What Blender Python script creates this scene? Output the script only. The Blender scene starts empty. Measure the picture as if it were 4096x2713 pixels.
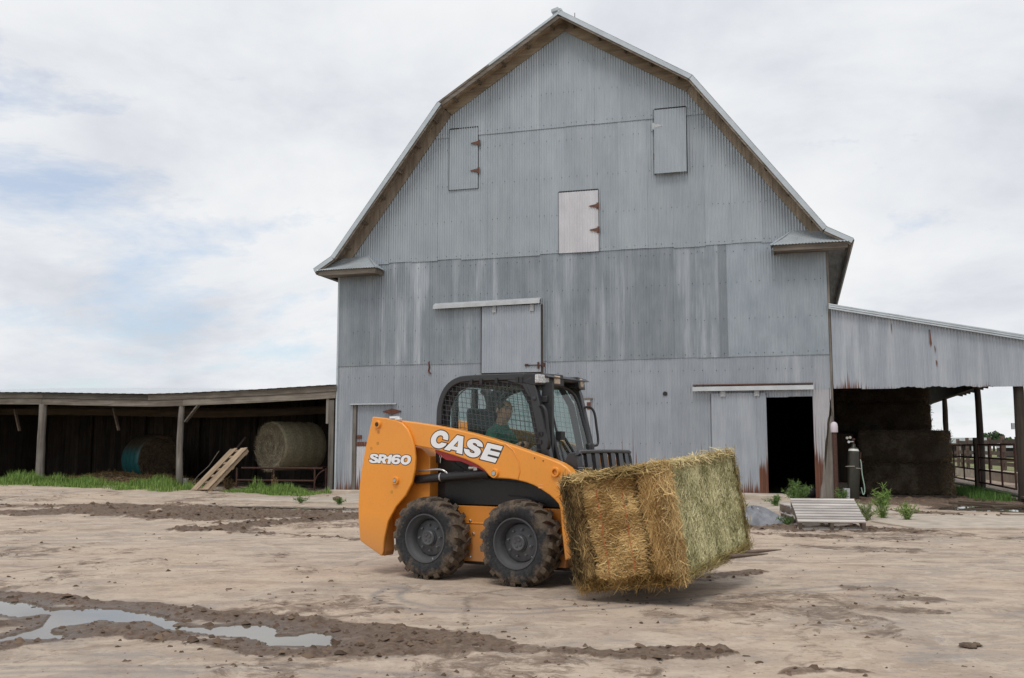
import bpy, math, random
import numpy as np
from mathutils import Vector, Matrix
from mathutils.geometry import tessellate_polygon

R = math.radians
SC = bpy.context.scene
COL = SC.collection
rnd = random.Random(7)

# ------------------------------------------------------------------ camera
cd = bpy.data.cameras.new('camera')
cam = bpy.data.objects.new('camera', cd)
COL.objects.link(cam)
cd.sensor_width = 36.0
cd.sensor_fit = 'HORIZONTAL'
cd.lens = 36.0 * 3924 / 4096
cd.clip_start = 0.05
cd.clip_end = 3000
cam.location = (0, 0, 1.25)
cam.rotation_euler = (R(90) + math.atan(433.5 / 3924), 0, 0)
SC.camera = cam

# ------------------------------------------------------------------ sky and sun
SUN_EL, SUN_AZ = R(60), R(198)          # azimuth clockwise from +Y
world = bpy.data.worlds.new('World')
SC.world = world
world.use_nodes = True
wn, wl = world.node_tree.nodes, world.node_tree.links
for n in list(wn):
    wn.remove(n)


def WN(t, **kw):
    n = wn.new(t)
    for k, v in kw.items():
        setattr(n, k, v)
    return n


sky = WN('ShaderNodeTexSky', sky_type='NISHITA', sun_disc=False, sun_elevation=SUN_EL, sun_rotation=SUN_AZ)
tc = WN('ShaderNodeTexCoord')
sep = WN('ShaderNodeSeparateXYZ')
wl.new(tc.outputs['Generated'], sep.inputs[0])
zc = WN('ShaderNodeMath', operation='MAXIMUM')
wl.new(sep.outputs[2], zc.inputs[0]); zc.inputs[1].default_value = 0.0
za = WN('ShaderNodeMath', operation='ADD')
wl.new(zc.outputs[0], za.inputs[0]); za.inputs[1].default_value = 0.34
dv = WN('ShaderNodeVectorMath', operation='DIVIDE')
cz = WN('ShaderNodeCombineXYZ')
for i in range(3):
    wl.new(za.outputs[0], cz.inputs[i])
wl.new(tc.outputs['Generated'], dv.inputs[0]); wl.new(cz.outputs[0], dv.inputs[1])


def wnoise(scale, off, detail, rough, dist=0.0):
    mp = WN('ShaderNodeMapping')
    mp.inputs['Location'].default_value = off
    mp.inputs['Scale'].default_value = scale
    wl.new(dv.outputs[0], mp.inputs[0])
    nz = WN('ShaderNodeTexNoise')
    nz.inputs['Scale'].default_value = 1.0
    nz.inputs['Detail'].default_value = detail
    nz.inputs['Roughness'].default_value = rough
    nz.inputs['Distortion'].default_value = dist
    wl.new(mp.outputs[0], nz.inputs['Vector'])
    return nz.outputs['Fac']


def wramp(fac, stops):
    r = WN('ShaderNodeValToRGB')
    e = r.color_ramp.elements
    while len(e) < len(stops):
        e.new(0.5)
    for i, (p, c) in enumerate(stops):
        e[i].position = p
        e[i].color = (*c, 1)
    wl.new(fac, r.inputs[0])
    return r.outputs[0]


cloud_tone = wramp(wnoise((1.9, 2.1, 1), (3.1, 1.3, 0.4), 9, 0.57, 0.25),
                   [(0.32, (0.66, 0.685, 0.745)), (0.43, (0.765, 0.79, 0.84)), (0.53, (0.86, 0.88, 0.91)), (0.66, (0.935, 0.945, 0.955))])
cover = wramp(wnoise((1.5, 2.0, 1), (2.25, 6.9, 2.0), 9, 0.62, 0.25),
              [(0.36, (0.50,) * 3), (0.465, (1.0,) * 3)])
mul = WN('ShaderNodeVectorMath', operation='SCALE')
wl.new(cloud_tone, mul.inputs[0]); mul.inputs['Scale'].default_value = 9.7
mx = WN('ShaderNodeMix', data_type='RGBA')
wl.new(cover, mx.inputs['Factor'])
skm = WN('ShaderNodeVectorMath', operation='MULTIPLY')
skm.inputs[1].default_value = (1.28, 1.40, 1.52)
wl.new(sky.outputs[0], skm.inputs[0])
wl.new(skm.outputs[0], mx.inputs['A']); wl.new(mul.outputs[0], mx.inputs['B'])
bg = WN('ShaderNodeBackground')
bg.inputs['Strength'].default_value = 0.1
wl.new(mx.outputs['Result'], bg.inputs[0])
wo = WN('ShaderNodeOutputWorld')
wl.new(bg.outputs[0], wo.inputs[0])

sl = bpy.data.lights.new('sun', 'SUN')
sl.energy = 1.5
sl.angle = R(20)
sl.color = (1.0, 0.96, 0.9)
so = bpy.data.objects.new('sun', sl)
COL.objects.link(so)
sd = Vector((math.sin(SUN_AZ) * math.cos(SUN_EL), math.cos(SUN_AZ) * math.cos(SUN_EL), math.sin(SUN_EL)))
so.rotation_euler = sd.to_track_quat('Z', 'Y').to_euler()
so.location = sd * 60

vs = SC.view_settings
vs.view_transform = 'Standard'
vs.look = 'None'
vs.exposure = 0.0
vs.gamma = 1.0
SC.render.engine = 'CYCLES'
SC.cycles.use_denoising = True
SC.cycles.max_bounces = 8
SC.cycles.transparent_max_bounces = 12

# ------------------------------------------------------------------ mesh helpers


class MB:
    """collects geometry, then builds one mesh object"""

    def __init__(s):
        s.v, s.f, s.m = [], [], []

    def add(s, vs_, fs, m=0):
        o = len(s.v)
        s.v += [tuple(p) for p in vs_]
        for f in fs:
            s.f.append(tuple(i + o for i in f))
            s.m.append(m)
        return s

    def box(s, x0, x1, y0, y1, z0, z1, m=0):
        return s.add([(x0, y0, z0), (x1, y0, z0), (x1, y1, z0), (x0, y1, z0), (x0, y0, z1), (x1, y0, z1), (x1, y1, z1), (x0, y1, z1)],
                     [(0, 3, 2, 1), (4, 5, 6, 7), (0, 1, 5, 4), (1, 2, 6, 5), (2, 3, 7, 6), (3, 0, 4, 7)], m)

    def beam(s, p0, p1, w, h, up=(0, 0, 1), m=0, w1=None, h1=None):
        p0, p1 = Vector(p0), Vector(p1)
        d = (p1 - p0).normalized()
        sd_ = d.cross(Vector(up))
        if sd_.length < 1e-4:
            sd_ = d.cross(Vector((0, 1, 0)))
        sd_.normalize()
        u = sd_.cross(d)
        w1 = w if w1 is None else w1
        h1 = h if h1 is None else h1
        vv = []
        for p, a, b in ((p0, w, h), (p1, w1, h1)):
            for i, j in ((-1, -1), (1, -1), (1, 1), (-1, 1)):
                vv.append(p + sd_ * (a / 2 * i) + u * (b / 2 * j))
        return s.add(vv, [(0, 1, 2, 3), (7, 6, 5, 4), (0, 4, 5, 1), (1, 5, 6, 2), (2, 6, 7, 3), (3, 7, 4, 0)], m)

    def tube(s, pts, r, n=8, m=0, caps=True, flat=1.0):
        pts = [Vector(p) for p in pts]
        rr = r if isinstance(r, (list, tuple)) else [r] * len(pts)
        vv = []
        up = None
        for i, p in enumerate(pts):
            a = pts[max(i - 1, 0)]
            b = pts[min(i + 1, len(pts) - 1)]
            d = (b - a).normalized()
            if up is None:
                up = d.cross(Vector((0, 0, 1)))
                if up.length < 1e-3:
                    up = d.cross(Vector((0, 1, 0)))
                up.normalize()
            up = (up - d * up.dot(d)).normalized()
            w = d.cross(up)
            for k in range(n):
                t = 2 * math.pi * k / n
                vv.append(p + up * (math.cos(t) * rr[i]) + w * (math.sin(t) * rr[i] * flat))
        fs = []
        for i in range(len(pts) - 1):
            for k in range(n):
                a, b = i * n + k, i * n + (k + 1) % n
                fs.append((a, b, b + n, a + n))
        if caps:
            fs.append(tuple(range(n - 1, -1, -1)))
            fs.append(tuple(range((len(pts) - 1) * n, len(pts) * n)))
        return s.add(vv, fs, m)

    def lathe(s, prof, o=(0, 0, 0), ax=(0, 0, 1), n=24, m=0, caps=False):
        """prof: (radius, along)"""
        o, ax = Vector(o), Vector(ax).normalized()
        e1 = ax.orthogonal().normalized()
        e2 = ax.cross(e1)
        vv = []
        for r, t in prof:
            for k in range(n):
                a = 2 * math.pi * k / n
                vv.append(o + ax * t + (e1 * math.cos(a) + e2 * math.sin(a)) * r)
        fs = []
        for i in range(len(prof) - 1):
            for k in range(n):
                a, b = i * n + k, i * n + (k + 1) % n
                fs.append((a, b, b + n, a + n))
        if caps:
            fs.append(tuple(range(n - 1, -1, -1)))
            fs.append(tuple(range((len(prof) - 1) * n, len(prof) * n)))
        return s.add(vv, fs, m)

    def prism(s, poly, fn, t0, t1, m=0):
        """poly: 2-D loop; fn(a, b, t) -> 3-D point"""
        n = len(poly)
        vv = [fn(a, b, t0) for a, b in poly] + [fn(a, b, t1) for a, b in poly]
        fs = [tuple(range(n)), tuple(range(2 * n - 1, n - 1, -1))]
        for i in range(n):
            j = (i + 1) % n
            fs.append((j, i, i + n, j + n))
        return s.add(vv, fs, m)

    def build(s, name, mats, parent=None, smooth=None, bevel=0, loc=None, seg=2):
        me = bpy.data.meshes.new(name)
        me.from_pydata(s.v, [], s.f)
        mats = mats if isinstance(mats, (list, tuple)) else [mats]
        for mt in mats:
            me.materials.append(mt)
        if len(mats) > 1:
            me.polygons.foreach_set('material_index', s.m)
        me.update()
        fix_normals(me)
        if smooth:
            me.polygons.foreach_set('use_smooth', [True] * len(me.polygons))
            me.set_sharp_from_angle(angle=R(smooth))
        o = bpy.data.objects.new(name, me)
        COL.objects.link(o)
        if parent is not None:
            o.parent = parent
        if loc is not None:
            o.location = loc
        if bevel:
            b = o.modifiers.new('bevel', 'BEVEL')
            b.width = bevel
            b.segments = seg
            b.limit_method = 'ANGLE'
            b.angle_limit = R(40)
            b.harden_normals = False
            if not smooth:
                me.polygons.foreach_set('use_smooth', [True] * len(me.polygons))
                me.set_sharp_from_angle(angle=R(50))
        return o


import bmesh


def fix_normals(me):
    bm = bmesh.new()
    bm.from_mesh(me)
    bmesh.ops.recalc_face_normals(bm, faces=bm.faces)
    bm.to_mesh(me)
    bm.free()


def raw_mesh(name, V, F, mat, parent=None, smooth=False, attrs=None, n=3):
    """numpy mesh with constant face size n"""
    V = np.asarray(V, dtype=np.float32)
    F = np.asarray(F, dtype=np.int32)
    me = bpy.data.meshes.new(name)
    me.vertices.add(len(V))
    me.vertices.foreach_set('co', V.ravel())
    me.loops.add(F.size)
    me.loops.foreach_set('vertex_index', F.ravel())
    me.polygons.add(len(F))
    me.polygons.foreach_set('loop_start', np.arange(0, F.size, n, dtype=np.int32))
    me.update(calc_edges=True)
    if smooth:
        me.polygons.foreach_set('use_smooth', np.ones(len(F), dtype=bool))
    for k, a in (attrs or {}).items():
        a = np.asarray(a, dtype=np.float32)
        if a.ndim == 1:
            at = me.attributes.new(k, 'FLOAT', 'POINT')
            at.data.foreach_set('value', a)
        else:
            at = me.attributes.new(k, 'FLOAT_COLOR', 'POINT')
            c = np.ones((len(a), 4), dtype=np.float32)
            c[:, :3] = a
            at.data.foreach_set('color', c.ravel())
    me.materials.append(mat)
    me.validate()
    o = bpy.data.objects.new(name, me)
    COL.objects.link(o)
    if parent is not None:
        o.parent = parent
    return o


def tag(o, label=None, cat=None, group=None, kind=None):
    if label:
        o['label'] = label
    if cat:
        o['category'] = cat
    if group:
        o['group'] = group
    if kind:
        o['kind'] = kind
    return o


def empty(name, loc=(0, 0, 0), rz=0.0, parent=None):
    o = bpy.data.objects.new(name, None)
    o.empty_display_size = 0.2
    COL.objects.link(o)
    o.location = loc
    o.rotation_euler = (0, 0, rz)
    if parent is not None:
        o.parent = parent
    return o


def copy_of(o, parent=None, loc=None):
    c = o.copy()
    COL.objects.link(c)
    if parent is not None:
        c.parent = parent
    if loc is not None:
        c.location = loc
    return c


def copy_tree(o, parent=None):
    c = copy_of(o)
    c.parent = parent
    for ch in list(o.children):
        copy_tree(ch, c)
    return c


# numpy gradient-free fractal value noise
def _hash(ix, iy, seed):
    h = (ix.astype(np.int64) * 374761393 + iy.astype(np.int64) * 668265263 + seed * 974634777) & 0x7fffffff
    h = ((h ^ (h >> 13)) * 1274126177) & 0x7fffffff
    return ((h ^ (h >> 16)) & 0xffff) / 65535.0


def vnoise(x, y, seed=0):
    ix, iy = np.floor(x), np.floor(y)
    fx, fy = x - ix, y - iy
    fx, fy = fx * fx * (3 - 2 * fx), fy * fy * (3 - 2 * fy)
    ix, iy = ix.astype(np.int64), iy.astype(np.int64)
    a, b = _hash(ix, iy, seed), _hash(ix + 1, iy, seed)
    c, d = _hash(ix, iy + 1, seed), _hash(ix + 1, iy + 1, seed)
    return (a * (1 - fx) + b * fx) * (1 - fy) + (c * (1 - fx) + d * fx) * fy


def fbm(x, y, oct=4, seed=0, gain=0.5):
    s, a, t = 0.0, 1.0, 0.0
    for i in range(oct):
        s = s + a * vnoise(x * 2 ** i + 17.3 * i, y * 2 ** i - 9.1 * i, seed + i)
        t += a
        a *= gain
    return s / t


# ------------------------------------------------------------------ material helpers
class NM:
    def __init__(s, name, rough=0.7, metal=0.0, spec=0.5):
        s.mat = bpy.data.materials.new(name)
        s.mat.use_nodes = True
        s.n, s.l = s.mat.node_tree.nodes, s.mat.node_tree.links
        s.b = s.n['Principled BSDF']
        s.b.inputs['Roughness'].default_value = rough
        s.b.inputs['Metallic'].default_value = metal
        s.b.inputs['Specular IOR Level'].default_value = spec

    def put(s, sock, v):
        if hasattr(v, 'is_linked') or isinstance(v, bpy.types.NodeSocket):
            s.l.new(v, sock)
        elif isinstance(v, (tuple, list)):
            if len(v) == 3 and len(sock.default_value) == 4:
                v = (*v, 1)
            sock.default_value = v
        else:
            sock.default_value = v

    def coord(s, kind='Object', ob=None):
        t = s.n.new('ShaderNodeTexCoord')
        if ob is not None:
            t.object = ob
        return t.outputs[kind]

    def pos(s):
        return s.n.new('ShaderNodeNewGeometry').outputs['Position']

    def map(s, vec, scale=(1, 1, 1), loc=(0, 0, 0), rot=(0, 0, 0)):
        m = s.n.new('ShaderNodeMapping')
        m.inputs['Scale'].default_value = scale
        m.inputs['Location'].default_value = loc
        m.inputs['Rotation'].default_value = rot
        s.l.new(vec, m.inputs[0])
        return m.outputs[0]

    def noise(s, vec, scale=5, detail=4, rough=0.55, dist=0.0):
        t = s.n.new('ShaderNodeTexNoise')
        t.inputs['Scale'].default_value = scale
        t.inputs['Detail'].default_value = detail
        t.inputs['Roughness'].default_value = rough
        t.inputs['Distortion'].default_value = dist
        s.l.new(vec, t.inputs['Vector'])
        return t.outputs['Fac']

    def ramp(s, fac, stops):
        r = s.n.new('ShaderNodeValToRGB')
        e = r.color_ramp.elements
        while len(e) < len(stops):
            e.new(0.5)
        for i, (p, c) in enumerate(stops):
            e[i].position = p
            c = (c, c, c) if isinstance(c, (int, float)) else c
            e[i].color = (*c, 1)
        s.put(r.inputs[0], fac)
        return r.outputs[0]

    def mix(s, fac, a, b, mode='MIX'):
        m = s.n.new('ShaderNodeMix')
        m.data_type = 'RGBA'
        m.blend_type = mode
        s.put(m.inputs[0], fac)
        s.put(m.inputs[6], a)
        s.put(m.inputs[7], b)
        return m.outputs[2]

    def math(s, op, a, b=0.0, c=None):
        m = s.n.new('ShaderNodeMath')
        m.operation = op
        s.put(m.inputs[0], a)
        s.put(m.inputs[1], b)
        if c is not None:
            s.put(m.inputs[2], c)
        return m.outputs[0]

    def sepz(s, vec):
        m = s.n.new('ShaderNodeSeparateXYZ')
        s.l.new(vec, m.inputs[0])
        return m.outputs

    def attr(s, name, kind='GEOMETRY', out='Fac'):
        a = s.n.new('ShaderNodeAttribute')
        a.attribute_type = kind
        a.attribute_name = name
        return a.outputs[out]

    def rand(s):
        return s.n.new('ShaderNodeObjectInfo').outputs['Random']

    def color(s, c):
        s.put(s.b.inputs['Base Color'], c)
        return s

    def rough(s, v):
        s.put(s.b.inputs['Roughness'], v)
        return s

    def bump(s, h, strength=0.3, dist=0.01):
        b = s.n.new('ShaderNodeBump')
        b.inputs['Strength'].default_value = strength
        b.inputs['Distance'].default_value = dist
        s.put(b.inputs['Height'], h)
        s.l.new(b.outputs[0], s.b.inputs['Normal'])
        return s


def plain(name, col, rough=0.6, metal=0.0, var=0.12, scale=6.0, bump=0.0):
    k = NM(name, rough, metal)
    v = k.noise(k.coord('Object'), scale, 5, 0.6)
    lo = tuple(c * (1 - var) for c in col)
    hi = tuple(min(1, c * (1 + var)) for c in col)
    k.color(k.ramp(v, [(0.3, lo), (0.7, hi)]))
    if bump:
        k.bump(v, bump, 0.01)
    return k.mat


def wood(name, axis, dark, light, scale=1.0, rough=0.85, bump=0.5):
    """weathered timber, grain along axis 0/1/2"""
    k = NM(name, rough, 0, 0.25)
    sc = [14.0 * scale] * 3
    sc[axis] = 0.9 * scale
    c = k.coord('Object')
    rv = k.n.new('ShaderNodeVectorMath')
    rv.operation = 'ADD'
    k.l.new(c, rv.inputs[0])
    cmb = k.n.new('ShaderNodeCombineXYZ')
    rr = k.math('MULTIPLY', k.rand(), 37.0)
    for i in range(3):
        k.l.new(rr, cmb.inputs[i])
    k.l.new(cmb.outputs[0], rv.inputs[1])
    g = k.noise(k.map(rv.outputs[0], sc), 1.0, 6, 0.65, 0.4)
    big = k.noise(rv.outputs[0], 1.7 * scale, 3, 0.6)
    col = k.ramp(g, [(0.28, dark), (0.5, tuple((a + b) / 2 for a, b in zip(dark, light))), (0.72, light)])
    col = k.mix(k.ramp(big, [(0.35, 0.0), (0.75, 0.55)]), col, tuple(c_ * 0.62 for c_ in dark))
    tone = k.math('MULTIPLY_ADD', k.rand(), 0.5, 0.75)
    tc_ = k.n.new('ShaderNodeCombineXYZ')
    for i in range(3):
        k.l.new(tone, tc_.inputs[i])
    col = k.mix(1.0, col, tc_.outputs[0], 'MULTIPLY')
    k.color(col)
    k.bump(g, bump, 0.006)
    return k.mat

# ================================================================== frames of the place
BARN_A = R(16.3)
BO = Vector((-4.779, 26.975, 0))
BU = Vector((math.cos(BARN_A), -math.sin(BARN_A), 0))
BN = Vector((math.sin(BARN_A), math.cos(BARN_A), 0))


def bw(u, d, z=0.0):
    """barn frame (along the front, depth behind it, height) to world"""
    return BO + BU * u + BN * d + Vector((0, 0, z))


barn = empty('barn', BO, -BARN_A)
tag(barn, 'tall grey corrugated metal barn with gambrel roof and small hatch doors', 'barn')

# ------------------------------------------------------------------ shared materials


def metal_sheet(name, base, dirty, streak_col, rust_col=(0.105, 0.040, 0.026)):
    """weathered galvanised steel; obj props: tone, streak, rust (height of rust above ground)"""
    k = NM(name, 0.42, 0.0, 0.5)
    c = k.coord('Object', barn)
    sx = k.sepz(c)
    tone = k.attr('tone', 'OBJECT')
    streak = k.attr('streak', 'OBJECT')
    rust = k.attr('rust', 'OBJECT')
    rx = k.attr('rustx', 'OBJECT')
    vert = k.noise(k.map(c, (3.6, 1, 0.28)), 1.0, 7, 0.62)
    fine = k.noise(k.map(c, (40.0, 1, 1.2)), 1.0, 4, 0.6)
    mott = k.noise(k.map(c, (2.2, 1, 1.3)), 1.0, 5, 0.6)
    gr = k.noise(c, 60.0, 3, 0.7)
    col = k.mix(k.ramp(mott, [(0.36, 0.0), (0.66, 1.0)]), base, dirty)
    col = k.mix(k.ramp(fine, [(0.40, 0.0), (0.72, 0.35)]), col, tuple(x * 0.72 for x in dirty))
    col = k.mix(k.ramp(gr, [(0.42, 0.0), (0.7, 0.22)]), col, tuple(x * 0.62 for x in dirty))
    # pale zinc streaks running down
    sm = k.math('MULTIPLY', k.ramp(vert, [(0.46, 0.0), (0.66, 1.0)]), streak)
    sm2 = k.math('MULTIPLY', sm, k.ramp(fine, [(0.28, 0.35), (0.6, 1.0)]))
    col = k.mix(sm2, col, streak_col)
    tc_ = k.n.new('ShaderNodeCombineXYZ')
    for i in range(3):
        k.l.new(tone, tc_.inputs[i])
    col = k.mix(1.0, col, tc_.outputs[0], 'MULTIPLY')
    # rust fingers: each corrugation rusts up to its own height
    n1 = k.noise(k.map(c, (30.0, 0.0, 0.02)), 1.0, 2, 0.8)
    n2 = k.noise(k.map(c, (2.3, 0.0, 0.05)), 1.0, 2, 0.5)
    lim = k.math('ADD', rust, k.math('MULTIPLY_ADD', n1, 1.5, -0.8))
    lim = k.math('ADD', lim, k.math('MULTIPLY_ADD', n2, 0.9, -0.45))
    n3 = k.noise(k.map(c, (26.0, 0.0, 0.01), loc=(5.0, 0, 0)), 1.0, 1, 0.6)
    spike = k.ramp(n3, [(0.56, 0.0), (0.72, 1.0)])
    lim = k.math('ADD', lim, k.math('MULTIPLY', spike, k.math('MULTIPLY', rust, 2.2)))
    lim = k.math('MULTIPLY', lim, k.math('MINIMUM', k.math('MULTIPLY', rust, 4.0), 1.0))
    rm = k.ramp(k.math('SUBTRACT', lim, k.math('SUBTRACT', sx[2], rx)), [(0.0, 0.0), (0.14, 1.0)])
    rcol = k.mix(k.ramp(fine, [(0.4, 0.0), (0.7, 1.0)]), rust_col, (0.19, 0.080, 0.042))
    col = k.mix(rm, col, rcol)
    k.color(col)
    k.rough(k.math('MULTIPLY_ADD', rm, 0.4, k.math('MULTIPLY_ADD', mott, 0.25, 0.36)))
    met = k.math('MULTIPLY_ADD', rm, -0.35, 0.35)
    k.put(k.b.inputs['Metallic'], met)
    k.bump(k.math('ADD', mott, k.math('MULTIPLY', fine, 0.3)), 0.12, 0.02)
    return k.mat


M = {}
M['siding_hi'] = metal_sheet('siding_upper', (0.385, 0.425, 0.455), (0.335, 0.375, 0.408), (0.50, 0.52, 0.54))
M['siding_mid'] = metal_sheet('siding_weathered', (0.30, 0.335, 0.365), (0.235, 0.27, 0.30), (0.50, 0.525, 0.56))
M['siding_lo'] = metal_sheet('siding_lower', (0.355, 0.385, 0.42), (0.30, 0.33, 0.37), (0.56, 0.57, 0.585))
M['siding_pale'] = metal_sheet('siding_pale', (0.63, 0.62, 0.645), (0.54, 0.53, 0.555), (0.66, 0.65, 0.66))
M['trim'] = plain('roof_trim_metal', (0.46, 0.50, 0.525), 0.35, 0.35, 0.12, 3)
M['roof_metal'] = plain('roof_sheet_metal', (0.60, 0.64, 0.67), 0.35, 0.5, 0.12, 2)
M['rust'] = plain('rusty_iron', (0.12, 0.045, 0.028), 0.85, 0.1, 0.45, 25, 0.3)
M['rust_dark'] = plain('dark_rusty_iron', (0.075, 0.035, 0.025), 0.85, 0.1, 0.4, 25, 0.3)
M['wood_x'] = wood('grey_timber_x', 0, (0.095, 0.078, 0.062), (0.30, 0.265, 0.225))
M['wood_y'] = wood('grey_timber_y', 1, (0.085, 0.068, 0.052), (0.25, 0.215, 0.175))
M['wood_z'] = wood('grey_timber_z', 2, (0.10, 0.083, 0.068), (0.31, 0.285, 0.255))
M['soffit_a'] = wood('tan_soffit_timber', 0, (0.17, 0.13, 0.09), (0.46, 0.38, 0.28))
M['soffit_b'] = wood('tan_soffit_timber_steep', 2, (0.15, 0.12, 0.09), (0.42, 0.35, 0.27))
M['soffit_y'] = wood('pale_eave_timber', 1, (0.26, 0.22, 0.18), (0.55, 0.50, 0.43))
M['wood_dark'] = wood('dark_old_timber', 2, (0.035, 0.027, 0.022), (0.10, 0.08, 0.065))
M['wood_darkx'] = wood('dark_old_beam', 0, (0.05, 0.036, 0.026), (0.14, 0.10, 0.07))
M['concrete'] = plain('old_concrete', (0.44, 0.375, 0.305), 0.9, 0, 0.25, 3, 0.3)
M['dark_gap'] = plain('dark_gap', (0.03, 0.028, 0.026), 0.9)

# ------------------------------------------------------------------ corrugated sheets
PITCH, AMP = 0.068, 0.0085


def sheet_mesh(u0, u1, bot, top, y, lean=0.0, seg=6, amp=AMP):
    """one corrugated sheet; bot/top are numbers or functions of u"""
    nseg = max(2, int(round((u1 - u0) / PITCH * seg)))
    fb = bot if callable(bot) else (lambda u: bot)
    ft = top if callable(top) else (lambda u: top)
    m = MB()
    vv, fs = [], []
    for i in range(nseg + 1):
        u = u0 + (u1 - u0) * i / nseg
        w = amp * math.sin(2 * math.pi * u / PITCH)
        zb, zt = fb(u), ft(u)
        zt = max(zt, zb + 0.001)
        for t in (0.0, 0.33, 0.66, 1.0):
            z = zb + (zt - zb) * t
            vv.append((u, y + w - lean * (1 - t), z))
    for i in range(nseg):
        for j in range(3):
            a = i * 4 + j
            fs.append((a, a + 4, a + 5, a + 1))
    m.add(vv, fs)
    return m


def sheet(name, parent, mat, u0, u1, bot, top, y, tone=1.0, streak=0.0, rust=0.0, rustx=0.0, lean=0.0):
    o = sheet_mesh(u0, u1, bot, top, y, lean).build(name, mat, parent, smooth=80)
    o['tone'] = float(tone)
    o['streak'] = float(streak)
    o['rust'] = float(rust)
    o['rustx'] = float(rustx)
    return o


def interp(pts, u):
    for (a, b), (c, d) in zip(pts, pts[1:]):
        if u <= c:
            t = 0 if c == a else (u - a) / (c - a)
            return b + (d - b) * max(0, min(1, t))
    return pts[-1][1]


WALL_TOP = [(0.0, 6.20), (0.28, 6.56), (3.29, 10.34), (6.455, 12.31), (9.63, 10.34), (12.65, 6.56), (12.88, 6.20)]
wtop = lambda u: interp(WALL_TOP, u) + 0.10

# structural wall behind the sheets, with the two doorways cut out of it
poly = [(0.06, 0), (0.44, 0), (0.44, 2.44), (1.63, 2.44), (1.63, 0), (11.36, 0), (11.36, 2.46), (12.47, 2.46), (12.47, 0), (12.84, 0), (12.84, 6.15)]
poly += [(u, v + 0.06) for u, v in reversed(WALL_TOP[1:-1])] + [(0.06, 6.15)]
front = MB().prism(poly, lambda a, b, t: (a, t, b), 0.012, 0.12).build('front_wall', M['wood_dark'], barn)


def edges(u0, u1, w, jit):
    n = max(1, int(round((u1 - u0) / w)))
    e = [u0 + (u1 - u0) * i / n for i in range(n + 1)]
    for i in range(1, n):
        e[i] += rnd.uniform(-jit, jit)
    return e


def tier(u0, u1, bot, top, y, mat, w=0.68, tone=(0.95, 1.05), streak=(0, 0.3), rust=(0, 0), jitz=0.02, rustx=0.0, lean=0.004):
    ee = edges(u0, u1, w, 0.03)
    for i, (a, b) in enumerate(zip(ee, ee[1:])):
        dz = rnd.uniform(-jitz, jitz)
        bb = (lambda u, d=dz: bot(u) + d) if callable(bot) else bot + dz
        sheet('siding_sheet', front, mat, a - (0.02 if i else 0), b + 0.02, bb, top, y - (0.005 if i % 2 else 0),
              rnd.uniform(*tone), rnd.uniform(*streak), rnd.uniform(*rust), rustx, lean)


# lowest tier (around the doorways), middle weathered tier, two gable tiers
tier(0.0, 0.44, 0.12, 3.50, -0.014, M['siding_lo'], rust=(0.35, 0.4), streak=(0.5, 0.6))
tier(0.44, 1.63, 2.42, 3.50, -0.014, M['siding_lo'], w=0.6)
tier(1.63, 6.95, 0.06, 3.50, -0.014, M['siding_lo'], rust=(0.3, 0.5))
tier(6.95, 11.36, 0.06, 3.50, -0.014, M['siding_lo'], rust=(0.50, 0.62), tone=(0.97, 1.06))
tier(11.36, 12.47, 2.47, 3.50, -0.014, M['siding_lo'], w=0.56, streak=(0.7, 0.9))
tear = [(12.46, 0.02), (12.55, 0.05), (12.63, 0.55), (12.70, 1.15), (12.78, 1.75), (12.84, 2.15), (12.89, 2.45)]
sheet('siding_sheet', front, M['siding_pale'], 12.47, 12.885, lambda u: interp(tear, u) + 0.05 * math.sin(u * 90), 2.62, -0.020, 0.78, 0.2, 1.12)
sheet('siding_sheet', front, M['siding_lo'], 12.47, 12.885, 2.55, 3.50, -0.014, 1.0, 0.3, 0)
t2 = [(0.0, .92, .45), (0.62, .86, .5), (1.25, .95, .9), (1.95, 1.0, 1.0), (2.63, .92, .25), (3.3, .95, .7), (3.95, .98, .95), (4.62, .9, .3), (5.3, .9, .35),
      (5.95, 1.0, .75), (6.62, .9, .6), (7.28, .95, .85), (7.96, .9, .45), (8.62, .88, .4), (9.2, .98, .85), (9.78, 1.05, 1.0), (10.3, .85, .1), (10.55, 1.28, .05), (11.2, 1.27, .0), (11.95, 1.22, .0), (12.885, 0, 0)]
for i, ((a, tn, stk), (b, _, _)) in enumerate(zip(t2, t2[1:])):
    sheet('siding_sheet', front, M['siding_mid'], a - (0.02 if i else 0), b + (0.02 if b < 12.8 else 0), 3.46 + rnd.uniform(-.012, .012), 6.30, -0.028 - (0.0028 if i % 2 else 0), tn, stk, 0, 0, 0.004)
tier(0.02, 12.86, 6.265, lambda u: min(9.68, wtop(u)), -0.043, M['siding_hi'], w=0.72, tone=(0.93, 1.04), streak=(0.0, 0.4))
tier(2.72, 10.22, 9.655, wtop, -0.057, M['siding_hi'], w=0.75, tone=(0.93, 1.04), streak=(0.0, 0.4), jitz=0.006)

# nail heads in rows
nm = MB()
for z in (0.45, 1.35, 2.35, 3.15, 3.55, 4.4, 5.3, 6.1, 6.36, 7.3, 8.3, 9.3, 9.75, 10.6, 11.4):
    y = -0.024 if z < 3.46 else (-0.041 if z < 6.27 else (-0.056 if z < 9.66 else -0.070))
    u = 0.1
    while u < 12.8:
        u += rnd.choice((0.136, 0.204, 0.272, 0.34))
        if u > 12.8 or z > wtop(u) - 0.2 or (z < 2.5 and (u < 1.75 or u > 9.9)):
            continue
        zz = z + rnd.uniform(-0.02, 0.02)
        nm.lathe([(0.0115, 0), (0.0085, 0.006)], (u, y + 0.004, zz), (0, -1, 0), 5, caps=True)
tag(nm.build('nail_heads', M['dark_gap'], front), kind='stuff')

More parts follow.
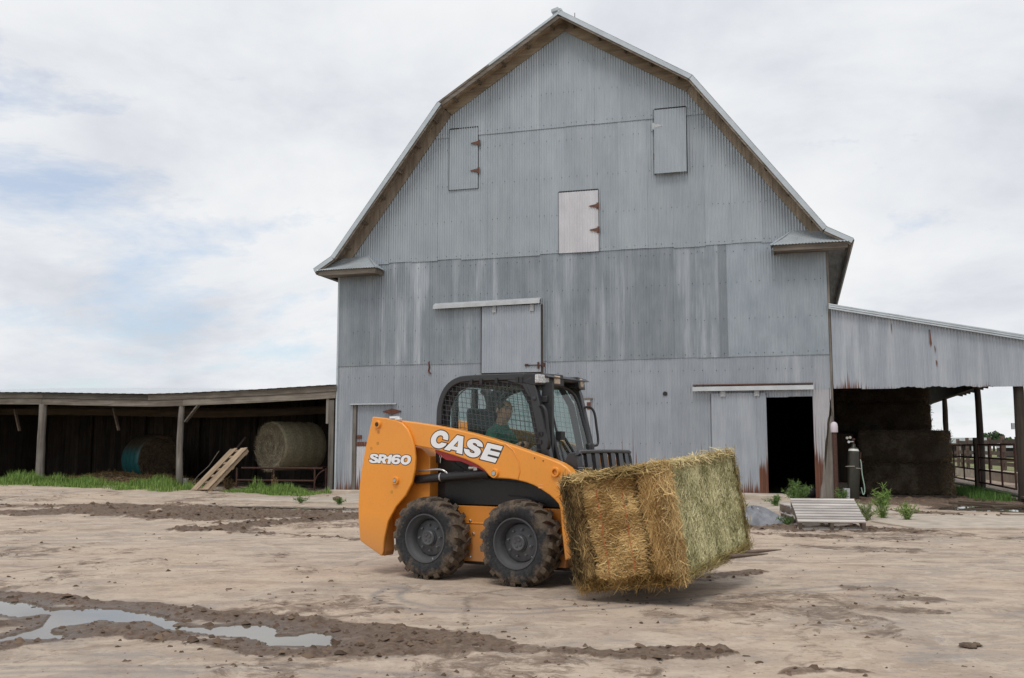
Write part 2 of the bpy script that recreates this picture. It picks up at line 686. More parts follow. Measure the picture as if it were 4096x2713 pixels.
# ------------------------------------------------------------------ hatches and doors
def hinge_shape(u, z, sgn, y, length=0.23):
    """strap hinge: leaf on the wall at u, strap tapering towards the door"""
    m = MB()
    m.prism([(u - 0.03, z - 0.085), (u + 0.03, z - 0.085), (u + 0.03, z + 0.085), (u - 0.03, z + 0.085)], lambda a, b, t: (a, t, b), y - 0.012, y)
    m.prism([(u, z - 0.055), (u + sgn * length, z - 0.008), (u + sgn * length, z + 0.014), (u, z + 0.055)], lambda a, b, t: (a, t, b), y - 0.022, y - 0.010)
    return m


def hatch(u0, u1, z0, z1, y, mat, hs, hmats, tone, lean=0.0, streak=0.1):
    fr = MB()
    fr.box(u0 - 0.014, u0 + 0.01, y + 0.008, y + 0.022, z0 - 0.01, z1 + 0.02)
    fr.box(u1 - 0.01, u1 + 0.010, y + 0.008, y + 0.022, z0 - 0.01, z1 + 0.02)
    fr.box(u0 + 0.01, u1 - 0.01, y + 0.008, y + 0.022, z1 - 0.01, z1 + 0.042)
    d = sheet('hatch_door', front, mat, u0, u1, z0, z1, y - 0.008, tone, streak, 0, 0, lean)
    fr.build('frame', M['dark_gap'], d)  # dark strips painting the shaded gap round the hatch
    for (u, z, s_), hm in zip(hs, hmats):
        hinge_shape(u, z, s_, y - 0.018).build('hinge', hm, d)
    return d


M['zinc'] = plain('pale_zinc', (0.43, 0.44, 0.45), 0.6, 0.3, 0.12, 4)
M['rust_light'] = plain('light_rust', (0.14, 0.070, 0.050), 0.85, 0.1, 0.35, 25, 0.2)
h1 = hatch(3.22, 4.05, 8.18, 9.86, -0.078, M['siding_hi'], [(4.08, 9.42, -1), (4.07, 8.66, -1)], [M['rust_light']] * 2, 0.96)
h2 = hatch(6.27, 7.33, 6.27, 7.88, -0.066, M['siding_pale'], [(7.32, 7.46, -1), (7.33, 6.83, -1)], [M['rust_light']] * 2, 1.0, streak=0.5)
h3 = hatch(8.81, 9.62, 8.16, 9.86, -0.098, M['siding_hi'], [(8.79, 9.43, 1), (8.81, 8.63, 1)], [M['zinc'], M['rust_light']], 0.95, 0.10)
h1['label'] = 'left hatch door with two rusty hinges'
h2['label'] = 'pale whitewashed middle hatch door'
h3['label'] = 'right hatch door standing slightly ajar'

# upper sliding door on its track
sd_ = sheet('sliding_door', front, M['siding_lo'], 4.17, 5.78, 3.19, 4.95, -0.085, 1.12, 0.15, 0, 0, 0.01)
sd_['label'] = 'upper sliding door hanging from a metal track'
MB().box(4.17, 5.78, -0.066, -0.045, 3.10, 3.19).box(4.14, 4.17, -0.08, -0.05, 3.19, 4.95).box(5.78, 5.83, -0.09, -0.05, 3.15, 4.95).build('frame', M['wood_dark'], sd_)
m = MB()
m.prism([(-0.045, 5.10), (-0.19, 5.02), (-0.20, 4.93), (-0.185, 4.93), (-0.175, 5.01), (-0.045, 5.08)], lambda a, b, t: (t, a, b + 0.013 * (t - 2.85)), 2.83, 5.78)
m.build('track', M['zinc'], sd_)
for u in (4.52, 5.55):
    MB().box(u - 0.05, u + 0.05, -0.125, -0.10, 4.78, 4.95).box(u - 0.018, u + 0.018, -0.133, -0.125, 4.82, 4.95).build('hanger', [M['zinc']], sd_)
MB().tube([(5.36, -0.12, 3.37), (5.9, -0.12, 3.36)], 0.014, 6).box(5.36, 5.45, -0.128, -0.10, 3.34, 3.40).box(5.70, 5.74, -0.135, -0.09, 3.27, 3.44).box(5.84, 5.90, -0.14, -0.09, 3.31, 3.42).build('bolt', M['rust_dark'], sd_)

# lower right sliding door, its rail and the dark doorway beside it
rd = sheet('sliding_door', front, M['siding_lo'], 10.09, 11.38, lambda u: 0.03 + 0.03 * math.sin(u * 17), 2.56, -0.085, 1.1, 0.35, 0.42)
rd['label'] = 'lower sliding door with rust creeping up from the bottom'
MB().box(10.09, 10.13, -0.072, -0.05, 0.05, 2.55).box(11.33, 11.38, -0.072, -0.045, 0.05, 2.55).box(10.13, 11.33, -0.068, -0.05, 2.45, 2.55).build('frame', M['wood_dark'], rd)
rs = sheet('edge_strip', rd, M['siding_lo'], 11.19, 11.395, 0.01, 2.50, -0.099, 1.05, 0.2, 0.95)
m = MB()
m.prism([(-0.03, 2.77), (-0.17, 2.72), (-0.19, 2.62), (-0.175, 2.62), (-0.16, 2.70), (-0.03, 2.75)], lambda a, b, t: (t, a, b), 9.65, 12.50)
m.build('track', M['zinc'], rd)
MB().box(9.66, 12.49, -0.155, -0.03, 2.758, 2.785).build('track_cover', M['rust_light'], rd)
for u in (10.38, 11.18):
    MB().box(u - 0.06, u + 0.06, -0.125, -0.10, 2.48, 2.62).box(u - 0.025, u + 0.025, -0.134, -0.125, 2.50, 2.62).build('hanger', M['zinc'], rd)

# left doorway: recessed leaf, jamb, drip strip and the big rusty butterfly hinge
ld = sheet('door', front, M['siding_lo'], 0.56, 1.62, 1.35, 2.40, 0.035, 0.95, 0.1, 0)
ld['label'] = 'lower left door, its bottom sheet pale and rusted'
sheet('door_sheet', ld, M['siding_pale'], 0.56, 1.62, 0.10, 1.37, 0.022, 0.95, 0.2, 0.28)
sheet('door_sheet', ld, M['siding_pale'], 0.56, 1.62, 1.28, 1.40, 0.012, 0.7, 0.2, 0.25, 1.3)
MB().box(0.44, 0.55, -0.01, 0.10, 0.1, 2.42).build('jamb', M['wood_z'], ld)
MB().prism([(0.02, 2.45), (-0.09, 2.41), (-0.09, 2.40), (0.02, 2.435)], lambda a, b, t: (t, a, b), 0.38, 1.75).build('drip_strip', M['zinc'], ld)
MB().prism([(1.36, 2.215), (1.60, 2.285), (1.62, 2.29), (1.89, 2.225), (1.89, 2.205), (1.63, 2.13), (1.6, 2.135), (1.36, 2.19)], lambda a, b, t: (a, t, b), -0.05, -0.028).build('hinge', M['rust'], ld)
MB().box(0.58, 0.72, 0.0, 0.03, 1.48, 1.58).build('latch', M['rust'], ld)
# boarded slit, its rusty plates and a hanging rusty strap
wb = MB().box(6.86, 7.06, -0.055, -0.022, 1.30, 2.46).build('board', M['zinc'], front)
for z in (2.30, 1.50):
    MB().box(6.98, 7.08, -0.068, -0.055, z - 0.09, z + 0.09).build('rusty_plate', M['rust'], wb)
MB().box(6.84, 7.13, -0.07, -0.03, 2.46, 2.50).build('cap', M['wood_x'], wb)
MB().tube([(2.68, -0.045, 3.52), (2.70, -0.06, 3.38), (2.67, -0.05, 3.28), (2.73, -0.05, 3.20)], [0.03, 0.025, 0.03, 0.028], 6, flat=0.3).build('rusty_strap', M['rust'], front)
MB().lathe([(0.001, 0), (0.055, 0), (0.055, 0.01)], (8.96, -0.03, 2.58), (0, -1, 0), 14, caps=True).build('hole_shade_disc', M['dark_gap'], front)  # flat dark disc painted for the shade inside a hole

# ------------------------------------------------------------------ side and back walls
MB().box(0.0, 0.07, 0.12, 18, 0, 6.2).build('side_wall', M['wood_dark'], barn)
sheet_side = MB()
for x in (12.815,):
    sheet_side.box(x, x + 0.07, 0.12, 18, 0, 6.2)
sheet_side.build('side_wall', M['wood_dark'], barn)
bp = [(0.0, 0), (12.88, 0), (12.88, 6.2)] + [(u, v) for u, v in reversed(WALL_TOP[1:-1])] + [(0.0, 6.2)]
MB().prism(bp, lambda a, b, t: (a, t, b), 18.0, 18.1).build('back_wall', M['wood_dark'], barn)
# corner boards, torn wooden post at the right, concrete footing
MB().box(-0.055, -0.005, -0.03, 0.14, 0.1, 6.1).build('corner_trim', M['trim'], barn)
MB().box(12.53, 12.70, 0.0, 0.11, 0.06, 2.46).build('corner_post', M['wood_z'], front)
MB().prism([(12.62, 0.02), (12.90, 0.02), (12.905, 1.95), (12.87, 2.0), (12.83, 1.8), (12.74, 1.0)], lambda a, b, t: (a, t, b), -0.006, 0.05).build('corner_post', M['wood_z'], front)
MB().box(12.885, 12.94, -0.02, 0.1, 0.05, 6.0).build('corner_trim', M['wood_z'], barn)
MB().box(-0.10, 1.9, -0.22, 0.3, -0.1, 0.11).build('footing', M['concrete'], barn, bevel=0.02)

# ------------------------------------------------------------------ roof
RP = [(-0.53, 6.12), (0.0, 6.44), (3.07, 10.50), (6.455, 12.63), (9.84, 10.50), (12.91, 6.44), (13.50, 6.12)]
OV = 0.55
for i, ((a, b), (c, d)) in enumerate(zip(RP, RP[1:])):
    ln = math.hypot(c - a, d - b)
    tx, tz = (c - a) / ln, (d - b) / ln
    nx, nz = -tz, tx
    pt = lambda s_, n_, y_, a=a, b=b, tx=tx, tz=tz, nx=nx, nz=nz: (a + tx * s_ + nx * n_, y_, b + tz * s_ + nz * n_)

    def slab(s0, s1, n0, n1, y0, y1):
        return MB().add([pt(s0, n0, y0), pt(s1, n0, y0), pt(s1, n0, y1), pt(s0, n0, y1), pt(s0, n1, y0), pt(s1, n1, y0), pt(s1, n1, y1), pt(s0, n1, y1)],
                        [(0, 3, 2, 1), (4, 5, 6, 7), (0, 1, 5, 4), (1, 2, 6, 5), (2, 3, 7, 6), (3, 0, 4, 7)])
    roof = slab(0, ln, -0.012, 0.0, -OV - 0.02, 18.5).build('roof_panel', M['roof_metal'], barn)
    # sheathing boards of the overhang, seen from below
    nb = 4
    for j in range(nb):
        y0 = -OV + 0.02 + (OV + 0.1) / nb * j
        slab(0.01, ln - 0.01, -0.045, -0.014, y0, y0 + (OV + 0.1) / nb - 0.008).build('soffit_board', M['soffit_a' if abs(tz) < 0.6 else 'soffit_b'], roof)
    slab(0.0, ln, -0.045, -0.014, 0.13, 18.4).build('sheathing', M['soffit_y'] if i in (0, 5) else M['wood_dark'], roof)
    # lookouts
    n = max(1, int(round(ln / 0.82)))
    for j in range(n):
        s_ = ln * (j + 0.5) / n
        slab(s_ - 0.025, s_ + 0.025, -0.13, -0.045, -OV + 0.03, -0.085).build('lookout', M['wood_y'], roof)
    # board against the wall
    if 0 < i < 5:
        slab(0.03, ln - 0.03, -0.30, -0.046, -0.105, -0.078).build('frieze_board', M['soffit_a' if abs(tz) < 0.6 else 'soffit_b'], roof)
    # metal rake trim at the front edge
    if i == 2:
        slab(0.0, ln, -0.155, -0.05, -OV - 0.012, -OV + 0.018).build('rake_board', M['wood_x'], roof)
        slab(0.0, ln * 0.42, -0.05, 0.006, -OV - 0.03, -OV + 0.0).build('rake_board', M['wood_x'], roof)
        slab(ln * 0.42, ln + 0.03, -0.05, 0.012, -OV - 0.035, -OV + 0.05).build('rake_trim', M['trim'], roof)
    else:
        slab(0.0, ln, -0.155, -0.02, -OV - 0.012, -OV + 0.018).build('rake_board', M['wood_x'], roof)
        slab(-0.005, ln + 0.005, -0.105, 0.014, -OV - 0.035, -OV - 0.012).build('rake_trim', M['trim'], roof)
        slab(0.0, ln, 0.002, 0.016, -OV - 0.035, -OV + 0.25).build('rake_trim', M['trim'], roof)
    if i in (0, 5):
        e = 0.0 if i == 0 else ln
        slab(e - 0.03, e + 0.03, -0.16, -0.0, -OV + 0.02, 18.4).build('eave_board', M['wood_y'], roof)
MB().tube([(6.455, -OV - 0.03, 12.64), (6.455, 18.5, 12.64)], 0.06, 10).build('ridge_cap', M['trim'], barn)
MB().tube([(6.46, 1.2, 12.6), (6.46, 1.2, 13.35)], 0.010, 6).build('lightning_rod', M['rust_dark'], barn)
MB().prism([(6.22, 12.62), (6.22, 12.69), (6.40, 12.74), (6.46, 12.66)], lambda a, b, t: (a, t, b), -OV - 0.03, -OV + 0.2).build('ridge_end', M['trim'], barn)

# boxed cornice returns with small hipped metal roofs
for side in (0, 1):
    f = (lambda u: u) if side == 0 else (lambda u: 12.97 - u)
    cr = empty('cornice_return', parent=barn)
    c0, c1, zt, zb = -0.40, 1.30, 6.05, 5.93
    bx_ = MB()
    bx_.box(min(f(c0), f(c1)), max(f(c0), f(c1)), -OV, -OV + 0.04, zb, zt + 0.04)
    e1 = f(c1)
    bx_.box(min(e1, e1 - 0.04 if side == 0 else e1 + 0.04), max(e1, e1 - 0.04 if side == 0 else e1 + 0.04), -OV + 0.04, -0.02, zb, zt + 0.04)
    bx_.build('fascia_board', M['wood_x'], cr)
    lo, hi = sorted((f(c0 + 0.05), f(c1 - 0.045)))
    for j in range(3):
        y0 = -OV + 0.045 + j * 0.155
        MB().box(lo, hi, y0, y0 + 0.148, zb + 0.02, zb + 0.045).build('soffit_board', M['wood_x'], cr)
    # hipped roof: front slope and end slope, corrugated
    yf, zf, zr = -OV - 0.06, zt + 0.02, 6.50
    a0, a1 = c0 - 0.05, c1 + 0.06
    r0, r1 = 0.16, 0.86
    m = MB()
    nseg = 72
    vv, fs = [], []
    for q in range(nseg + 1):
        t = q / nseg
        ub, ur = a0 + (a1 - a0) * t, r0 + (r1 - r0) * t
        w = 0.010 * math.sin(2 * math.pi * (ub - a0) / 0.075)
        vv += [(f(ub), yf, zf + w), (f((ub + ur) / 2), (yf - 0.06) / 2, (zf + zr) / 2 + w - 0.03), (f(ur), -0.06, zr + w * 0.4)]
    for q in range(nseg):
        fs += [(q * 3, q * 3 + 3, q * 3 + 4, q * 3 + 1), (q * 3 + 1, q * 3 + 4, q * 3 + 5, q * 3 + 2)]
    m.add(vv, fs)
    m.add([(f(a1), yf, zf), (f(a1), -0.05, zf), (f(r1), -0.06, zr)], [(0, 1, 2)])
    m.tube([(f(a1), yf, zf), (f(r1), -0.06, zr)], 0.02, 6)
    m.build('hip_roof', M['trim'], cr, smooth=60)

# ================================================================== ground
PUDDLE = [(-4.77, 8.55), (-4.25, 8.33), (-4.02, 8.21), (-3.76, 8.0), (-3.61, 7.81), (-3.32, 7.89), (-3.12, 7.87), (-2.85, 7.68), (-2.66, 7.56), (-2.56, 7.42), (-2.41, 7.29),
          (-2.41, 7.13), (-2.15, 7.06), (-1.97, 7.16), (-1.75, 7.16), (-1.62, 7.0), (-1.59, 6.77), (-1.44, 6.77), (-1.41, 6.89), (-1.27, 6.83), (-1.2, 6.74), (-1.19, 6.58),
          (-1.14, 6.43), (-1.34, 6.39), (-1.53, 6.43), (-1.65, 6.61), (-1.79, 6.72), (-2.0, 6.77), (-2.17, 6.89), (-2.37, 6.97), (-2.5, 7.13), (-2.62, 7.29), (-2.83, 7.25),
          (-2.99, 7.35), (-3.06, 7.13), (-3.17, 7.06), (-3.23, 7.0), (-3.14, 6.89), (-2.98, 6.77), (-2.95, 6.63), (-3.1, 6.61), (-3.25, 6.61), (-3.3, 6.5), (-3.44, 6.21),
          (-3.73, 6.72), (-3.38, 6.66), (-3.35, 6.83), (-3.33, 6.97), (-3.32, 7.13), (-3.41, 7.39), (-3.48, 7.59), (-3.56, 7.56), (-3.64, 7.45), (-3.85, 7.56), (-4.31, 7.74)]
PUDDLE_R = [(8.6, 20.3), (9.3, 19.5), (10.2, 18.9), (11.6, 18.6), (11.9, 20.2), (11.2, 21.4), (10.0, 21.9), (9.2, 21.2)]
PUDDLE_B = [(-6.4, 21.3), (-5.1, 21.05), (-4.1, 20.6), (-3.2, 20.4), (-1.5, 20.2), (-1.5, 19.7), (-3.3, 19.8), (-4.3, 20.1), (-5.3, 20.4), (-6.3, 20.9)]
# ribbons of churned mud, one with the bale's shadow painted in: (polyline, half width, strength)
MUD = [
    ([(-3.47, 6.25), (-3.22, 6.35), (-3.1, 6.58), (-2.89, 6.77), (-2.79, 7.0), (-2.55, 6.94), (-2.16, 6.61), (-1.92, 6.5), (-1.74, 6.4), (-1.49, 6.21), (-1.28, 6.11), (-1.05, 6.21), (-0.82, 6.25)], 0.16, 1.0),
    ([(-0.82, 6.25), (-0.53, 6.2), (-0.07, 6.27), (0.31, 6.24)], 0.17, 0.62),
    ([(-1.25, 6.3), (-1.0, 6.45), (-0.8, 6.62), (-0.5, 6.5), (-0.1, 6.45)], 0.17, 1.0),
    ([(-4.87, 8.74), (-4.36, 8.5), (-4.09, 8.42), (-3.68, 8.2), (-3.21, 8.05), (-2.83, 7.9), (-2.42, 7.55), (-2.07, 7.45), (-1.74, 7.35), (-1.42, 7.2), (-1.16, 7.05), (-0.94, 6.9), (-0.58, 6.71), (-0.24, 6.59)], 0.19, 0.8),
    ([(-3.85, 7.13), (-3.66, 7.19), (-3.52, 7.25), (-3.47, 7.52)], 0.16, 0.9),
    ([(-3.03, 7.0), (-2.84, 7.13), (-2.59, 7.06)], 0.12, 0.9),
    ([(-1.6, 6.95), (-1.3, 6.98), (-1.05, 6.75)], 0.12, 1.0),
    ([(-10.54, 18.73), (-9.76, 18.96), (-8.55, 18.96), (-7.84, 19.42), (-6.73, 18.51), (-5.73, 17.69), (-4.97, 17.5)], 0.75, 1.0),
    ([(-8.74, 20.9), (-7.79, 20.6), (-6.94, 20.2), (-5.74, 19.5), (-4.57, 18.73), (-3.59, 18.3), (-2.72, 18.3), (-1.0, 18.2), (0.5, 18.4)], 0.85, 1.0),
    ([(-13.0, 21.5), (-10.8, 21.0), (-8.8, 21.2), (-7.0, 21.3)], 0.8, 0.55),
    ([(-4.85, 15.17), (-4.58, 15.31), (-4.18, 15.17), (-4.05, 16.08), (-3.56, 16.76), (-3.09, 17.5), (-2.72, 17.9)], 0.42, 1.0),
    ([(-4.02, 14.61), (-3.24, 14.22), (-2.49, 13.85), (-1.98, 13.39)], 0.16, 0.55),
    ([(0.3, 6.27), (0.53, 6.12), (0.8, 6.08), (0.97, 6.01), (1.22, 6.12)], 0.09, 0.75),
    ([(0.75, 6.18), (0.95, 6.20), (1.1, 6.20), (1.25, 6.18)], 0.10, 0.8),
    ([(1.54, 5.65), (1.77, 5.72), (1.96, 5.65)], 0.06, 0.5),
    ([(1.78, 9.51), (2.1, 9.87), (2.39, 10.07)], 0.22, 0.6),  # mud under the bale, its shadow painted in with it
    ([(3.2, 8.85), (3.31, 8.55), (3.36, 8.28)], 0.25, 0.42),
    ([(2.66, 7.9), (3.0, 7.78), (3.15, 7.66)], 0.2, 0.42),
    ([(3.94, 12.55), (4.3, 12.25), (4.7, 12.1)], 0.35, 0.45),
    ([(7.3, 20.0), (7.69, 18.53), (8.47, 18.19), (9.4, 18.0), (11, 17.6)], 0.35, 0.7),
    ([(4.1, 15.4), (4.9, 15.3), (5.8, 15.0)], 0.5, 0.7),
    ([(3.3, 14.6), (3.9, 14.2), (4.4, 14.0)], 0.3, 0.6),
    ([tuple(bw(13.4, -0.6)[:2]), tuple(bw(15.0, -0.5)[:2]), tuple(bw(16.7, -0.4)[:2])], 1.0, 0.9),
    ([tuple(bw(13.2, 1.0)[:2]), tuple(bw(16.6, 1.2)[:2])], 1.3, 0.95),
    ([tuple(bw(16.2, 2.0)[:2]), tuple(bw(16.4, 6.0)[:2])], 0.6, 0.9),
]


def inside(px, py, poly):
    r = np.zeros(px.shape, bool)
    n = len(poly)
    for i in range(n):
        x0, y0 = poly[i]
        x1, y1 = poly[(i + 1) % n]
        c = ((y0 > py) != (y1 > py)) & (px < (x1 - x0) * (py - y0) / (y1 - y0 + 1e-12) + x0)
        r ^= c
    return r


def polydist(px, py, pts, closed=False):
    d = np.full(px.shape, 1e9)
    seq = list(zip(pts, pts[1:])) + ([(pts[-1], pts[0])] if closed else [])
    for (x0, y0), (x1, y1) in seq:
        dx, dy = x1 - x0, y1 - y0
        t = np.clip(((px - x0) * dx + (py - y0) * dy) / (dx * dx + dy * dy + 1e-12), 0, 1)
        d = np.minimum(d, np.hypot(px - x0 - t * dx, py - y0 - t * dy))
    return d


def spread(fine, lo, hi, far_lo, far_hi, grow=1.22):
    a = list(np.arange(lo, hi + 1e-6, fine))
    s, x = fine, a[-1]
    while x < far_hi:
        s *= grow
        x += s
        a.append(x)
    s, x, b = fine, a[0], []
    while x > far_lo:
        s *= grow
        x -= s
        b.append(x)
    return np.array(b[::-1] + a)


gx = spread(0.03, -5.4, 5.4, -900, 900, 1.05)
ys = [4.6]
while ys[-1] < 31:
    ys.append(ys[-1] + 0.0058 * ys[-1])
s_, y_ = 0.18, ys[-1]
while y_ < 1400:
    s_ *= 1.1
    y_ += s_
    ys.append(y_)
pre, s_, y_ = [], 0.05, 4.6
while y_ > -60:
    s_ *= 1.25
    y_ -= s_
    pre.append(y_)
gy = np.array(pre[::-1] + ys)
GX, GY = np.meshgrid(gx, gy)
near = (GY > 3.5) & (GY < 33) & (np.abs(GX) < 20)
mud = np.zeros(GX.shape)
wob = (fbm(GX * 3.0, GY * 1.7, 4, 11) - 0.5)
for pts, hw, st in MUD:
    x0, x1 = min(p[0] for p in pts) - hw * 3, max(p[0] for p in pts) + hw * 3
    y0, y1 = min(p[1] for p in pts) - hw * 3, max(p[1] for p in pts) + hw * 3
    sel = (GX > x0) & (GX < x1) & (GY > y0) & (GY < y1)
    d = polydist(GX[sel], GY[sel], pts)
    w = hw * (1.0 + 1.9 * wob[sel])
    mud[sel] = np.maximum(mud[sel], st * np.clip((w - d) / (0.55 * hw) + 0.3, 0, 1))
# general thin smears of mud
sm = fbm(GX * 0.8 + 5, GY * 0.55, 5, 23)
mud = np.where(near, np.maximum(mud, np.clip((sm - 0.56) * 4.5, 0, 0.40)), 0.0)
chunk = fbm(GX * 9, GY * 6.5, 4, 31, 0.6)
chunk2 = fbm(GX * 24, GY * 17, 3, 37)
pd = np.full(GX.shape, 1.0)
for pl in (PUDDLE, PUDDLE_R, PUDDLE_B):
    x0, x1 = min(p[0] for p in pl) - 0.6, max(p[0] for p in pl) + 0.6
    y0, y1 = min(p[1] for p in pl) - 0.6, max(p[1] for p in pl) + 0.6
    sel = (GX > x0) & (GX < x1) & (GY > y0) & (GY < y1)
    d = polydist(GX[sel], GY[sel], pl, True)
    d = np.where(inside(GX[sel], GY[sel], pl), -d, d) + 0.05 * (chunk2[sel] - 0.5)
    pd[sel] = np.minimum(pd[sel], d)
wet = np.clip(1 - pd / 0.5, 0, 1) ** 1.3 * near
mud = np.maximum(mud, np.clip(1 - pd / 0.16, 0, 0.95) * near)
Z = np.zeros(GX.shape)
Z += near * ((fbm(GX * 1.3, GY * 1.0, 4, 3) - 0.5) * 0.018 + (chunk2 - 0.5) * 0.004)
lump = np.clip(chunk * 1.6 - 0.42, 0, 1) ** 1.4
Z += mud * (0.006 + (0.05 + 0.05 * np.clip((GY - 12) / 4, 0, 1)) * lump + 0.022 * (chunk2 - 0.5)) * np.clip(pd / 0.28, 0.15, 1)
dip = np.clip(-pd / 0.05, 0, 1)
Z = np.where(pd < 0.0, Z * 0.12 - 0.03 * dip - 0.016, Z)
# wheel ruts printed in the mud to the right
for k_ in range(9):
    cx_, cy_ = 0.80 + 0.062 * k_, 6.29 + 0.03 * math.sin(k_)
    dd = np.hypot((GX - cx_) / 0.8, (GY - cy_) / 2.0)
    Z += np.where(dd < 0.05, 0.020 * np.cos(np.clip(dd / 0.05, 0, 1) * 1.57), 0)
# the land rises gently towards the left shed
rise = np.clip((-GX - 4.6) / 9.0, 0, 1) * np.clip((GY - 22.5) / 4.0, 0, 1) * 0.22
Z += np.where(near | (GX < 0), rise, 0) * (GY < 60)
Z -= np.clip((np.hypot(GX, GY) - 60) / 900, 0, 1) * 0.4
farm = ((GY > 44) | (GX < -20) | (GX > 26)).astype(float)
grassy = np.clip((GY - 40 - 6 * (fbm(GX * 0.1, GY * 0.1, 3, 5) - 0.5)) / 3.0, 0, 1)
grassy = np.maximum(grassy, np.clip((-GX - 17) / 3, 0, 1))
tread = np.clip(1 - np.abs(polydist(GX, GY, [(-1.03, 8.85), (-1.07, 8.48), (-0.97, 8.12), (-0.66, 7.82), (0.1, 7.7), (0.7, 7.95), (1.6, 8.3), (3.0, 9.0)]) - 0.10) / 0.06, 0, 1) * near
tread = np.maximum(tread, 0.8 * near * np.clip(1 - np.abs(polydist(GX, GY, [(-5, 5.2), (-2.6, 5.75), (-1.2, 5.75), (-0.2, 5.4)]) - 0.07) / 0.06, 0, 1))
V = np.stack([GX, GY, Z], -1).reshape(-1, 3)
ny, nx = GX.shape
idx = np.arange(ny * nx).reshape(ny, nx)
F = np.stack([idx[:-1, :-1], idx[:-1, 1:], idx[1:, 1:], idx[1:, :-1]], -1).reshape(-1, 4)

k = NM('yard_ground', 0.9, 0, 0.3)
c = k.pos()
big = k.noise(c, 0.45, 6, 0.6, 0.3)
mid = k.noise(k.map(c, (1.6, 1.9, 1)), 1.0, 10, 0.7, 0.6)
streaky = k.noise(k.map(c, (1.3, 2.4, 1), rot=(0, 0, 0.12)), 1.0, 10, 0.72, 0.5)
fine = k.noise(c, 17.0, 7, 0.78)
grit = k.noise(c, 150.0, 2, 0.6)
mudn, wetn, grn, trn = k.attr('mud'), k.attr('wet'), k.attr('grass'), k.attr('tread')
col = k.mix(k.ramp(big, [(0.42, 0.0), (0.56, 1.0)]), (0.48, 0.368, 0.278), (0.40, 0.325, 0.262))
col = k.mix(k.ramp(mid, [(0.49, 0.0), (0.56, 0.4), (0.68, 0.8)]), col, (0.31, 0.235, 0.175))  # darker patches, partly painting the small shadows of lumps
pat = k.noise(k.map(c, (2.6, 2.2, 1), loc=(21, 8, 0)), 1.0, 12, 0.76, 1.0)
col = k.mix(k.ramp(pat, [(0.565, 0.0), (0.60, 0.5), (0.68, 0.75)]), col, (0.25, 0.185, 0.135))
col = k.mix(k.ramp(pat, [(0.40, 0.55), (0.455, 0.0)]), col, (0.59, 0.49, 0.385))
vo = k.n.new('ShaderNodeTexVoronoi')
vo.feature = 'DISTANCE_TO_EDGE'
vo.inputs['Scale'].default_value = 0.33
wv = k.n.new('ShaderNodeVectorMath')
wv.operation = 'ADD'
k.l.new(c, wv.inputs[0])
k.l.new(k.ramp(k.noise(c, 1.6, 6, 0.65), [(0.0, 0.0), (1.0, 1.1)]), wv.inputs[1])
k.l.new(wv.outputs[0], vo.inputs['Vector'])
col = k.mix(k.ramp(vo.outputs['Distance'], [(0.0, 0.7), (0.011, 0.0)]), col, (0.15, 0.11, 0.08))
col = k.mix(k.ramp(streaky, [(0.50, 0.0), (0.57, 0.6), (0.7, 0.8)]), col, (0.56, 0.455, 0.35))
col = k.mix(k.ramp(streaky, [(0.38, 0.55), (0.44, 0.0)]), col, (0.26, 0.235, 0.215))
col = k.mix(k.ramp(fine, [(0.32, 0.75), (0.45, 0.0)]), col, (0.19, 0.145, 0.105))
spot = k.noise(k.map(c, (7, 9, 1), loc=(3, 1, 0)), 1.0, 6, 0.75)
col = k.mix(k.ramp(spot, [(0.62, 0.0), (0.67, 0.7)]), col, (0.225, 0.165, 0.12))
col = k.mix(k.ramp(spot, [(0.33, 0.6), (0.38, 0.0)]), col, (0.36, 0.36, 0.36))
col = k.mix(k.ramp(grit, [(0.6, 0.0), (0.75, 0.3)]), col, (0.60, 0.54, 0.45))
col = k.mix(k.math('MULTIPLY', trn, 0.7), col, (0.20, 0.195, 0.19))
mcol = k.mix(k.ramp(fine, [(0.34, 0.0), (0.68, 1.0)]), (0.080, 0.052, 0.036), (0.225, 0.160, 0.116))
brk = k.noise(k.map(c, (3.2, 3.6, 1), loc=(9, 4, 0)), 1.0, 12, 0.78, 0.8)
mm = k.math('ADD', mudn, k.math('ADD', k.math('MULTIPLY_ADD', brk, 2.0, -1.0), k.math('MULTIPLY_ADD', fine, 0.5, -0.25)))
col = k.mix(k.ramp(mm, [(0.30, 0.0), (0.42, 0.6), (0.62, 1.0)]), col, mcol)
col = k.mix(k.math('MULTIPLY', wetn, 0.35), col, (0.055, 0.038, 0.026))
gn = k.noise(c, 0.35, 6, 0.7)
gcol = k.ramp(gn, [(0.32, (0.055, 0.085, 0.022)), (0.5, (0.16, 0.17, 0.06)), (0.66, (0.33, 0.29, 0.15))])
col = k.mix(grn, col, gcol)
k.color(col)
k.rough(k.math('MULTIPLY_ADD', wetn, -0.45, k.math('MULTIPLY_ADD', big, -0.25, 0.95)))
k.bump(k.math('ADD', k.math('MULTIPLY_ADD', brk, 1.2, fine), k.math('MULTIPLY', grit, 0.25)), 0.7, 0.014)
ground = raw_mesh('ground', V, F, k.mat, smooth=True, n=4,
                  attrs={'mud': mud.ravel(), 'wet': wet.ravel(), 'grass': grassy.ravel(), 'tread': tread.ravel()})
tag(ground, kind='structure')

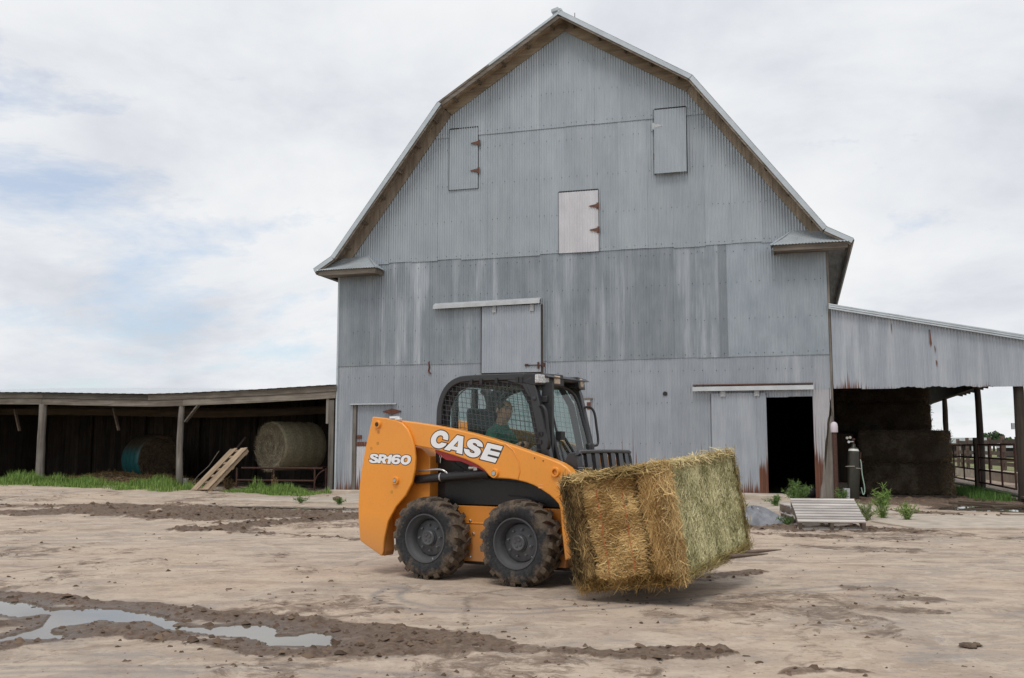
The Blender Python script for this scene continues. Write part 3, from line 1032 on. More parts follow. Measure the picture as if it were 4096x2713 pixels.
k = NM('puddle_water', 0.03, 0, 0.5)
wn_ = k.noise(k.pos(), 2.0, 3, 0.5)
k.color(k.ramp(wn_, [(0.3, (0.10, 0.085, 0.065)), (0.7, (0.16, 0.14, 0.11))]))
k.b.inputs['IOR'].default_value = 1.33
k.b.inputs['Coat Weight'].default_value = 0.0
k.b.inputs['Coat Roughness'].default_value = 0.02
k.b.inputs['Coat IOR'].default_value = 1.38
k.bump(k.noise(k.pos(), 9.0, 2, 0.5), 0.02, 0.01)
M['water'] = k.mat
for pl, z in ((PUDDLE, -0.0085), (PUDDLE_R, -0.008), (PUDDLE_B, -0.006)):
    cx_, cy_ = sum(p[0] for p in pl) / len(pl), sum(p[1] for p in pl) / len(pl)
    xs, ys_ = [p[0] for p in pl], [p[1] for p in pl]
    m = MB().add([(min(xs) - 0.05, min(ys_) - 0.05, z), (max(xs) + 0.05, min(ys_) - 0.05, z), (max(xs) + 0.05, max(ys_) + 0.05, z), (min(xs) - 0.05, max(ys_) + 0.05, z)], [(0, 1, 2, 3)])
    tag(m.build('puddle_water', M['water']), kind='structure')

# crumbs of mud and small stones: thin over the whole yard, thick where the mud is churned
def crumbs(xx, yy, zz, size, seed, cols):
    r = np.random.default_rng(seed)
    n = len(xx)
    base = np.array([(1, 0, -0.2), (0.3, 0.95, -0.2), (-0.8, 0.6, -0.2), (-0.85, -0.5, -0.2), (0.25, -0.95, -0.2), (0.1, 0.1, 0.8), (0.55, -0.2, 0.55), (-0.45, 0.2, 0.7)])
    fs = np.array([(0, 1, 5), (1, 2, 7), (2, 3, 7), (3, 4, 5), (4, 0, 6), (0, 5, 6), (5, 4, 6), (1, 7, 5), (7, 3, 5)])
    P = base[None] * np.stack([size * r.uniform(0.8, 1.7, n), size, size * r.uniform(0.45, 0.9, n)], 1)[:, None, :]
    P = P + r.normal(0, 0.15, P.shape) * size[:, None, None]
    a = r.random(n) * 6.283
    ca, sa = np.cos(a)[:, None], np.sin(a)[:, None]
    Q = np.stack([P[..., 0] * ca - P[..., 1] * sa + xx[:, None], P[..., 0] * sa + P[..., 1] * ca + yy[:, None], P[..., 2] + zz[:, None]], -1)
    F = fs[None] + (np.arange(n) * 8)[:, None, None]
    m = r.random((n, 1))
    C = np.array(cols[0]) * (1 - m) + np.array(cols[1]) * m
    return Q.reshape(-1, 3), F.reshape(-1, 3), np.repeat(C, 8, 0)


def ground_at(x, y, A):
    ix = np.clip(np.searchsorted(gx, x), 1, len(gx) - 1)
    iy = np.clip(np.searchsorted(gy, y), 1, len(gy) - 1)
    return A[iy, ix]


k = NM('loose_mud', 0.95, 0, 0.2)
k.color(k.attr('col', 'GEOMETRY', 'Color'))
M['crumb'] = k.mat
M['mud'] = plain('dry_mud', (0.115, 0.078, 0.053), 0.95, 0, 0.4, 30, 0.3)
r_ = np.random.default_rng(5)
n = 60000
yy = 4.8 * (26 / 4.8) ** r_.random(n)
xx = (r_.random(n) - 0.5) * 1.2 * yy
md_, pd_ = ground_at(xx, yy, mud), ground_at(xx, yy, pd)
cl = fbm(xx * 0.9, yy * 0.6, 4, 91)
prob = np.where(md_ > 0.45, np.where(yy < 12, 0.20, 0.42), 0.0) + np.clip((cl - 0.47) * 0.18, 0.005, 0.06) + 0.10 * np.clip(md_, 0, 0.4)
keep = (r_.random(n) < prob) & (pd_ > 0.02)
xx, yy, md_ = xx[keep], yy[keep], md_[keep]
sz = (np.where(md_ > 0.45, 0.005, 0.0055) + 0.020 * r_.random(len(xx)) ** 3 + np.where(r_.random(len(xx)) < 0.02, 0.014, 0)) * np.where(md_ > 0.45, 1.3, 0.85) * (0.7 + 0.05 * yy)
cv, cf, cc = crumbs(xx, yy, ground_at(xx, yy, Z) + 0.001, sz, 6, ((0.075, 0.048, 0.033), (0.18, 0.125, 0.088)))
tag(raw_mesh('mud_crumbs', cv, cf, M['crumb'], attrs={'col': cc}), 'small dark crumbs of mud scattered over the pale yard', 'mud crumbs', kind='stuff')

# ------------------------------------------------------------------ concrete slabs by the buildings
def slab_obj(name, pts, z1, parent=None):
    m = MB()
    m.prism(pts, lambda a, b, t: (a, b, t), -0.1, z1)
    return tag(m.build(name, M['concrete'], parent, bevel=0.015), kind='structure')


slab_obj('concrete_pad', [(-7.3, 23.6), (-6.6, 23.1), (-4.4, 22.3), (-2.0, 21.4), (-0.6, 21.1), (-0.6, 25.3), (-4.3, 26.4), (-4.6, 24.2)], 0.045)
slab_obj('concrete_pad', [(-15.5, 27.6), (-12.9, 26.4), (-11.4, 25.6), (-10.8, 26.0), (-12.6, 27.4), (-15.4, 28.9)], 0.10)
slab_obj('concrete_pad', [(-11.0, 25.2), (-8.6, 24.1), (-8.0, 24.3), (-8.4, 24.8), (-10.6, 25.9)], 0.07)
slab_obj('concrete_pad', [(4.2, 19.4), (7.3, 18.6), (7.7, 22.9), (4.6, 23.9)], 0.035)
slab_obj('concrete_pad', [(6.2, 15.3), (8.6, 15.2), (11, 16.2), (10.2, 18.3), (7.4, 18.4), (6.0, 17.2)], 0.03)

# ================================================================== skid steer loader
MO = Vector((0.019, 9.879, 0))
MYAW = -R(31.41)
lo = empty('skid_steer_loader', MO, MYAW)
tag(lo, 'orange and black skid steer loader with wire-screened cab carrying a hay bale', 'loader')


def paint(name, col, rough=0.32, dirt=0.35, coat=0.3):
    k = NM(name, rough, 0, 0.5)
    c = k.coord('Object')
    n = k.noise(c, 2.2, 5, 0.6)
    s_ = k.noise(c, 38, 4, 0.7)
    z = k.sepz(k.coord('Object', lo))[2]
    low = k.ramp(k.math('ADD', z, k.math('MULTIPLY_ADD', n, 0.5, -0.25)), [(0.12, 1.0), (0.55, 0.0)])
    col2 = k.mix(k.ramp(n, [(0.35, 0.0), (0.7, 1.0)]), col, tuple(x * 0.93 for x in col))
    col2 = k.mix(k.math('MULTIPLY', low, dirt), col2, (0.21, 0.155, 0.105))
    col2 = k.mix(k.math('MULTIPLY', k.ramp(s_, [(0.56, 0.0), (0.72, 1.0)]), 0.10 + dirt * 0.15), col2, (0.20, 0.15, 0.10))
    k.color(col2)
    k.rough(k.math('MULTIPLY_ADD', n, 0.18, rough - 0.05))
    k.b.inputs['Coat Weight'].default_value = coat
    k.b.inputs['Coat Roughness'].default_value = 0.15
    return k.mat


M['orange'] = paint('orange_paint', (0.82, 0.31, 0.036), 0.36, 0.45)
M['orange_low'] = paint('orange_paint_dusty', (0.70, 0.25, 0.03), 0.5, 0.6, 0.1)
M['black'] = paint('black_paint', (0.009, 0.009, 0.010), 0.42, 0.12, 0.15)
M['cabgrey'] = paint('charcoal_paint', (0.026, 0.027, 0.031), 0.40, 0.10, 0.2)
M['rimgrey'] = paint('dark_grey_rim', (0.06, 0.064, 0.072), 0.5, 0.12, 0.1)
M['steel'] = plain('bright_steel', (0.55, 0.55, 0.54), 0.3, 0.9, 0.15, 20)
M['chrome'] = plain('chrome_rod', (0.7, 0.7, 0.7), 0.12, 1.0, 0.05, 10)
M['red'] = paint('red_paint', (0.42, 0.018, 0.02), 0.4, 0.2)
M['white'] = plain('white_print', (0.82, 0.82, 0.83), 0.45, 0, 0.02)
M['ink'] = plain('dark_print', (0.018, 0.018, 0.018), 0.5, 0, 0.1)
M['seat'] = plain('black_vinyl', (0.025, 0.026, 0.028), 0.6, 0, 0.2)
M['plastic'] = plain('black_plastic', (0.018, 0.018, 0.02), 0.5, 0, 0.2)
M['wire'] = plain('grey_wire', (0.075, 0.075, 0.08), 0.5, 0.2, 0.1)
M['hose'] = plain('rubber_hose', (0.015, 0.015, 0.015), 0.6, 0, 0.2)
M['amber'] = plain('amber_lens', (0.55, 0.42, 0.30), 0.15, 0, 0.2, 60)
k = NM('lamp_lens', 0.12, 0.0)
v_ = k.n.new('ShaderNodeTexVoronoi')
v_.inputs['Scale'].default_value = 70
k.l.new(k.coord('Object'), v_.inputs['Vector'])
k.color(k.ramp(v_.outputs['Distance'], [(0.1, (0.78, 0.78, 0.76)), (0.6, (0.42, 0.42, 0.42))]))
M['lens'] = k.mat


def glass(name, tint, gloss=0.5, body=0.0, bodycol=(0.2, 0.3, 0.3)):
    m_ = bpy.data.materials.new(name)
    m_.use_nodes = True
    n, l = m_.node_tree.nodes, m_.node_tree.links
    n.clear()
    o = n.new('ShaderNodeOutputMaterial')
    tr = n.new('ShaderNodeBsdfTransparent')
    tr.inputs[0].default_value = (*tint, 1)
    gl = n.new('ShaderNodeBsdfGlossy')
    gl.inputs['Roughness'].default_value = 0.03
    df = n.new('ShaderNodeBsdfDiffuse')
    df.inputs[0].default_value = (*bodycol, 1)
    fr = n.new('ShaderNodeFresnel')
    fr.inputs[0].default_value = 1.5
    mu = n.new('ShaderNodeMath')
    mu.operation = 'MULTIPLY'
    mu.inputs[1].default_value = gloss
    l.new(fr.outputs[0], mu.inputs[0])
    m1 = n.new('ShaderNodeMixShader')
    m1.inputs[0].default_value = body
    l.new(tr.outputs[0], m1.inputs[1]); l.new(df.outputs[0], m1.inputs[2])
    m2 = n.new('ShaderNodeMixShader')
    l.new(mu.outputs[0], m2.inputs[0])
    l.new(m1.outputs[0], m2.inputs[1]); l.new(gl.outputs[0], m2.inputs[2])
    l.new(m2.outputs[0], o.inputs[0])
    return m_


M['glass_teal'] = glass('teal_tinted_glass', (0.90, 0.965, 0.945), 0.35, 0.02, (0.2, 0.36, 0.33))
M['glass_door'] = glass('door_glass', (0.74, 0.86, 0.83), 1.1, 0.05, (0.3, 0.36, 0.36))

XZ = lambda a, b, t: (a, t, b)


def smooth_loop(pts, n=3):
    """Catmull-Rom through a closed loop"""
    out = []
    L = len(pts)
    for i in range(L):
        p0, p1, p2, p3 = (Vector((*pts[(i + j) % L], 0)) for j in (-1, 0, 1, 2))
        for q in range(n):
            t = q / n
            out.append(tuple((0.5 * ((2 * p1) + (p2 - p0) * t + (2 * p0 - 5 * p1 + 4 * p2 - p3) * t * t + (3 * p1 - p0 - 3 * p2 + p3) * t ** 3))[:2]))
    return out


def smooth_open(pts, n=4):
    out = []
    L = len(pts)
    for i in range(L - 1):
        p0, p1, p2, p3 = (Vector(pts[max(0, min(L - 1, i + j))]) for j in (-1, 0, 1, 2))
        for q in range(n):
            t = q / n
            out.append(0.5 * ((2 * p1) + (p2 - p0) * t + (2 * p0 - 5 * p1 + 4 * p2 - p3) * t * t + (3 * p1 - p0 - 3 * p2 + p3) * t ** 3))
    out.append(Vector(pts[-1]))
    return out


# ------------------------------------------------------------------ chassis
MB().box(-0.86, 0.84, -0.475, 0.475, 0.165, 0.69).box(-0.80, 0.80, -0.482, 0.482, 0.52, 0.535).build('chassis', M['orange_low'], lo, bevel=0.012)
for x in (-0.17, -0.13, 0.02):
    pass
bo = MB()
for x, z in ((-0.20, 0.55), (-0.16, 0.43), (-0.02, 0.22), (-0.20, 0.21), (0.03, 0.57)):
    bo.lathe([(0.014, 0), (0.014, 0.012), (0.008, 0.016)], (x, -0.475, z), (0, -1, 0), 6, caps=True)
bo.build('bolts', M['steel'], lo)
MB().box(-0.6, 0.9, -0.40, 0.40, 0.13, 0.165).build('belly_plate', M['black'], lo)
# black upper body side, engine box and front floor
body = [(-0.98, 0.69), (0.84, 0.69), (0.93, 0.80), (0.74, 0.90), (0.70, 1.02), (-0.60, 1.16), (-0.98, 1.16)]
MB().prism(body, XZ, -0.43, 0.43).build('body', M['black'], lo, bevel=0.012)
sp_ = MB()
sp_.prism([(-0.52, 0.70), (0.80, 0.70), (0.86, 0.78), (0.62, 0.90), (0.10, 0.94), (-0.30, 0.96), (-0.52, 1.02)], XZ, -0.455, -0.425)
sp_.beam((0.22, -0.462, 0.80), (0.42, -0.462, 0.79), 0.012, 0.012).beam((0.42, -0.462, 0.79), (0.62, -0.462, 0.74), 0.012, 0.012)
sp_.build('side_panel', M['black'], lo, bevel=0.006)
MB().prism([(-1.02, 0.40), (-0.86, 0.30), (-0.62, 0.70), (-0.62, 1.16), (-0.72, 1.24), (-1.02, 1.30)], XZ, -0.57, 0.57).build('rear_upright', M['orange_low'], lo, bevel=0.01)
MB().prism([(-1.30, 0.42), (-1.02, 0.34), (-1.02, 1.28), (-1.20, 1.22)], XZ, -0.52, 0.52).build('engine_door', M['orange'], lo, bevel=0.03)

# ------------------------------------------------------------------ arms and rear towers
TOWER = [(-1.217, 1.557), (-1.265, 1.385), (-1.31, 1.218), (-1.345, 1.05), (-1.372, 0.88), (-1.384, 0.70), (-1.378, 0.52), (-1.352, 0.322), (-1.076, 0.188), (-1.057, 0.236),
         (-1.049, 0.36), (-1.002, 0.532), (-0.905, 0.675), (-0.789, 0.786), (-0.713, 0.911), (-0.682, 1.04), (-0.676, 1.15), (-0.692, 1.25), (-0.725, 1.345), (-0.775, 1.43), (-0.842, 1.488), (-0.92, 1.518), (-1.05, 1.54)]
ARM = [(-1.08, 1.53), (-0.899, 1.515), (-0.68, 1.49), (-0.452, 1.459), (-0.24, 1.424), (-0.026, 1.380), (0.19, 1.328), (0.397, 1.269), (0.61, 1.206), (0.816, 1.144), (0.913, 1.109), (0.978, 1.072), (1.033, 1.012),
       (1.07, 0.94), (1.08, 0.85), (1.06, 0.55), (1.05, 0.30), (0.95, 0.26), (0.92, 0.50), (0.905, 0.70), (0.887, 0.751), (0.845, 0.79), (0.798, 0.825), (0.7, 0.88), (0.63, 0.91), (0.55, 0.934), (0.46, 0.952), (0.38, 0.962), (0.27, 0.966),
       (0.20, 0.965), (0.155, 0.985), (0.101, 1.04), (0.04, 1.078), (-0.024, 1.105), (-0.11, 1.136), (-0.206, 1.163), (-0.35, 1.20), (-0.506, 1.235), (-0.708, 1.265), (-1.05, 1.30)]
for sg in (-1, 1):
    y0, y1 = (-0.70, -0.585) if sg < 0 else (0.585, 0.70)
    arm = MB().prism(ARM, XZ, y0, y1).build('loader_arm', M['orange'], lo, bevel=0.012, seg=3)
    ya, yb = (-0.735, -0.702) if sg < 0 else (0.702, 0.735)
    tw = MB().prism(TOWER, XZ, ya, yb).build('rear_tower', M['orange'], lo, bevel=0.010, seg=3)
    MB().prism([(x * 0.985 - 0.012, z) for x, z in TOWER[2:10]] + [(-1.10, 0.9), (-1.05, 1.30)], XZ, (-0.70 if sg < 0 else 0.56), (-0.56 if sg < 0 else 0.70)).build('inner_plate', M['orange_low'], tw)
    if sg < 0:
        # pivot bosses and pins
        for (x, z), r_, ym, par, pinm in (((-1.14, 1.478), 0.034, -0.735, tw, M['rust_dark']), ((-0.905, 0.927), 0.034, -0.735, tw, M['steel']), ((0.221, 1.012), 0.040, -0.70, arm, M['steel']), ((0.864, 1.031), 0.040, -0.70, arm, M['orange_low'])):
            ps = MB().lathe([(r_ + 0.006, -0.002), (r_ + 0.004, 0.018), (r_, 0.026), (r_ * 0.66, 0.026), (r_ * 0.62, 0.006)], (x, ym, z), (0, -1, 0), 24).build('pivot_boss', M['orange'], par, smooth=50)
            MB().lathe([(0.001, 0.028), (r_ * 0.5, 0.028), (r_ * 0.58, 0.022), (r_ * 0.60, 0.0)], (x, ym - 0.004 if pinm is not M['orange_low'] else ym + 0.02, z), (0, -1, 0), 20).build('pin', pinm, ps, smooth=40)
        # weld bead and small studs on the arm
        MB().tube([Vector((x, -0.7015, z)) for x, z in ((0.33, 1.285), (0.42, 1.225), (0.475, 1.13), (0.49, 1.03), (0.47, 0.965))], 0.006, 6).build('weld_bead', M['orange'], arm, smooth=60)
        st = MB()
        for x, z in ((0.645, 1.155), (0.735, 1.13)):
            st.lathe([(0.007, 0), (0.005, 0.006)], (x, -0.70, z), (0, -1, 0), 6, caps=True)
        st.build('studs', M['plastic'], arm)
        MB().box(0.685, 0.735, -0.7025, -0.70, 0.885, 0.897).box(0.685, 0.735, -0.7025, -0.70, 0.912, 0.920).build('sticker', plain('faded_sticker', (0.80, 0.36, 0.12), 0.5), arm)
        # dull spots where plugs were painted over
        dp = MB()
        for x, z in ((-1.135, 1.40), (-1.143, 1.29), (-1.225, 1.24), (-0.958, 0.815)):
            dp.lathe([(0.001, 0.0), (0.017, 0.0), (0.019, -0.004)], (x, -0.7358, z), (0, -1, 0), 14)
        dp.build('plugs', plain('dull_orange_plug', (0.56, 0.24, 0.035), 0.6), tw)
        MB().box(-1.00, -0.90, -0.735, -0.70, 1.536, 1.556).box(-0.93, -0.87, -0.735, -0.70, 1.524, 1.542).build('label_plate', M['white'], tw)
MB().tube([(-1.2, -0.57, 1.42), (-1.2, 0.57, 1.42)], 0.05, 14).build('cross_tube', M['orange'], lo, smooth=50)
MB().tube([(1.0, -0.60, 0.55), (1.0, 0.60, 0.55)], 0.07, 14).build('front_cross_tube', M['orange'], lo, smooth=50)

# lettering on the arm and tower: flat print, traced as outlines in drawing units
CASE = [
    [[(640, 430), (655, 360), (650, 290), (620, 230), (570, 185), (500, 155), (420, 145), (340, 165), (270, 205), (210, 265), (170, 330), (148, 400), (148, 470), (165, 535), (205, 590), (260, 630), (330, 650), (400, 655), (470, 640), (530, 610), (580, 565), (612, 518),
      (458, 486), (420, 515), (375, 525), (325, 505), (300, 450), (300, 400), (325, 340), (375, 295), (435, 282), (490, 305), (508, 345), (498, 395)]],
    [[(905, 281), (1084, 326), (1049, 822), (880, 778), (893, 720), (733, 681), (690, 728), (525, 683)], [(935, 440), (800, 590), (912, 620)]],
    [[(1618, 627), (1622, 565), (1595, 505), (1540, 450), (1470, 412), (1390, 393), (1310, 395), (1240, 420), (1195, 465), (1178, 525), (1190, 590), (1235, 640), (1300, 685), (1350, 712), (1388, 745), (1395, 770), (1375, 788), (1330, 785), (1280, 765), (1255, 730), (1252, 692),
      (1095, 655), (1100, 720), (1125, 790), (1180, 845), (1250, 885), (1330, 905), (1410, 902), (1480, 875), (1530, 830), (1560, 770), (1562, 715), (1530, 660), (1480, 625), (1420, 590), (1365, 562), (1343, 535), (1345, 512), (1375, 503), (1420, 513), (1455, 545), (1466, 588)]],
    [[(1745, 500), (2156, 602), (2110, 718), (1840, 654), (1815, 708), (2086, 775), (2040, 882), (1766, 815), (1742, 866), (2012, 935), (1955, 1050), (1535, 950)]]]
SR160 = [
    [[(655, 337), (640, 280), (600, 225), (530, 190), (440, 180), (350, 190), (280, 220), (245, 270), (240, 330), (270, 385), (330, 425), (400, 455), (450, 475), (480, 500), (465, 530), (420, 535), (370, 520), (345, 490), (335, 465), (190, 465), (200, 530), (230, 580), (290, 615), (370, 630), (450, 632),
      (530, 620), (590, 590), (630, 540), (635, 480), (620, 430), (580, 390), (520, 360), (450, 335), (400, 310), (385, 290), (400, 280), (440, 275), (490, 290), (512, 337)]],
    [[(680, 205), (900, 212), (985, 235), (1040, 290), (1045, 350), (1020, 420), (955, 480), (1040, 648), (870, 642), (810, 512), (760, 515), (738, 634), (595, 628), (640, 450)], [(800, 325), (880, 320), (900, 350), (880, 395), (795, 400)]],
    [[(1180, 220), (1310, 222), (1215, 657), (1070, 652), (1120, 415), (1030, 410), (1045, 330), (1110, 310), (1155, 270)]],
    [[(1715, 347), (1700, 290), (1650, 240), (1560, 215), (1460, 220), (1370, 255), (1310, 320), (1275, 400), (1258, 480), (1265, 560), (1310, 620), (1390, 665), (1480, 675), (1580, 660), (1650, 610), (1680, 540), (1680, 470), (1640, 410), (1580, 380), (1500, 375), (1430, 390), (1445, 345), (1490, 322), (1540, 325), (1575, 347)],
     [(1410, 530), (1440, 480), (1500, 470), (1545, 490), (1550, 530), (1520, 565), (1460, 575), (1420, 560)]],
    [[(1940, 235), (2050, 245), (2140, 290), (2180, 370), (2180, 470), (2140, 570), (2060, 650), (1960, 695), (1860, 690), (1770, 650), (1710, 580), (1695, 500), (1710, 410), (1760, 320), (1840, 260)],
     [(1950, 355), (2010, 370), (2025, 430), (2010, 510), (1960, 570), (1900, 575), (1850, 540), (1845, 470), (1865, 400), (1905, 365)]]]


def lettering(glyphs, A, y, edge, parent):
    mp = lambda p: (A[0] * p[0] + A[1], A[2] * p[1] + A[3])
    for gi, loops in enumerate(glyphs):
        L2 = [[mp(p) for p in lp] for lp in loops]
        m = MB()
        flat = [p for lp in L2 for p in lp]
        tris = tessellate_polygon([[Vector((a, b, 0)) for a, b in lp] for lp in L2])
        yw = y - 0.0022 - 0.0002 * gi
        m.add([(a, yw, b) for a, b in flat], [tuple(t) for t in tris], 0)
        for lp in L2:
            n = len(lp)
            outer, inner = [], []
            for i in range(n):
                p0, p1, p2 = (Vector(lp[(i + j) % n]) for j in (-1, 0, 1))
                d0, d1 = (p1 - p0).normalized(), (p2 - p1).normalized()
                nrm = Vector((-d0.y - d1.y, d0.x + d1.x))
                nrm = nrm.normalized() if nrm.length > 1e-6 else Vector((-d0.y, d0.x))
                mit = min(1.8, 1 / max(0.3, nrm.dot(Vector((-d0.y, d0.x)))))
                outer.append(p1 + nrm * edge * mit)
                inner.append(p1 - nrm * edge * mit)
            vv = [(a, y - 0.0012, b) for a, b in outer] + [(a, y - 0.0012, b) for a, b in inner]
            m.add(vv, [(i, (i + 1) % n, n + (i + 1) % n, n + i) for i in range(n)], 1)
        m.build('letter', [M['white'], M['ink']], parent)


right_arm = [o for o in lo.children if o.name.startswith('loader_arm')][0]
right_tower = [o for o in lo.children if o.name.startswith('rear_tower')][0]
lettering(CASE, (0.0004087, -0.5743, -0.000337, 1.4615), -0.70, 0.0092, right_arm)
lettering(SR160, (0.0002645, -1.3014, -0.000207, 1.2244), -0.735, 0.0066, right_tower)

# lift cylinder, hoses, red arm-support strut
cy = MB().tube([(-0.76, -0.60, 0.935), (0.07, -0.60, 1.005)], 0.043, 18).build('lift_cylinder', M['black'], lo, smooth=50)
MB().tube([(0.07, -0.60, 1.005), (0.22, -0.60, 1.012)], 0.024, 14).build('cylinder_rod', M['chrome'], cy, smooth=50)
MB().tube([(0.06, -0.60, 1.004), (0.095, -0.60, 1.007)], 0.047, 16).build('gland', M['black'], cy, smooth=50)
MB().lathe([(0.046, -0.008), (0.047, 0.0), (0.046, 0.008)], (-0.455, -0.60, 0.962), (0.997, 0, 0.08), 18).build('clamp', M['steel'], cy, smooth=60)
MB().tube(smooth_open([(-0.72, -0.63, 1.02), (-0.55, -0.635, 1.035), (-0.43, -0.635, 1.035), (-0.37, -0.62, 1.0)], 5), 0.010, 8).build('oil_line', M['steel'], cy, smooth=60)
MB().tube([(-0.13, -0.60, 1.055), (-0.07, -0.60, 1.06)], 0.020, 10).box(-0.075, -0.035, -0.615, -0.585, 1.02, 1.08).build('port_fitting', M['steel'], cy, smooth=40)
MB().tube(smooth_open([(-0.45, -0.50, 1.19), (-0.36, -0.50, 1.10), (-0.25, -0.50, 1.03), (-0.20, -0.50, 1.0)], 5), 0.007, 6).build('hose', M['hose'], lo, smooth=60)
strut = [(-0.50, 1.245), (-0.495, 1.205), (-0.42, 1.155), (-0.36, 1.128), (-0.20, 1.118), (-0.10, 1.085), (0.02, 1.05), (0.10, 1.015), (0.12, 1.06), (0.0, 1.13), (-0.20, 1.19)]
stt = MB().prism(strut, XZ, -0.655, -0.60).build('arm_support_strut', M['red'], lo, bevel=0.004)
MB().lathe([(0.012, -0.004), (0.016, 0.0), (0.012, 0.004)], (-0.425, -0.662, 1.165), (0, 1, 0), 12).tube([(-0.425, -0.662, 1.15), (-0.428, -0.662, 1.10)], 0.004, 6).build('retaining_pin', M['steel'], stt)

# ------------------------------------------------------------------ wheels
M['rubber'] = None
k = NM('muddy_rubber', 0.85, 0, 0.3)
c = k.coord('Object')
n1 = k.noise(c, 7, 6, 0.7)
n2 = k.noise(c, 40, 4, 0.7)
sx = k.sepz(c)
rr_ = k.math('SQRT', k.math('ADD', k.math('MULTIPLY', sx[0], sx[0]), k.math('MULTIPLY', sx[2], sx[2])))
base = k.ramp(n2, [(0.3, (0.014, 0.014, 0.015)), (0.7, (0.040, 0.040, 0.042))])
mudc = k.ramp(n2, [(0.3, (0.085, 0.062, 0.043)), (0.7, (0.17, 0.13, 0.095))])
fac = k.ramp(k.math('ADD', k.math('MULTIPLY', rr_, 3.6), k.math('MULTIPLY_ADD', n1, 1.7, -1.32)), [(0.55, 0.0), (0.80, 1.0)])
k.color(k.mix(k.math('MULTIPLY', fac, 0.9), base, mudc))
k.bump(n2, 0.3, 0.01)
M['rubber'] = k.mat


def make_wheel():
    w = empty('wheel')
    # local: axis along y, outer face at y=0, inner at y=0.27
    prof = [(0.222, 0.035), (0.232, 0.022), (0.262, 0.006), (0.300, 0.002), (0.325, 0.010), (0.334, 0.014), (0.339, 0.022), (0.347, 0.035), (0.352, 0.060), (0.355, 0.10), (0.356, 0.135), (0.355, 0.17), (0.352, 0.21), (0.345, 0.235), (0.325, 0.258), (0.26, 0.264), (0.22, 0.24)]
    t = MB().lathe(prof, (0, 0, 0), (0, 1, 0), 72)
    N = 19
    for row in (0, 1):
        for i in range(N):
            a0 = 2 * math.pi * (i + 0.5 * row) / N
            # a lug: from the shoulder, sweeping back to the middle of the tread
            ya, ym, yc = (0.028, 0.072, 0.150) if row == 0 else (0.242, 0.198, 0.120)
            pts = []
            for (yy, da, wid, r0, r1) in ((ya - (0.012 if row == 0 else -0.012), 0.0, 0.060, 0.322, 0.352), (ya, 0.01, 0.062, 0.335, 0.374), (ym, 0.05, 0.055, 0.345, 0.3795), (yc, 0.17, 0.050, 0.347, 0.381)):
                for (ww, rr2) in ((-0.5, r0), (0.5, r0), (0.42, r1), (-0.42, r1)):
                    ang = a0 + da + ww * wid / 0.36
                    pts.append((math.cos(ang) * rr2, yy, -math.sin(ang) * rr2))
            fs = [(0, 1, 2, 3), (15, 14, 13, 12)]
            for q in range(3):
                for e in range(4):
                    a, b = q * 4 + e, q * 4 + (e + 1) % 4
                    fs.append((a, b, b + 4, a + 4))
            t.add(pts, fs)
    t.build('tyre', M['rubber'], w, smooth=38)
    rim = MB().lathe([(0.205, 0.055), (0.218, 0.048), (0.228, 0.030), (0.224, 0.020), (0.214, 0.020), (0.208, 0.032), (0.200, 0.055), (0.186, 0.068), (0.180, 0.095), (0.172, 0.125), (0.168, 0.150), (0.166, 0.128), (0.150, 0.118), (0.128, 0.118), (0.105, 0.108), (0.080, 0.105), (0.078, 0.090), (0.001, 0.090)], (0, 0, 0), (0, 1, 0), 48).build('rim', M['rimgrey'], w, smooth=35)
    MB().lathe([(0.072, 0.092), (0.070, 0.072), (0.062, 0.064), (0.048, 0.066), (0.040, 0.070), (0.001, 0.070)], (0, 0, 0), (0, 1, 0), 32).build('hub_cap', M['rimgrey'], w, smooth=35)
    for i in range(4):
        a = math.pi / 4 + i * math.pi / 2
        MB().lathe([(0.014, 0.071), (0.012, 0.064), (0.001, 0.063)], (math.cos(a) * 0.03, 0, math.sin(a) * 0.03), (0, 1, 0), 10).build('hub_dimple', M['rimgrey'], w, smooth=50)
    for i in range(8):
        a = 2 * math.pi * (i + 0.3) / 8
        x, z = math.cos(a) * 0.118, math.sin(a) * 0.118
        MB().lathe([(0.017, 0.117), (0.016, 0.112), (0.0105, 0.112), (0.0105, 0.094), (0.006, 0.092), (0.006, 0.085), (0.001, 0.085)], (x, 0, z), (0, 1, 0), 6).build('wheel_nut', M['wheel_nut'], w)
    MB().tube([(0.12, 0.03, -0.155), (0.14, 0.015, -0.165)], 0.006, 6).build('valve', M['steel'], w)
    return w


M['wheel_nut'] = plain('dull_wheel_nut', (0.16, 0.16, 0.165), 0.45, 0.5, 0.2, 30)
wh = make_wheel()
wh.parent = lo
wh.location = (-0.545, -0.770, 0.386)
wh.scale = (1.03, 1.03, 1.03)
wh.rotation_euler = (0, R(11), 0)
w2 = copy_tree(wh, lo)
w2.location = (0.465, -0.770, 0.386)
w2.rotation_euler = (0, R(-20), 0)
for x in (-0.505, 0.505):
    w3 = copy_tree(wh, lo)
    w3.location = (x - 0.04, 0.770, 0.386)
    w3.rotation_euler = (0, R(30), R(180))
for x in (-0.545, 0.465):
    MB().tube([(x, -0.66, 0.386), (x, 0.66, 0.386)], 0.06, 12).build('axle', M['black'], lo)

# ------------------------------------------------------------------ cab
HW = 0.44
side = [(-0.595, 1.10), (-0.590, 1.55), (-0.575, 1.68), (-0.53, 1.79), (-0.46, 1.865), (-0.36, 1.910), (-0.24, 1.922), (0.10, 1.922), (0.40, 1.918)]


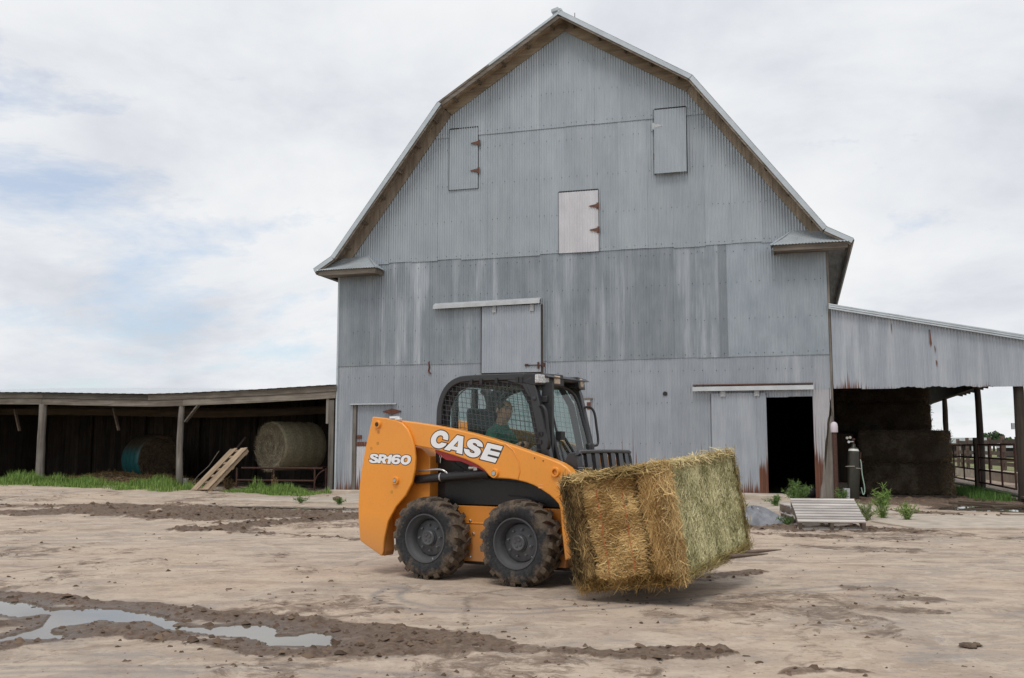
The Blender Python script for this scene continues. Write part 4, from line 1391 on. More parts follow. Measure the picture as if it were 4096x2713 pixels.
def rail(pts, y, w, h):
    """flat bar swept along a side profile: w across (y), h in the plane"""
    m = MB()
    P = [Vector((x, 0, z)) for x, z in pts]
    vv = []
    for i, p in enumerate(P):
        d = (P[min(i + 1, len(P) - 1)] - P[max(i - 1, 0)]).normalized()
        n = Vector((-d.z, 0, d.x))
        for a, b in ((-1, -1), (1, -1), (1, 1), (-1, 1)):
            q = p + n * (b * h / 2)
            vv.append((q.x, y + a * w / 2, q.z))
    fs = [(0, 1, 2, 3)]
    for i in range(len(P) - 1):
        for e in range(4):
            a, b = i * 4 + e, i * 4 + (e + 1) % 4
            fs.append((a, b, b + 4, a + 4))
    o = (len(P) - 1) * 4
    fs.append((o + 3, o + 2, o + 1, o))
    return m.add(vv, fs)


cabf = empty('cab', parent=lo)
pillar = [(0.44, 1.90), (0.50, 1.76), (0.56, 1.50), (0.61, 1.28), (0.665, 1.02)]
inner = [(-0.545, 1.20), (-0.54, 1.55), (-0.525, 1.66), (-0.48, 1.765), (-0.41, 1.83), (-0.30, 1.868), (0.0, 1.872), (0.36, 1.868)]
for sg in (-1, 1):
    rail([tuple(p) for p in [(a.x, a.y) for a in smooth_open([Vector((x, z)) for x, z in side], 3)]], sg * HW, 0.06, 0.062).build('side_frame', M['cabgrey'], cabf, smooth=40, bevel=0.008)
    rail([(x, z) for x, z in pillar], sg * HW, 0.07, 0.085).build('front_pillar', M['cabgrey'], cabf, smooth=30, bevel=0.008)
    MB().prism([(0.20, 1.89), (0.40, 1.90), (0.47, 1.88), (0.52, 1.73), (0.45, 1.72), (0.38, 1.83)], XZ, sg * HW - 0.03, sg * HW + 0.03).build('gusset', M['cabgrey'], cabf, bevel=0.006)
    rail(inner, sg * (HW - 0.04), 0.03, 0.06).build('window_seal', M['plastic'], cabf, smooth=40)
    MB().prism([(0.34, 1.87), (0.47, 1.68), (0.545, 1.35), (0.59, 1.12), (0.53, 1.12), (0.47, 1.40), (0.41, 1.66), (0.30, 1.84)], XZ, sg * (HW - 0.055), sg * (HW - 0.03)).build('window_seal', M['plastic'], cabf)
    gp = MB().prism([(-0.56, 1.12), (-0.55, 1.60), (-0.50, 1.76), (-0.40, 1.85), (-0.28, 1.885), (0.38, 1.885), (0.50, 1.62), (0.60, 1.10)], XZ, sg * (HW - 0.050), sg * (HW - 0.045)).build('side_glass', M['glass_teal'], cabf)
    # welded wire screen over the side window
    clip = [(-0.572, 1.18), (-0.572, 1.458), (-0.56, 1.62), (-0.53, 1.765), (-0.44, 1.885), (0.387, 1.878), (0.513, 1.729), (0.585, 1.34), (0.62, 1.10)]
    ws = MB()
    ca, sa = math.cos(R(-8.5)), math.sin(R(-8.5))

    def clip_line(p, d):
        t0, t1 = -9, 9
        n = len(clip)
        for i in range(n):
            a, b = Vector(clip[i]), Vector(clip[(i + 1) % n])
            e = b - a
            nn = Vector((-e.y, e.x))
            den, num = nn.dot(d), nn.dot(a - p)
            if abs(den) < 1e-9:
                if num < 0:
                    return None
                continue
            t = num / den
            if den > 0:
                t1 = min(t1, t)
            else:
                t0 = max(t0, t)
        return (p + d * t0, p + d * t1) if t1 - t0 > 0.02 else None

    dv_, dh_ = Vector((sa, ca)), Vector((ca, -sa * -1))
    dv_ = Vector((-0.13, 0.9915))
    dh_ = Vector((0.9915, -0.13))
    for q in range(-16, 17):
        for d, o_, yo in ((dv_, dh_, 0.0), (dh_, dv_, 0.004)):
            s_ = clip_line(Vector((0.0, 1.5)) + o_ * (q * 0.0505), d)
            if s_:
                y = sg * (HW + 0.012 + yo)
                ws.tube([(s_[0].x, y, s_[0].y), (s_[1].x, y, s_[1].y)], 0.0025 if sg < 0 else 0.0018, 5)
    for a, b in zip(clip[1:], clip[2:]):
        ws.tube([(a[0], sg * (HW + 0.014), a[1]), (b[0], sg * (HW + 0.014), b[1])], 0.0045, 5)
    tag(ws.build('wire_screen', M['wire'], cabf), kind='stuff')
    if sg < 0:
        for x, z in ((-0.20, 1.888), (-0.085, 1.892), (0.09, 1.892), (0.325, 1.892), (0.37, 1.888)):
            MB().box(x - 0.016, x + 0.016, -HW - 0.040, -HW - 0.030, z - 0.03, z + 0.022).build('clip', M['plastic'], cabf)
        for x, z in ((0.565, 1.37), (0.585, 1.375), (0.575, 1.30)):
            MB().box(x - 0.02, x + 0.02, -HW - 0.046, -HW - 0.034, z - 0.018, z + 0.018).build('clip', M['plastic'], cabf)
        MB().lathe([(0.02, 0), (0.02, 0.012), (0.008, 0.016)], (0.515, -HW - 0.03, 1.705), (0, -1, 0), 10, caps=True).build('hinge_boss', M['cabgrey'], cabf)
# roof, back, floor
MB().prism([(-0.40, 1.905), (-0.30, 1.935), (0.42, 1.945), (0.60, 1.935), (0.655, 1.905), (0.42, 1.895), (-0.30, 1.893)], XZ, -HW + 0.03, HW - 0.03).build('roof', M['cabgrey'], cabf, bevel=0.01)
MB().box(-0.30, 0.40, -HW + 0.06, HW - 0.06, 1.84, 1.892).build('headliner', plain('tan_headliner', (0.16, 0.125, 0.08), 0.9), cabf)
MB().add([(-0.585, -HW + 0.03, 1.10), (-0.585, HW - 0.03, 1.10), (-0.575, HW - 0.03, 1.62), (-0.575, -HW + 0.03, 1.62)], [(0, 1, 2, 3)]).build('rear_glass', M['glass_teal'], cabf)
for y in (-0.20, 0.16):
    MB().box(-0.60, -0.56, y - 0.035, y + 0.035, 1.1, 1.86).build('rear_post', M['cabgrey'], cabf)
MB().tube(smooth_open([(-0.56, 0.30, 1.86), (-0.50, 0.30, 1.80), (-0.46, 0.30, 1.6), (-0.46, 0.30, 1.15)], 4), 0.05, 10).build('rear_post', M['plastic'], cabf, smooth=50)
MB().box(-0.58, 0.62, -HW + 0.02, HW - 0.02, 0.98, 1.03).build('cab_floor', M['black'], cabf)
# tall seat
seat = empty('seat', parent=lo)
MB().box(-0.38, 0.12, -0.24, 0.24, 0.96, 1.06).build('seat_base', M['seat'], seat, bevel=0.03)
MB().prism([(-0.40, 1.02), (-0.26, 1.02), (-0.32, 1.42), (-0.36, 1.62), (-0.44, 1.66), (-0.46, 1.60)], XZ, -0.20, 0.20).build('seat_back', M['seat'], seat, bevel=0.04, seg=3)
MB().tube(smooth_open([(-0.36, 0.26, 1.3), (-0.40, 0.28, 1.55), (-0.30, 0.30, 1.78), (-0.10, 0.30, 1.86)], 5), 0.035, 8).build('restraint_bar', M['plastic'], seat, smooth=50)
# roof visor with work lights
def lamp_housing(sg, y_in, lamps):
    f = lambda x, y, z: (x, sg * y, z)
    m = MB()
    sec = [(0.36, 0.475), (0.50, 0.480), (0.575, 0.455), (0.645, y_in + 0.015), (0.648, y_in), (0.40, y_in)]
    n = len(sec)
    vv = [f(x, y, 1.828 if x > 0.45 else 1.86) for x, y in sec] + [f(x - (0.012 if x > 0.45 else 0), y - 0.008, 1.945 if x > 0.45 else 1.945) for x, y in sec]
    m.add(vv, [tuple(range(n)), tuple(range(2 * n - 1, n - 1, -1))] + [(i, (i + 1) % n, (i + 1) % n + n, i + n) for i in range(n)])
    h = m.build('lamp_housing', M['plastic'], cabf, bevel=0.010)
    a, b = Vector(f(0.575, 0.455, 0)), Vector(f(0.645, y_in + 0.015, 0))
    d = b - a
    nrm = Vector((d.y, -d.x, 0)).normalized()
    if nrm.x < 0:
        nrm = -nrm
    for t0, t1, mt in lamps:
        p0, p1 = a + d * t0, a + d * t1
        mm = MB()
        zz0, zz1 = 1.850, 1.930
        q = [p0, p1]
        e_ = nrm * 0.004 - Vector((nrm.x * 0.006, nrm.y * 0.006, 0)) * 0
        mm.add([p0 + e_ + Vector((0, 0, zz0)), p1 + e_ + Vector((0, 0, zz0)), p1 + e_ + Vector((0, 0, zz1)), p0 + e_ + Vector((0, 0, zz1)),
                p0 - nrm * 0.03 + Vector((0, 0, zz0)), p1 - nrm * 0.03 + Vector((0, 0, zz0)), p1 - nrm * 0.03 + Vector((0, 0, zz1)), p0 - nrm * 0.03 + Vector((0, 0, zz1))],
               [(0, 1, 2, 3), (0, 4, 5, 1), (1, 5, 6, 2), (2, 6, 7, 3), (3, 7, 4, 0)])
        mm.build('work_light', mt, h, bevel=0.008)
    return h


lamp_housing(-1, 0.13, [(-0.16, 0.36, M['lens']), (0.58, 0.86, M['amber'])])
lamp_housing(1, 0.18, [(0.35, 0.80, M['amber'])])
MB().prism([(0.40, 1.885), (0.62, 1.88), (0.64, 1.90), (0.60, 1.925), (0.40, 1.925)], XZ, -0.14, 0.19).build('visor', M['plastic'], cabf, bevel=0.006)
# front door: rounded frame, glass, wiper, grab handles, mirror arm
def dpt(y, z):
    return (0.455 + (1.90 - z) * 0.27 + 0.03, y, z)


frame = [dpt(-0.33, 1.02), dpt(-0.33, 1.35), dpt(-0.325, 1.66), dpt(-0.25, 1.80), dpt(-0.10, 1.845), dpt(0.12, 1.845), dpt(0.27, 1.80), dpt(0.345, 1.70), dpt(0.36, 1.50), dpt(0.365, 1.30), dpt(0.36, 1.02), dpt(0.20, 0.93), dpt(-0.20, 0.93)]
fl = smooth_open([Vector(p) for p in frame] + [Vector(frame[0])], 4)
door = MB().tube(fl, 0.020, 8).build('front_door', M['plastic'], cabf, smooth=50)
gl_ = MB()
gl_.add([Vector(p) + Vector((0.004, 0, 0)) for p in fl[:-1]], [tuple(range(len(fl) - 1))])
gl_.build('door_glass', M['glass_door'], door)
MB().box(0.55, 0.66, -0.40, -0.36, 0.98, 1.86).build('door_post', M['plastic'], cabf)
for z in (1.70, 1.20):
    MB().box(0.50, 0.62, -0.42, -0.33, z - 0.03, z + 0.03).build('door_hinge', M['plastic'], cabf, bevel=0.006)
MB().tube([dpt(-0.24, 1.72), dpt(-0.24, 1.05)], 0.012, 6).build('door_rail', M['plastic'], door)
wp = MB().tube([Vector(dpt(-0.20, 1.36)) + Vector((0.03, 0, 0)), Vector(dpt(-0.05, 1.18)) + Vector((0.035, 0, 0)), Vector(dpt(0.10, 0.98)) + Vector((0.035, 0, 0))], 0.009, 6)
wp.tube([Vector(dpt(-0.15, 1.34)) + Vector((0.03, 0, 0)), Vector(dpt(0.14, 0.98)) + Vector((0.03, 0, 0))], 0.007, 6)
wp.box(0.62, 0.68, -0.26, -0.18, 1.32, 1.40)
wp.build('wiper', M['hose'], door)
MB().tube(smooth_open([Vector((0.56, -0.46, 1.63)), Vector((0.61, -0.49, 1.635)), Vector((0.65, -0.50, 1.58)), Vector((0.67, -0.50, 1.42)), Vector((0.685, -0.50, 1.30)), Vector((0.67, -0.48, 1.245)), Vector((0.63, -0.45, 1.25))], 4), 0.014, 8).build('grab_handle', M['plastic'], cabf, smooth=50)
MB().tube(smooth_open([Vector((0.56, 0.44, 1.65)), Vector((0.60, 0.50, 1.655)), Vector((0.64, 0.52, 1.60)), Vector((0.66, 0.53, 1.45)), Vector((0.675, 0.53, 1.32)), Vector((0.67, 0.50, 1.27)), Vector((0.63, 0.44, 1.275))], 4), 0.013, 8).build('grab_handle', M['plastic'], cabf, smooth=50)
MB().box(0.60, 0.70, 0.33, 0.42, 1.10, 1.30).build('door_latch', M['plastic'], cabf, bevel=0.03, seg=3)
MB().tube([(0.66, 0.38, 1.12), (0.70, 0.36, 0.90)], 0.018, 8).build('door_strut', M['plastic'], cabf)
MB().tube(smooth_open([Vector((-0.50, 0.0, 1.84)), Vector((-0.60, 0.02, 1.85)), Vector((-0.70, 0.04, 1.79)), Vector((-0.78, 0.06, 1.70))], 5), [0.006] * 15 + [0.004], 6).build('aerial', M['hose'], cabf)
# levers and the dash clutter seen through the screen
MB().box(0.20, 0.55, -0.36, -0.26, 1.02, 1.20).build('side_console', plain('ochre_plastic', (0.30, 0.15, 0.02), 0.5), cabf, bevel=0.01)
MB().box(0.20, 0.50, 0.28, 0.38, 1.02, 1.22).build('side_console', M['cabgrey'], cabf, bevel=0.01)
MB().tube([(0.28, -0.30, 1.2), (0.30, -0.30, 1.30)], [0.02, 0.028], 10).build('control_lever', M['plastic'], cabf, smooth=50)
MB().tube([(0.28, 0.30, 1.2), (0.30, 0.30, 1.32)], [0.02, 0.028], 10).build('control_lever', M['plastic'], cabf, smooth=50)
rg = [(0.36, -0.38, 1.19), (0.44, -0.36, 1.27), (0.50, -0.37, 1.24), (0.54, -0.35, 1.30), (0.56, -0.36, 1.19), (0.48, -0.30, 1.16), (0.40, -0.31, 1.24), (0.51, -0.30, 1.25)]
MB().add(rg, [(0, 1, 5), (1, 2, 5), (2, 3, 4), (2, 4, 5), (0, 5, 6), (1, 6, 0), (1, 7, 2), (3, 7, 4)]).build('rag', plain('pale_rag', (0.55, 0.52, 0.58), 0.9), cabf)

# ------------------------------------------------------------------ front attachment: fork frame, guard, tines
TILT = R(8)
att = empty('fork_attachment', (1.12, 0, 0.16), parent=lo)
att.rotation_euler = (0, -TILT, 0)
MB().box(0.0, 0.05, -0.56, 0.56, 0.0, 0.10).box(0.0, 0.05, -0.56, 0.56, 0.50, 0.58).box(-0.03, 0.0, -0.42, 0.42, 0.0, 0.60).build('carriage', M['black'], att, bevel=0.006)
g = MB().tube(smooth_open([Vector((0.02, -0.53, 0.55)), Vector((0.03, -0.54, 0.9)), Vector((0.03, -0.52, 1.02)), Vector((0.03, -0.47, 1.05)), Vector((0.03, 0.45, 1.05)), Vector((0.03, 0.52, 1.02)), Vector((0.03, 0.53, 0.9)), Vector((0.02, 0.53, 0.55))], 4), 0.03, 8, flat=0.7)
g.build('guard_frame', M['cabgrey'], att, smooth=40)
MB().prism([(-0.12, 0.55), (0.02, 0.55), (0.04, 1.0), (0.02, 1.06), (-0.06, 1.06), (-0.12, 0.98)], XZ, -0.555, -0.535).build('guard_plate', M['cabgrey'], att, bevel=0.01)
for y in (-0.36, -0.19, -0.02, 0.15, 0.32, 0.46):
    MB().box(0.01, 0.045, y - 0.045, y + 0.045, 0.56, 1.04).build('guard_bar', M['cabgrey'], att)
for y in (0.0, 0.40):
    MB().tube([(0.05, y, -0.015), (0.9, y, -0.01), (1.22, y, -0.012), (1.44, y, -0.016)], [0.028, 0.024, 0.018, 0.004], 8).build('tine', plain('worn_tine_steel', (0.17, 0.125, 0.10), 0.6, 0.2, 0.3, 12), att, smooth=50)
for y in (-0.28, 0.28):
    tl = MB().tube([(0.75, y, 0.98), (1.05, y, 0.66)], 0.035, 12).build('tilt_cylinder', M['black'], lo, smooth=50)
    MB().tube([(1.05, y, 0.66), (1.12, y, 0.58)], 0.02, 10).build('cylinder_rod', M['chrome'], tl, smooth=50)

# ================================================================== straw strands
def hay_material(name, rough=0.9):
    k = NM(name, rough, 0, 0.2)
    k.color(k.attr('col', 'GEOMETRY', 'Color'))
    return k.mat


M['hay'] = hay_material('hay_strands')


def strands(pos, nrm, tan, length, width, lift, col, rng):
    """bent ribbons: pos Nx3 on the surface, nrm/tan unit vectors; returns V, F, C"""
    n = len(pos)
    side = np.cross(nrm, tan)
    L = length[:, None]
    curl = rng.normal(0, 0.22, (n, 1))
    p0 = pos - tan * L * 0.5 - nrm * 0.004
    p1 = pos + nrm * (lift[:, None] * 0.45) + side * curl * L * 0.3
    p2 = pos + tan * L * 0.5 + nrm * lift[:, None] + side * curl * L
    tw = rng.uniform(-1, 1, (n, 1))
    w = (side + nrm * tw * 0.8)
    w /= np.linalg.norm(w, axis=1, keepdims=True)
    w = w * width[:, None]
    V = np.stack([p0 - w, p0 + w, p1 - w, p1 + w, p2 - w * 0.4, p2 + w * 0.4], 1).reshape(-1, 3)
    b = np.arange(n)[:, None] * 6
    F = np.concatenate([b + np.array([[0, 1, 3, 2]]), b + np.array([[2, 3, 5, 4]])], 1).reshape(-1, 4)
    C = np.repeat(col, 6, 0)
    return V, F, C


def unit(v):
    return v / np.maximum(np.linalg.norm(v, axis=1, keepdims=True), 1e-9)


BALE_ROT = (R(3.8), -R(8), MYAW)
W_, L_, H_ = 0.885, 1.68, 0.865
bale = empty('square_hay_bale')
bc_local = Vector((1.685, -0.27, 0.660))
bale.location = MO + Matrix.Rotation(MYAW, 3, 'Z') @ bc_local
bale.rotation_euler = BALE_ROT
tag(bale, 'large square bale of golden brown and green hay on the loader forks', 'hay bale')
rb = np.random.default_rng(3)


def bale_offset(p, face):
    """bulges between the flakes: p in bale frame"""
    return 0


# body: subdivided box, rounded and lumpy
def lumpy_box(hx, hy, hz, seg, rad, amp, seed, groove=None):
    V, F = [], []
    def addface(o, u, v, nu, nv):
        b = len(V)
        for j in range(nv + 1):
            for i in range(nu + 1):
                V.append(o + u * (i / nu) + v * (j / nv))
        for j in range(nv):
            for i in range(nu):
                a = b + j * (nu + 1) + i
                F.append((a, a + 1, a + nu + 2, a + nu + 1))
    X, Y, Zv = np.array([2 * hx, 0, 0]), np.array([0, 2 * hy, 0]), np.array([0, 0, 2 * hz])
    o = np.array([-hx, -hy, -hz])
    nx, ny, nz = (max(2, int(2 * h / seg)) for h in (hx, hy, hz))
    addface(o, Y, X, ny, nx); addface(o + Zv, X, Y, nx, ny)
    addface(o, X, Zv, nx, nz); addface(o + Y, Zv, X, nz, nx)
    addface(o, Zv, Y, nz, ny); addface(o + X, Y, Zv, ny, nz)
    V = np.array(V)
    core = np.clip(V, [-hx + rad, -hy + rad, -hz + rad], [hx - rad, hy - rad, hz - rad])
    d = V - core
    ln = np.linalg.norm(d, axis=1, keepdims=True)
    V = core + d / np.maximum(ln, 1e-9) * np.minimum(ln, rad)
    n = unit(d)
    s = fbm(V[:, 0] * 5 + V[:, 1] * 3 + 40, V[:, 2] * 5 - V[:, 1] * 4 + 20, 4, seed) - 0.5
    V = V + n * (s * amp)[:, None]
    if groove is not None:
        V = V + n * groove(V)[:, None]
    return V, np.array(F), n


def flake_groove(P):
    # two dark clefts across the near end where flakes part
    x = P[:, 0]
    end = np.clip((-P[:, 1] - (L_ / 2 - 0.30)) / 0.12, 0, 1)
    wob_ = 0.012 * np.sin(P[:, 2] * 9)
    g = np.exp(-((x + 0.30 + wob_) / 0.030) ** 2) * 0.11 + np.exp(-((x - 0.185 + wob_) / 0.040) ** 2) * 0.085
    return -g * end


bv, bf, bn = lumpy_box(W_ / 2, L_ / 2, H_ / 2, 0.025, 0.055, 0.022, 9, flake_groove)
k = NM('hay_core', 0.95, 0, 0.1)
c = k.coord('Object')
k.color(k.ramp(k.noise(c, 26, 5, 0.7), [(0.3, (0.10, 0.07, 0.03)), (0.7, (0.30, 0.22, 0.10))]))
k.bump(k.noise(c, 60, 4, 0.7), 0.8, 0.02)
M['hay_core'] = k.mat
raw_mesh('hay_body', bv, bf, M['hay_core'], bale, smooth=True, n=4)


def face_points(n, axis, sgn):
    h = np.array([W_ / 2, L_ / 2, H_ / 2])
    p = rb.uniform(-1, 1, (n, 3)) * h
    p[:, axis] = sgn * h[axis]
    nr = np.zeros((n, 3))
    nr[:, axis] = sgn
    return p, nr


SV, SF, SCc = [], [], []
cnt = 0


def put_strands(p, nr, tdir, tjit, lmin, lmax, wid, lift, colA, colB, dark=None):
    global cnt
    n = len(p)
    t = np.tile(np.array(tdir, float), (n, 1)) + rb.normal(0, tjit, (n, 3))
    t = t - nr * (t * nr).sum(1, keepdims=True)
    t = unit(t) * rb.choice([-1, 1], (n, 1))
    mixv = np.clip(rb.normal(0.45, 0.42, n) + (fbm(p[:, 0] * 6 + p[:, 1] * 5, p[:, 2] * 6 + 3, 3, 77) - 0.5) * 1.9, -0.25, 1.3)
    col = np.clip(np.array(colA) * (1 - mixv)[:, None] + np.array(colB) * mixv[:, None], 0.02, 0.85)
    if dark is not None:
        col = col * dark[:, None]
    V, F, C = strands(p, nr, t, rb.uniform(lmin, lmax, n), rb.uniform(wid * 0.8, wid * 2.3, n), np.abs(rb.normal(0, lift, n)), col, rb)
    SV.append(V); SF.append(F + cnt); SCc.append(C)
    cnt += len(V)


# near end (brown): the flakes lie in layers, combed sideways in the middle, hanging down at the sides
p, nr = face_points(18000, 1, -1)
g_ = flake_groove(p)
p[:, 1] -= g_ * -1 * -1
p[:, 1] = -L_ / 2 - g_ * -1
p[:, 1] = -L_ / 2 - g_
mid_ = (p[:, 0] > -0.30) & (p[:, 0] < 0.17)
cleft_shade = np.clip(1 + g_ * 10, 0.22, 1)  # shade in the clefts, darkened into the strand colours
put_strands(p[mid_], nr[mid_], (1, 0, 0.0), 0.42, 0.04, 0.13, 0.0017, 0.006, (0.34, 0.205, 0.075), (0.78, 0.54, 0.24), cleft_shade[mid_])
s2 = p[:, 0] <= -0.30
put_strands(p[s2], nr[s2], (0.1, 0, 1), 0.38, 0.06, 0.17, 0.0016, 0.012, (0.17, 0.105, 0.04), (0.50, 0.34, 0.15), cleft_shade[s2])
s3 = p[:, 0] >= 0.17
put_strands(p[s3], nr[s3], (0.1, 0, 1), 0.38, 0.06, 0.17, 0.0016, 0.012, (0.33, 0.195, 0.07), (0.72, 0.49, 0.21), cleft_shade[s3])
# forward long side (greenish, chopped)
p, nr = face_points(21000, 0, 1)
p[:, 0] += 0.006
ed = np.clip((-p[:, 1] - (L_ / 2 - 0.16)) / 0.1, 0, 1)
gm = ed < rb.random(len(p))
put_strands(p[gm], nr[gm], (0, 0.35, 1), 0.55, 0.03, 0.09, 0.0016, 0.006, (0.36, 0.33, 0.16), (0.68, 0.63, 0.37))
put_strands(p[~gm], nr[~gm], (0, 0.2, 1), 0.5, 0.04, 0.12, 0.0016, 0.010, (0.38, 0.24, 0.08), (0.66, 0.46, 0.19))
# top, back, far end, bottom
p, nr = face_points(9000, 2, 1)
put_strands(p, nr, (1, 0.4, 0), 0.8, 0.04, 0.12, 0.0017, 0.011, (0.30, 0.21, 0.08), (0.66, 0.50, 0.24))
p, nr = face_points(4000, 0, -1)
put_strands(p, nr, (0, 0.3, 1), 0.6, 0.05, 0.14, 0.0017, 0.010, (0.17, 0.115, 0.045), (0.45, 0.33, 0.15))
p, nr = face_points(3000, 1, 1)
put_strands(p, nr, (1, 0, 0.2), 0.6, 0.05, 0.12, 0.0017, 0.010, (0.26, 0.20, 0.08), (0.5, 0.40, 0.2))
p, nr = face_points(3500, 2, -1)
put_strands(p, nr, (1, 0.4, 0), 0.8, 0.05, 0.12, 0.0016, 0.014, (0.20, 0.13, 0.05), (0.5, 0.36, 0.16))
# shaggy edges: wisps along the near vertical edges, the lower edge and the top edge
def edge_points(n, a, b, jit):
    t = rb.random((n, 1))
    return np.array(a) * (1 - t) + np.array(b) * t + rb.normal(0, jit, (n, 3))


hx, hy, hz = W_ / 2, L_ / 2, H_ / 2
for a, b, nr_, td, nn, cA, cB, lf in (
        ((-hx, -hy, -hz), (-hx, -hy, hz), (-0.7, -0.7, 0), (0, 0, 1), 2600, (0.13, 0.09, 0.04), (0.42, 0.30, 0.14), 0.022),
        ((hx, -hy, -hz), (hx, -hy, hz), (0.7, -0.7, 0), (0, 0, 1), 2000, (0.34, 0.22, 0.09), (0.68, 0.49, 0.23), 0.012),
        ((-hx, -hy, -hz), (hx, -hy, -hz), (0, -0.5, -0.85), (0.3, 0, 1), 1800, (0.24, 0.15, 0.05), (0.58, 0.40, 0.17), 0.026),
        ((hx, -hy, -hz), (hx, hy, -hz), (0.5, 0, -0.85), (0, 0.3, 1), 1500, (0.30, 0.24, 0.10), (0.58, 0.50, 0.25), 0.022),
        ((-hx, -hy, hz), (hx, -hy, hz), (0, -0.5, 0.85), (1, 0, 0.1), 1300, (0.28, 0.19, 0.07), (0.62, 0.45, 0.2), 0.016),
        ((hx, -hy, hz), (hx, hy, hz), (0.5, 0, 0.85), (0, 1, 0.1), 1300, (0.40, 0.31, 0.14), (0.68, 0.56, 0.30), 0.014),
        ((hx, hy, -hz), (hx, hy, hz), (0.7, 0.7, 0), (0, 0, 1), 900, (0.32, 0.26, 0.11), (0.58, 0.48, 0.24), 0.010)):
    p = edge_points(nn, a, b, 0.022)
    put_strands(p, np.tile(unit(np.array([nr_], float)), (nn, 1)), td, 0.5, 0.05, 0.15, 0.0016, lf, cA, cB)
# dangling wisps under the bale
p = np.stack([rb.uniform(-hx, hx, 60), -hy + np.abs(rb.normal(0, 0.1, 60)), np.full(60, -hz - 0.02)], 1)
put_strands(p, np.tile([[0.0, -1.0, 0.0]], (60, 1)), (0.15, 0, 1), 0.3, 0.08, 0.20, 0.0014, 0.01, (0.3, 0.2, 0.08), (0.6, 0.45, 0.2))
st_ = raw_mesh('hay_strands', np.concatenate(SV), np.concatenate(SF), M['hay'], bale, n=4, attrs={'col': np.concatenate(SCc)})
tag(st_, kind='stuff')
M['twine'] = plain('orange_twine', (0.50, 0.13, 0.045), 0.8)
for x in (-0.165, 0.065):
    pts = [Vector((x + 0.004 * math.sin(z * 20), -L_ / 2 - 0.016, z)) for z in np.linspace(-0.36, 0.33, 16)]
    MB().tube(pts, 0.0026, 5).build('twine', M['twine'], bale)

# ================================================================== driver
def skin_body(name, verts, edges_, radii, root, sub=2):
    me = bpy.data.meshes.new(name)
    me.from_pydata([tuple(v) for v in verts], edges_, [])
    o = bpy.data.objects.new(name, me)
    COL.objects.link(o)
    md = o.modifiers.new('skin', 'SKIN')
    md.use_smooth_shade = True
    if not me.skin_vertices:
        bpy.context.view_layer.objects.active = o
    lay = me.skin_vertices[0].data if me.skin_vertices else None
    for i, r_ in enumerate(radii):
        lay[i].radius = r_ if isinstance(r_, tuple) else (r_, r_)
        lay[i].use_root = (i == root)
    s_ = o.modifiers.new('sub', 'SUBSURF')
    s_.levels = s_.render_levels = sub
    bpy.context.view_layer.update()
    dg = bpy.context.evaluated_depsgraph_get()
    nm_ = bpy.data.meshes.new_from_object(o.evaluated_get(dg))
    bpy.data.objects.remove(o)
    return nm_


V_, E_, R_ = [], [], []


def vtx(p, r_, prev=None):
    V_.append(p)
    R_.append(r_)
    if prev is not None:
        E_.append((prev, len(V_) - 1))
    return len(V_) - 1


pel = vtx((-0.17, 0, 1.10), (0.15, 0.12))
wai = vtx((-0.19, 0, 1.21), (0.155, 0.115), pel)
che = vtx((-0.19, 0, 1.32), (0.17, 0.12), wai)
upc = vtx((-0.175, 0, 1.405), (0.15, 0.095), che)
nek = vtx((-0.15, -0.005, 1.47), 0.062, upc)
nk2 = vtx((-0.135, -0.01, 1.515), 0.058, nek)
hd1 = vtx((-0.10, -0.02, 1.565), (0.070, 0.082), nk2)
hd2 = vtx((-0.10, -0.02, 1.625), (0.077, 0.098), hd1)
hd3 = vtx((-0.105, -0.018, 1.685), (0.072, 0.092), hd2)
hd4 = vtx((-0.11, -0.018, 1.715), (0.045, 0.055), hd3)
for sg in (-1, 1):
    sh = vtx((-0.175, sg * 0.175, 1.375), 0.072, upc)
    el0 = vtx((-0.13, sg * 0.225, 1.27), 0.055, sh)
    el = vtx((-0.06, sg * 0.25, 1.15), 0.046, el0)
    fa = vtx((0.08, sg * 0.27, 1.20), 0.040, el)
    wr = vtx((0.20, sg * 0.285, 1.255), 0.028, fa)
    pa = vtx((0.26, sg * 0.29, 1.285), (0.038, 0.02), wr)
    for q, (dy, ln_) in enumerate(((-0.028, 0.055), (-0.010, 0.065), (0.010, 0.062), (0.027, 0.048))):
        f1 = vtx((0.295, sg * 0.29 + dy, 1.30), 0.0095, pa)
        f2 = vtx((0.295 + ln_ * 0.55, sg * 0.29 + dy, 1.285), 0.0088, f1)
        vtx((0.290 + ln_ * 0.5, sg * 0.29 + dy, 1.25), 0.0075, f2)
    t1 = vtx((0.255, sg * 0.29 - sg * 0.04, 1.27), 0.0105, pa)
    vtx((0.29, sg * 0.29 - sg * 0.035, 1.25), 0.009, t1)
    hp = vtx((-0.12, sg * 0.09, 1.09), 0.095, pel)
    kn = vtx((0.30, sg * 0.15, 1.10), 0.065, hp)
    an = vtx((0.42, sg * 0.15, 0.80), 0.042, kn)
    vtx((0.52, sg * 0.16, 0.74), 0.035, an)
bm_ = skin_body('person', V_, E_, R_, 0)
bv_ = np.empty(len(bm_.vertices) * 3, np.float32)
bm_.vertices.foreach_get('co', bv_)
bv_ = bv_.reshape(-1, 3)
# sculpt the face: the head looks forward and a little towards the yard
fdir = np.array([math.cos(R(-22)), math.sin(R(-22)), 0.0])
fsid = np.array([-fdir[1], fdir[0], 0.0])
hc = np.array([-0.10, -0.02, 1.62])
rel = bv_ - hc
a_f, a_s, a_z = rel @ fdir, rel @ fsid, rel[:, 2]
isface = (a_z > -0.10) & (a_f > 0.02)


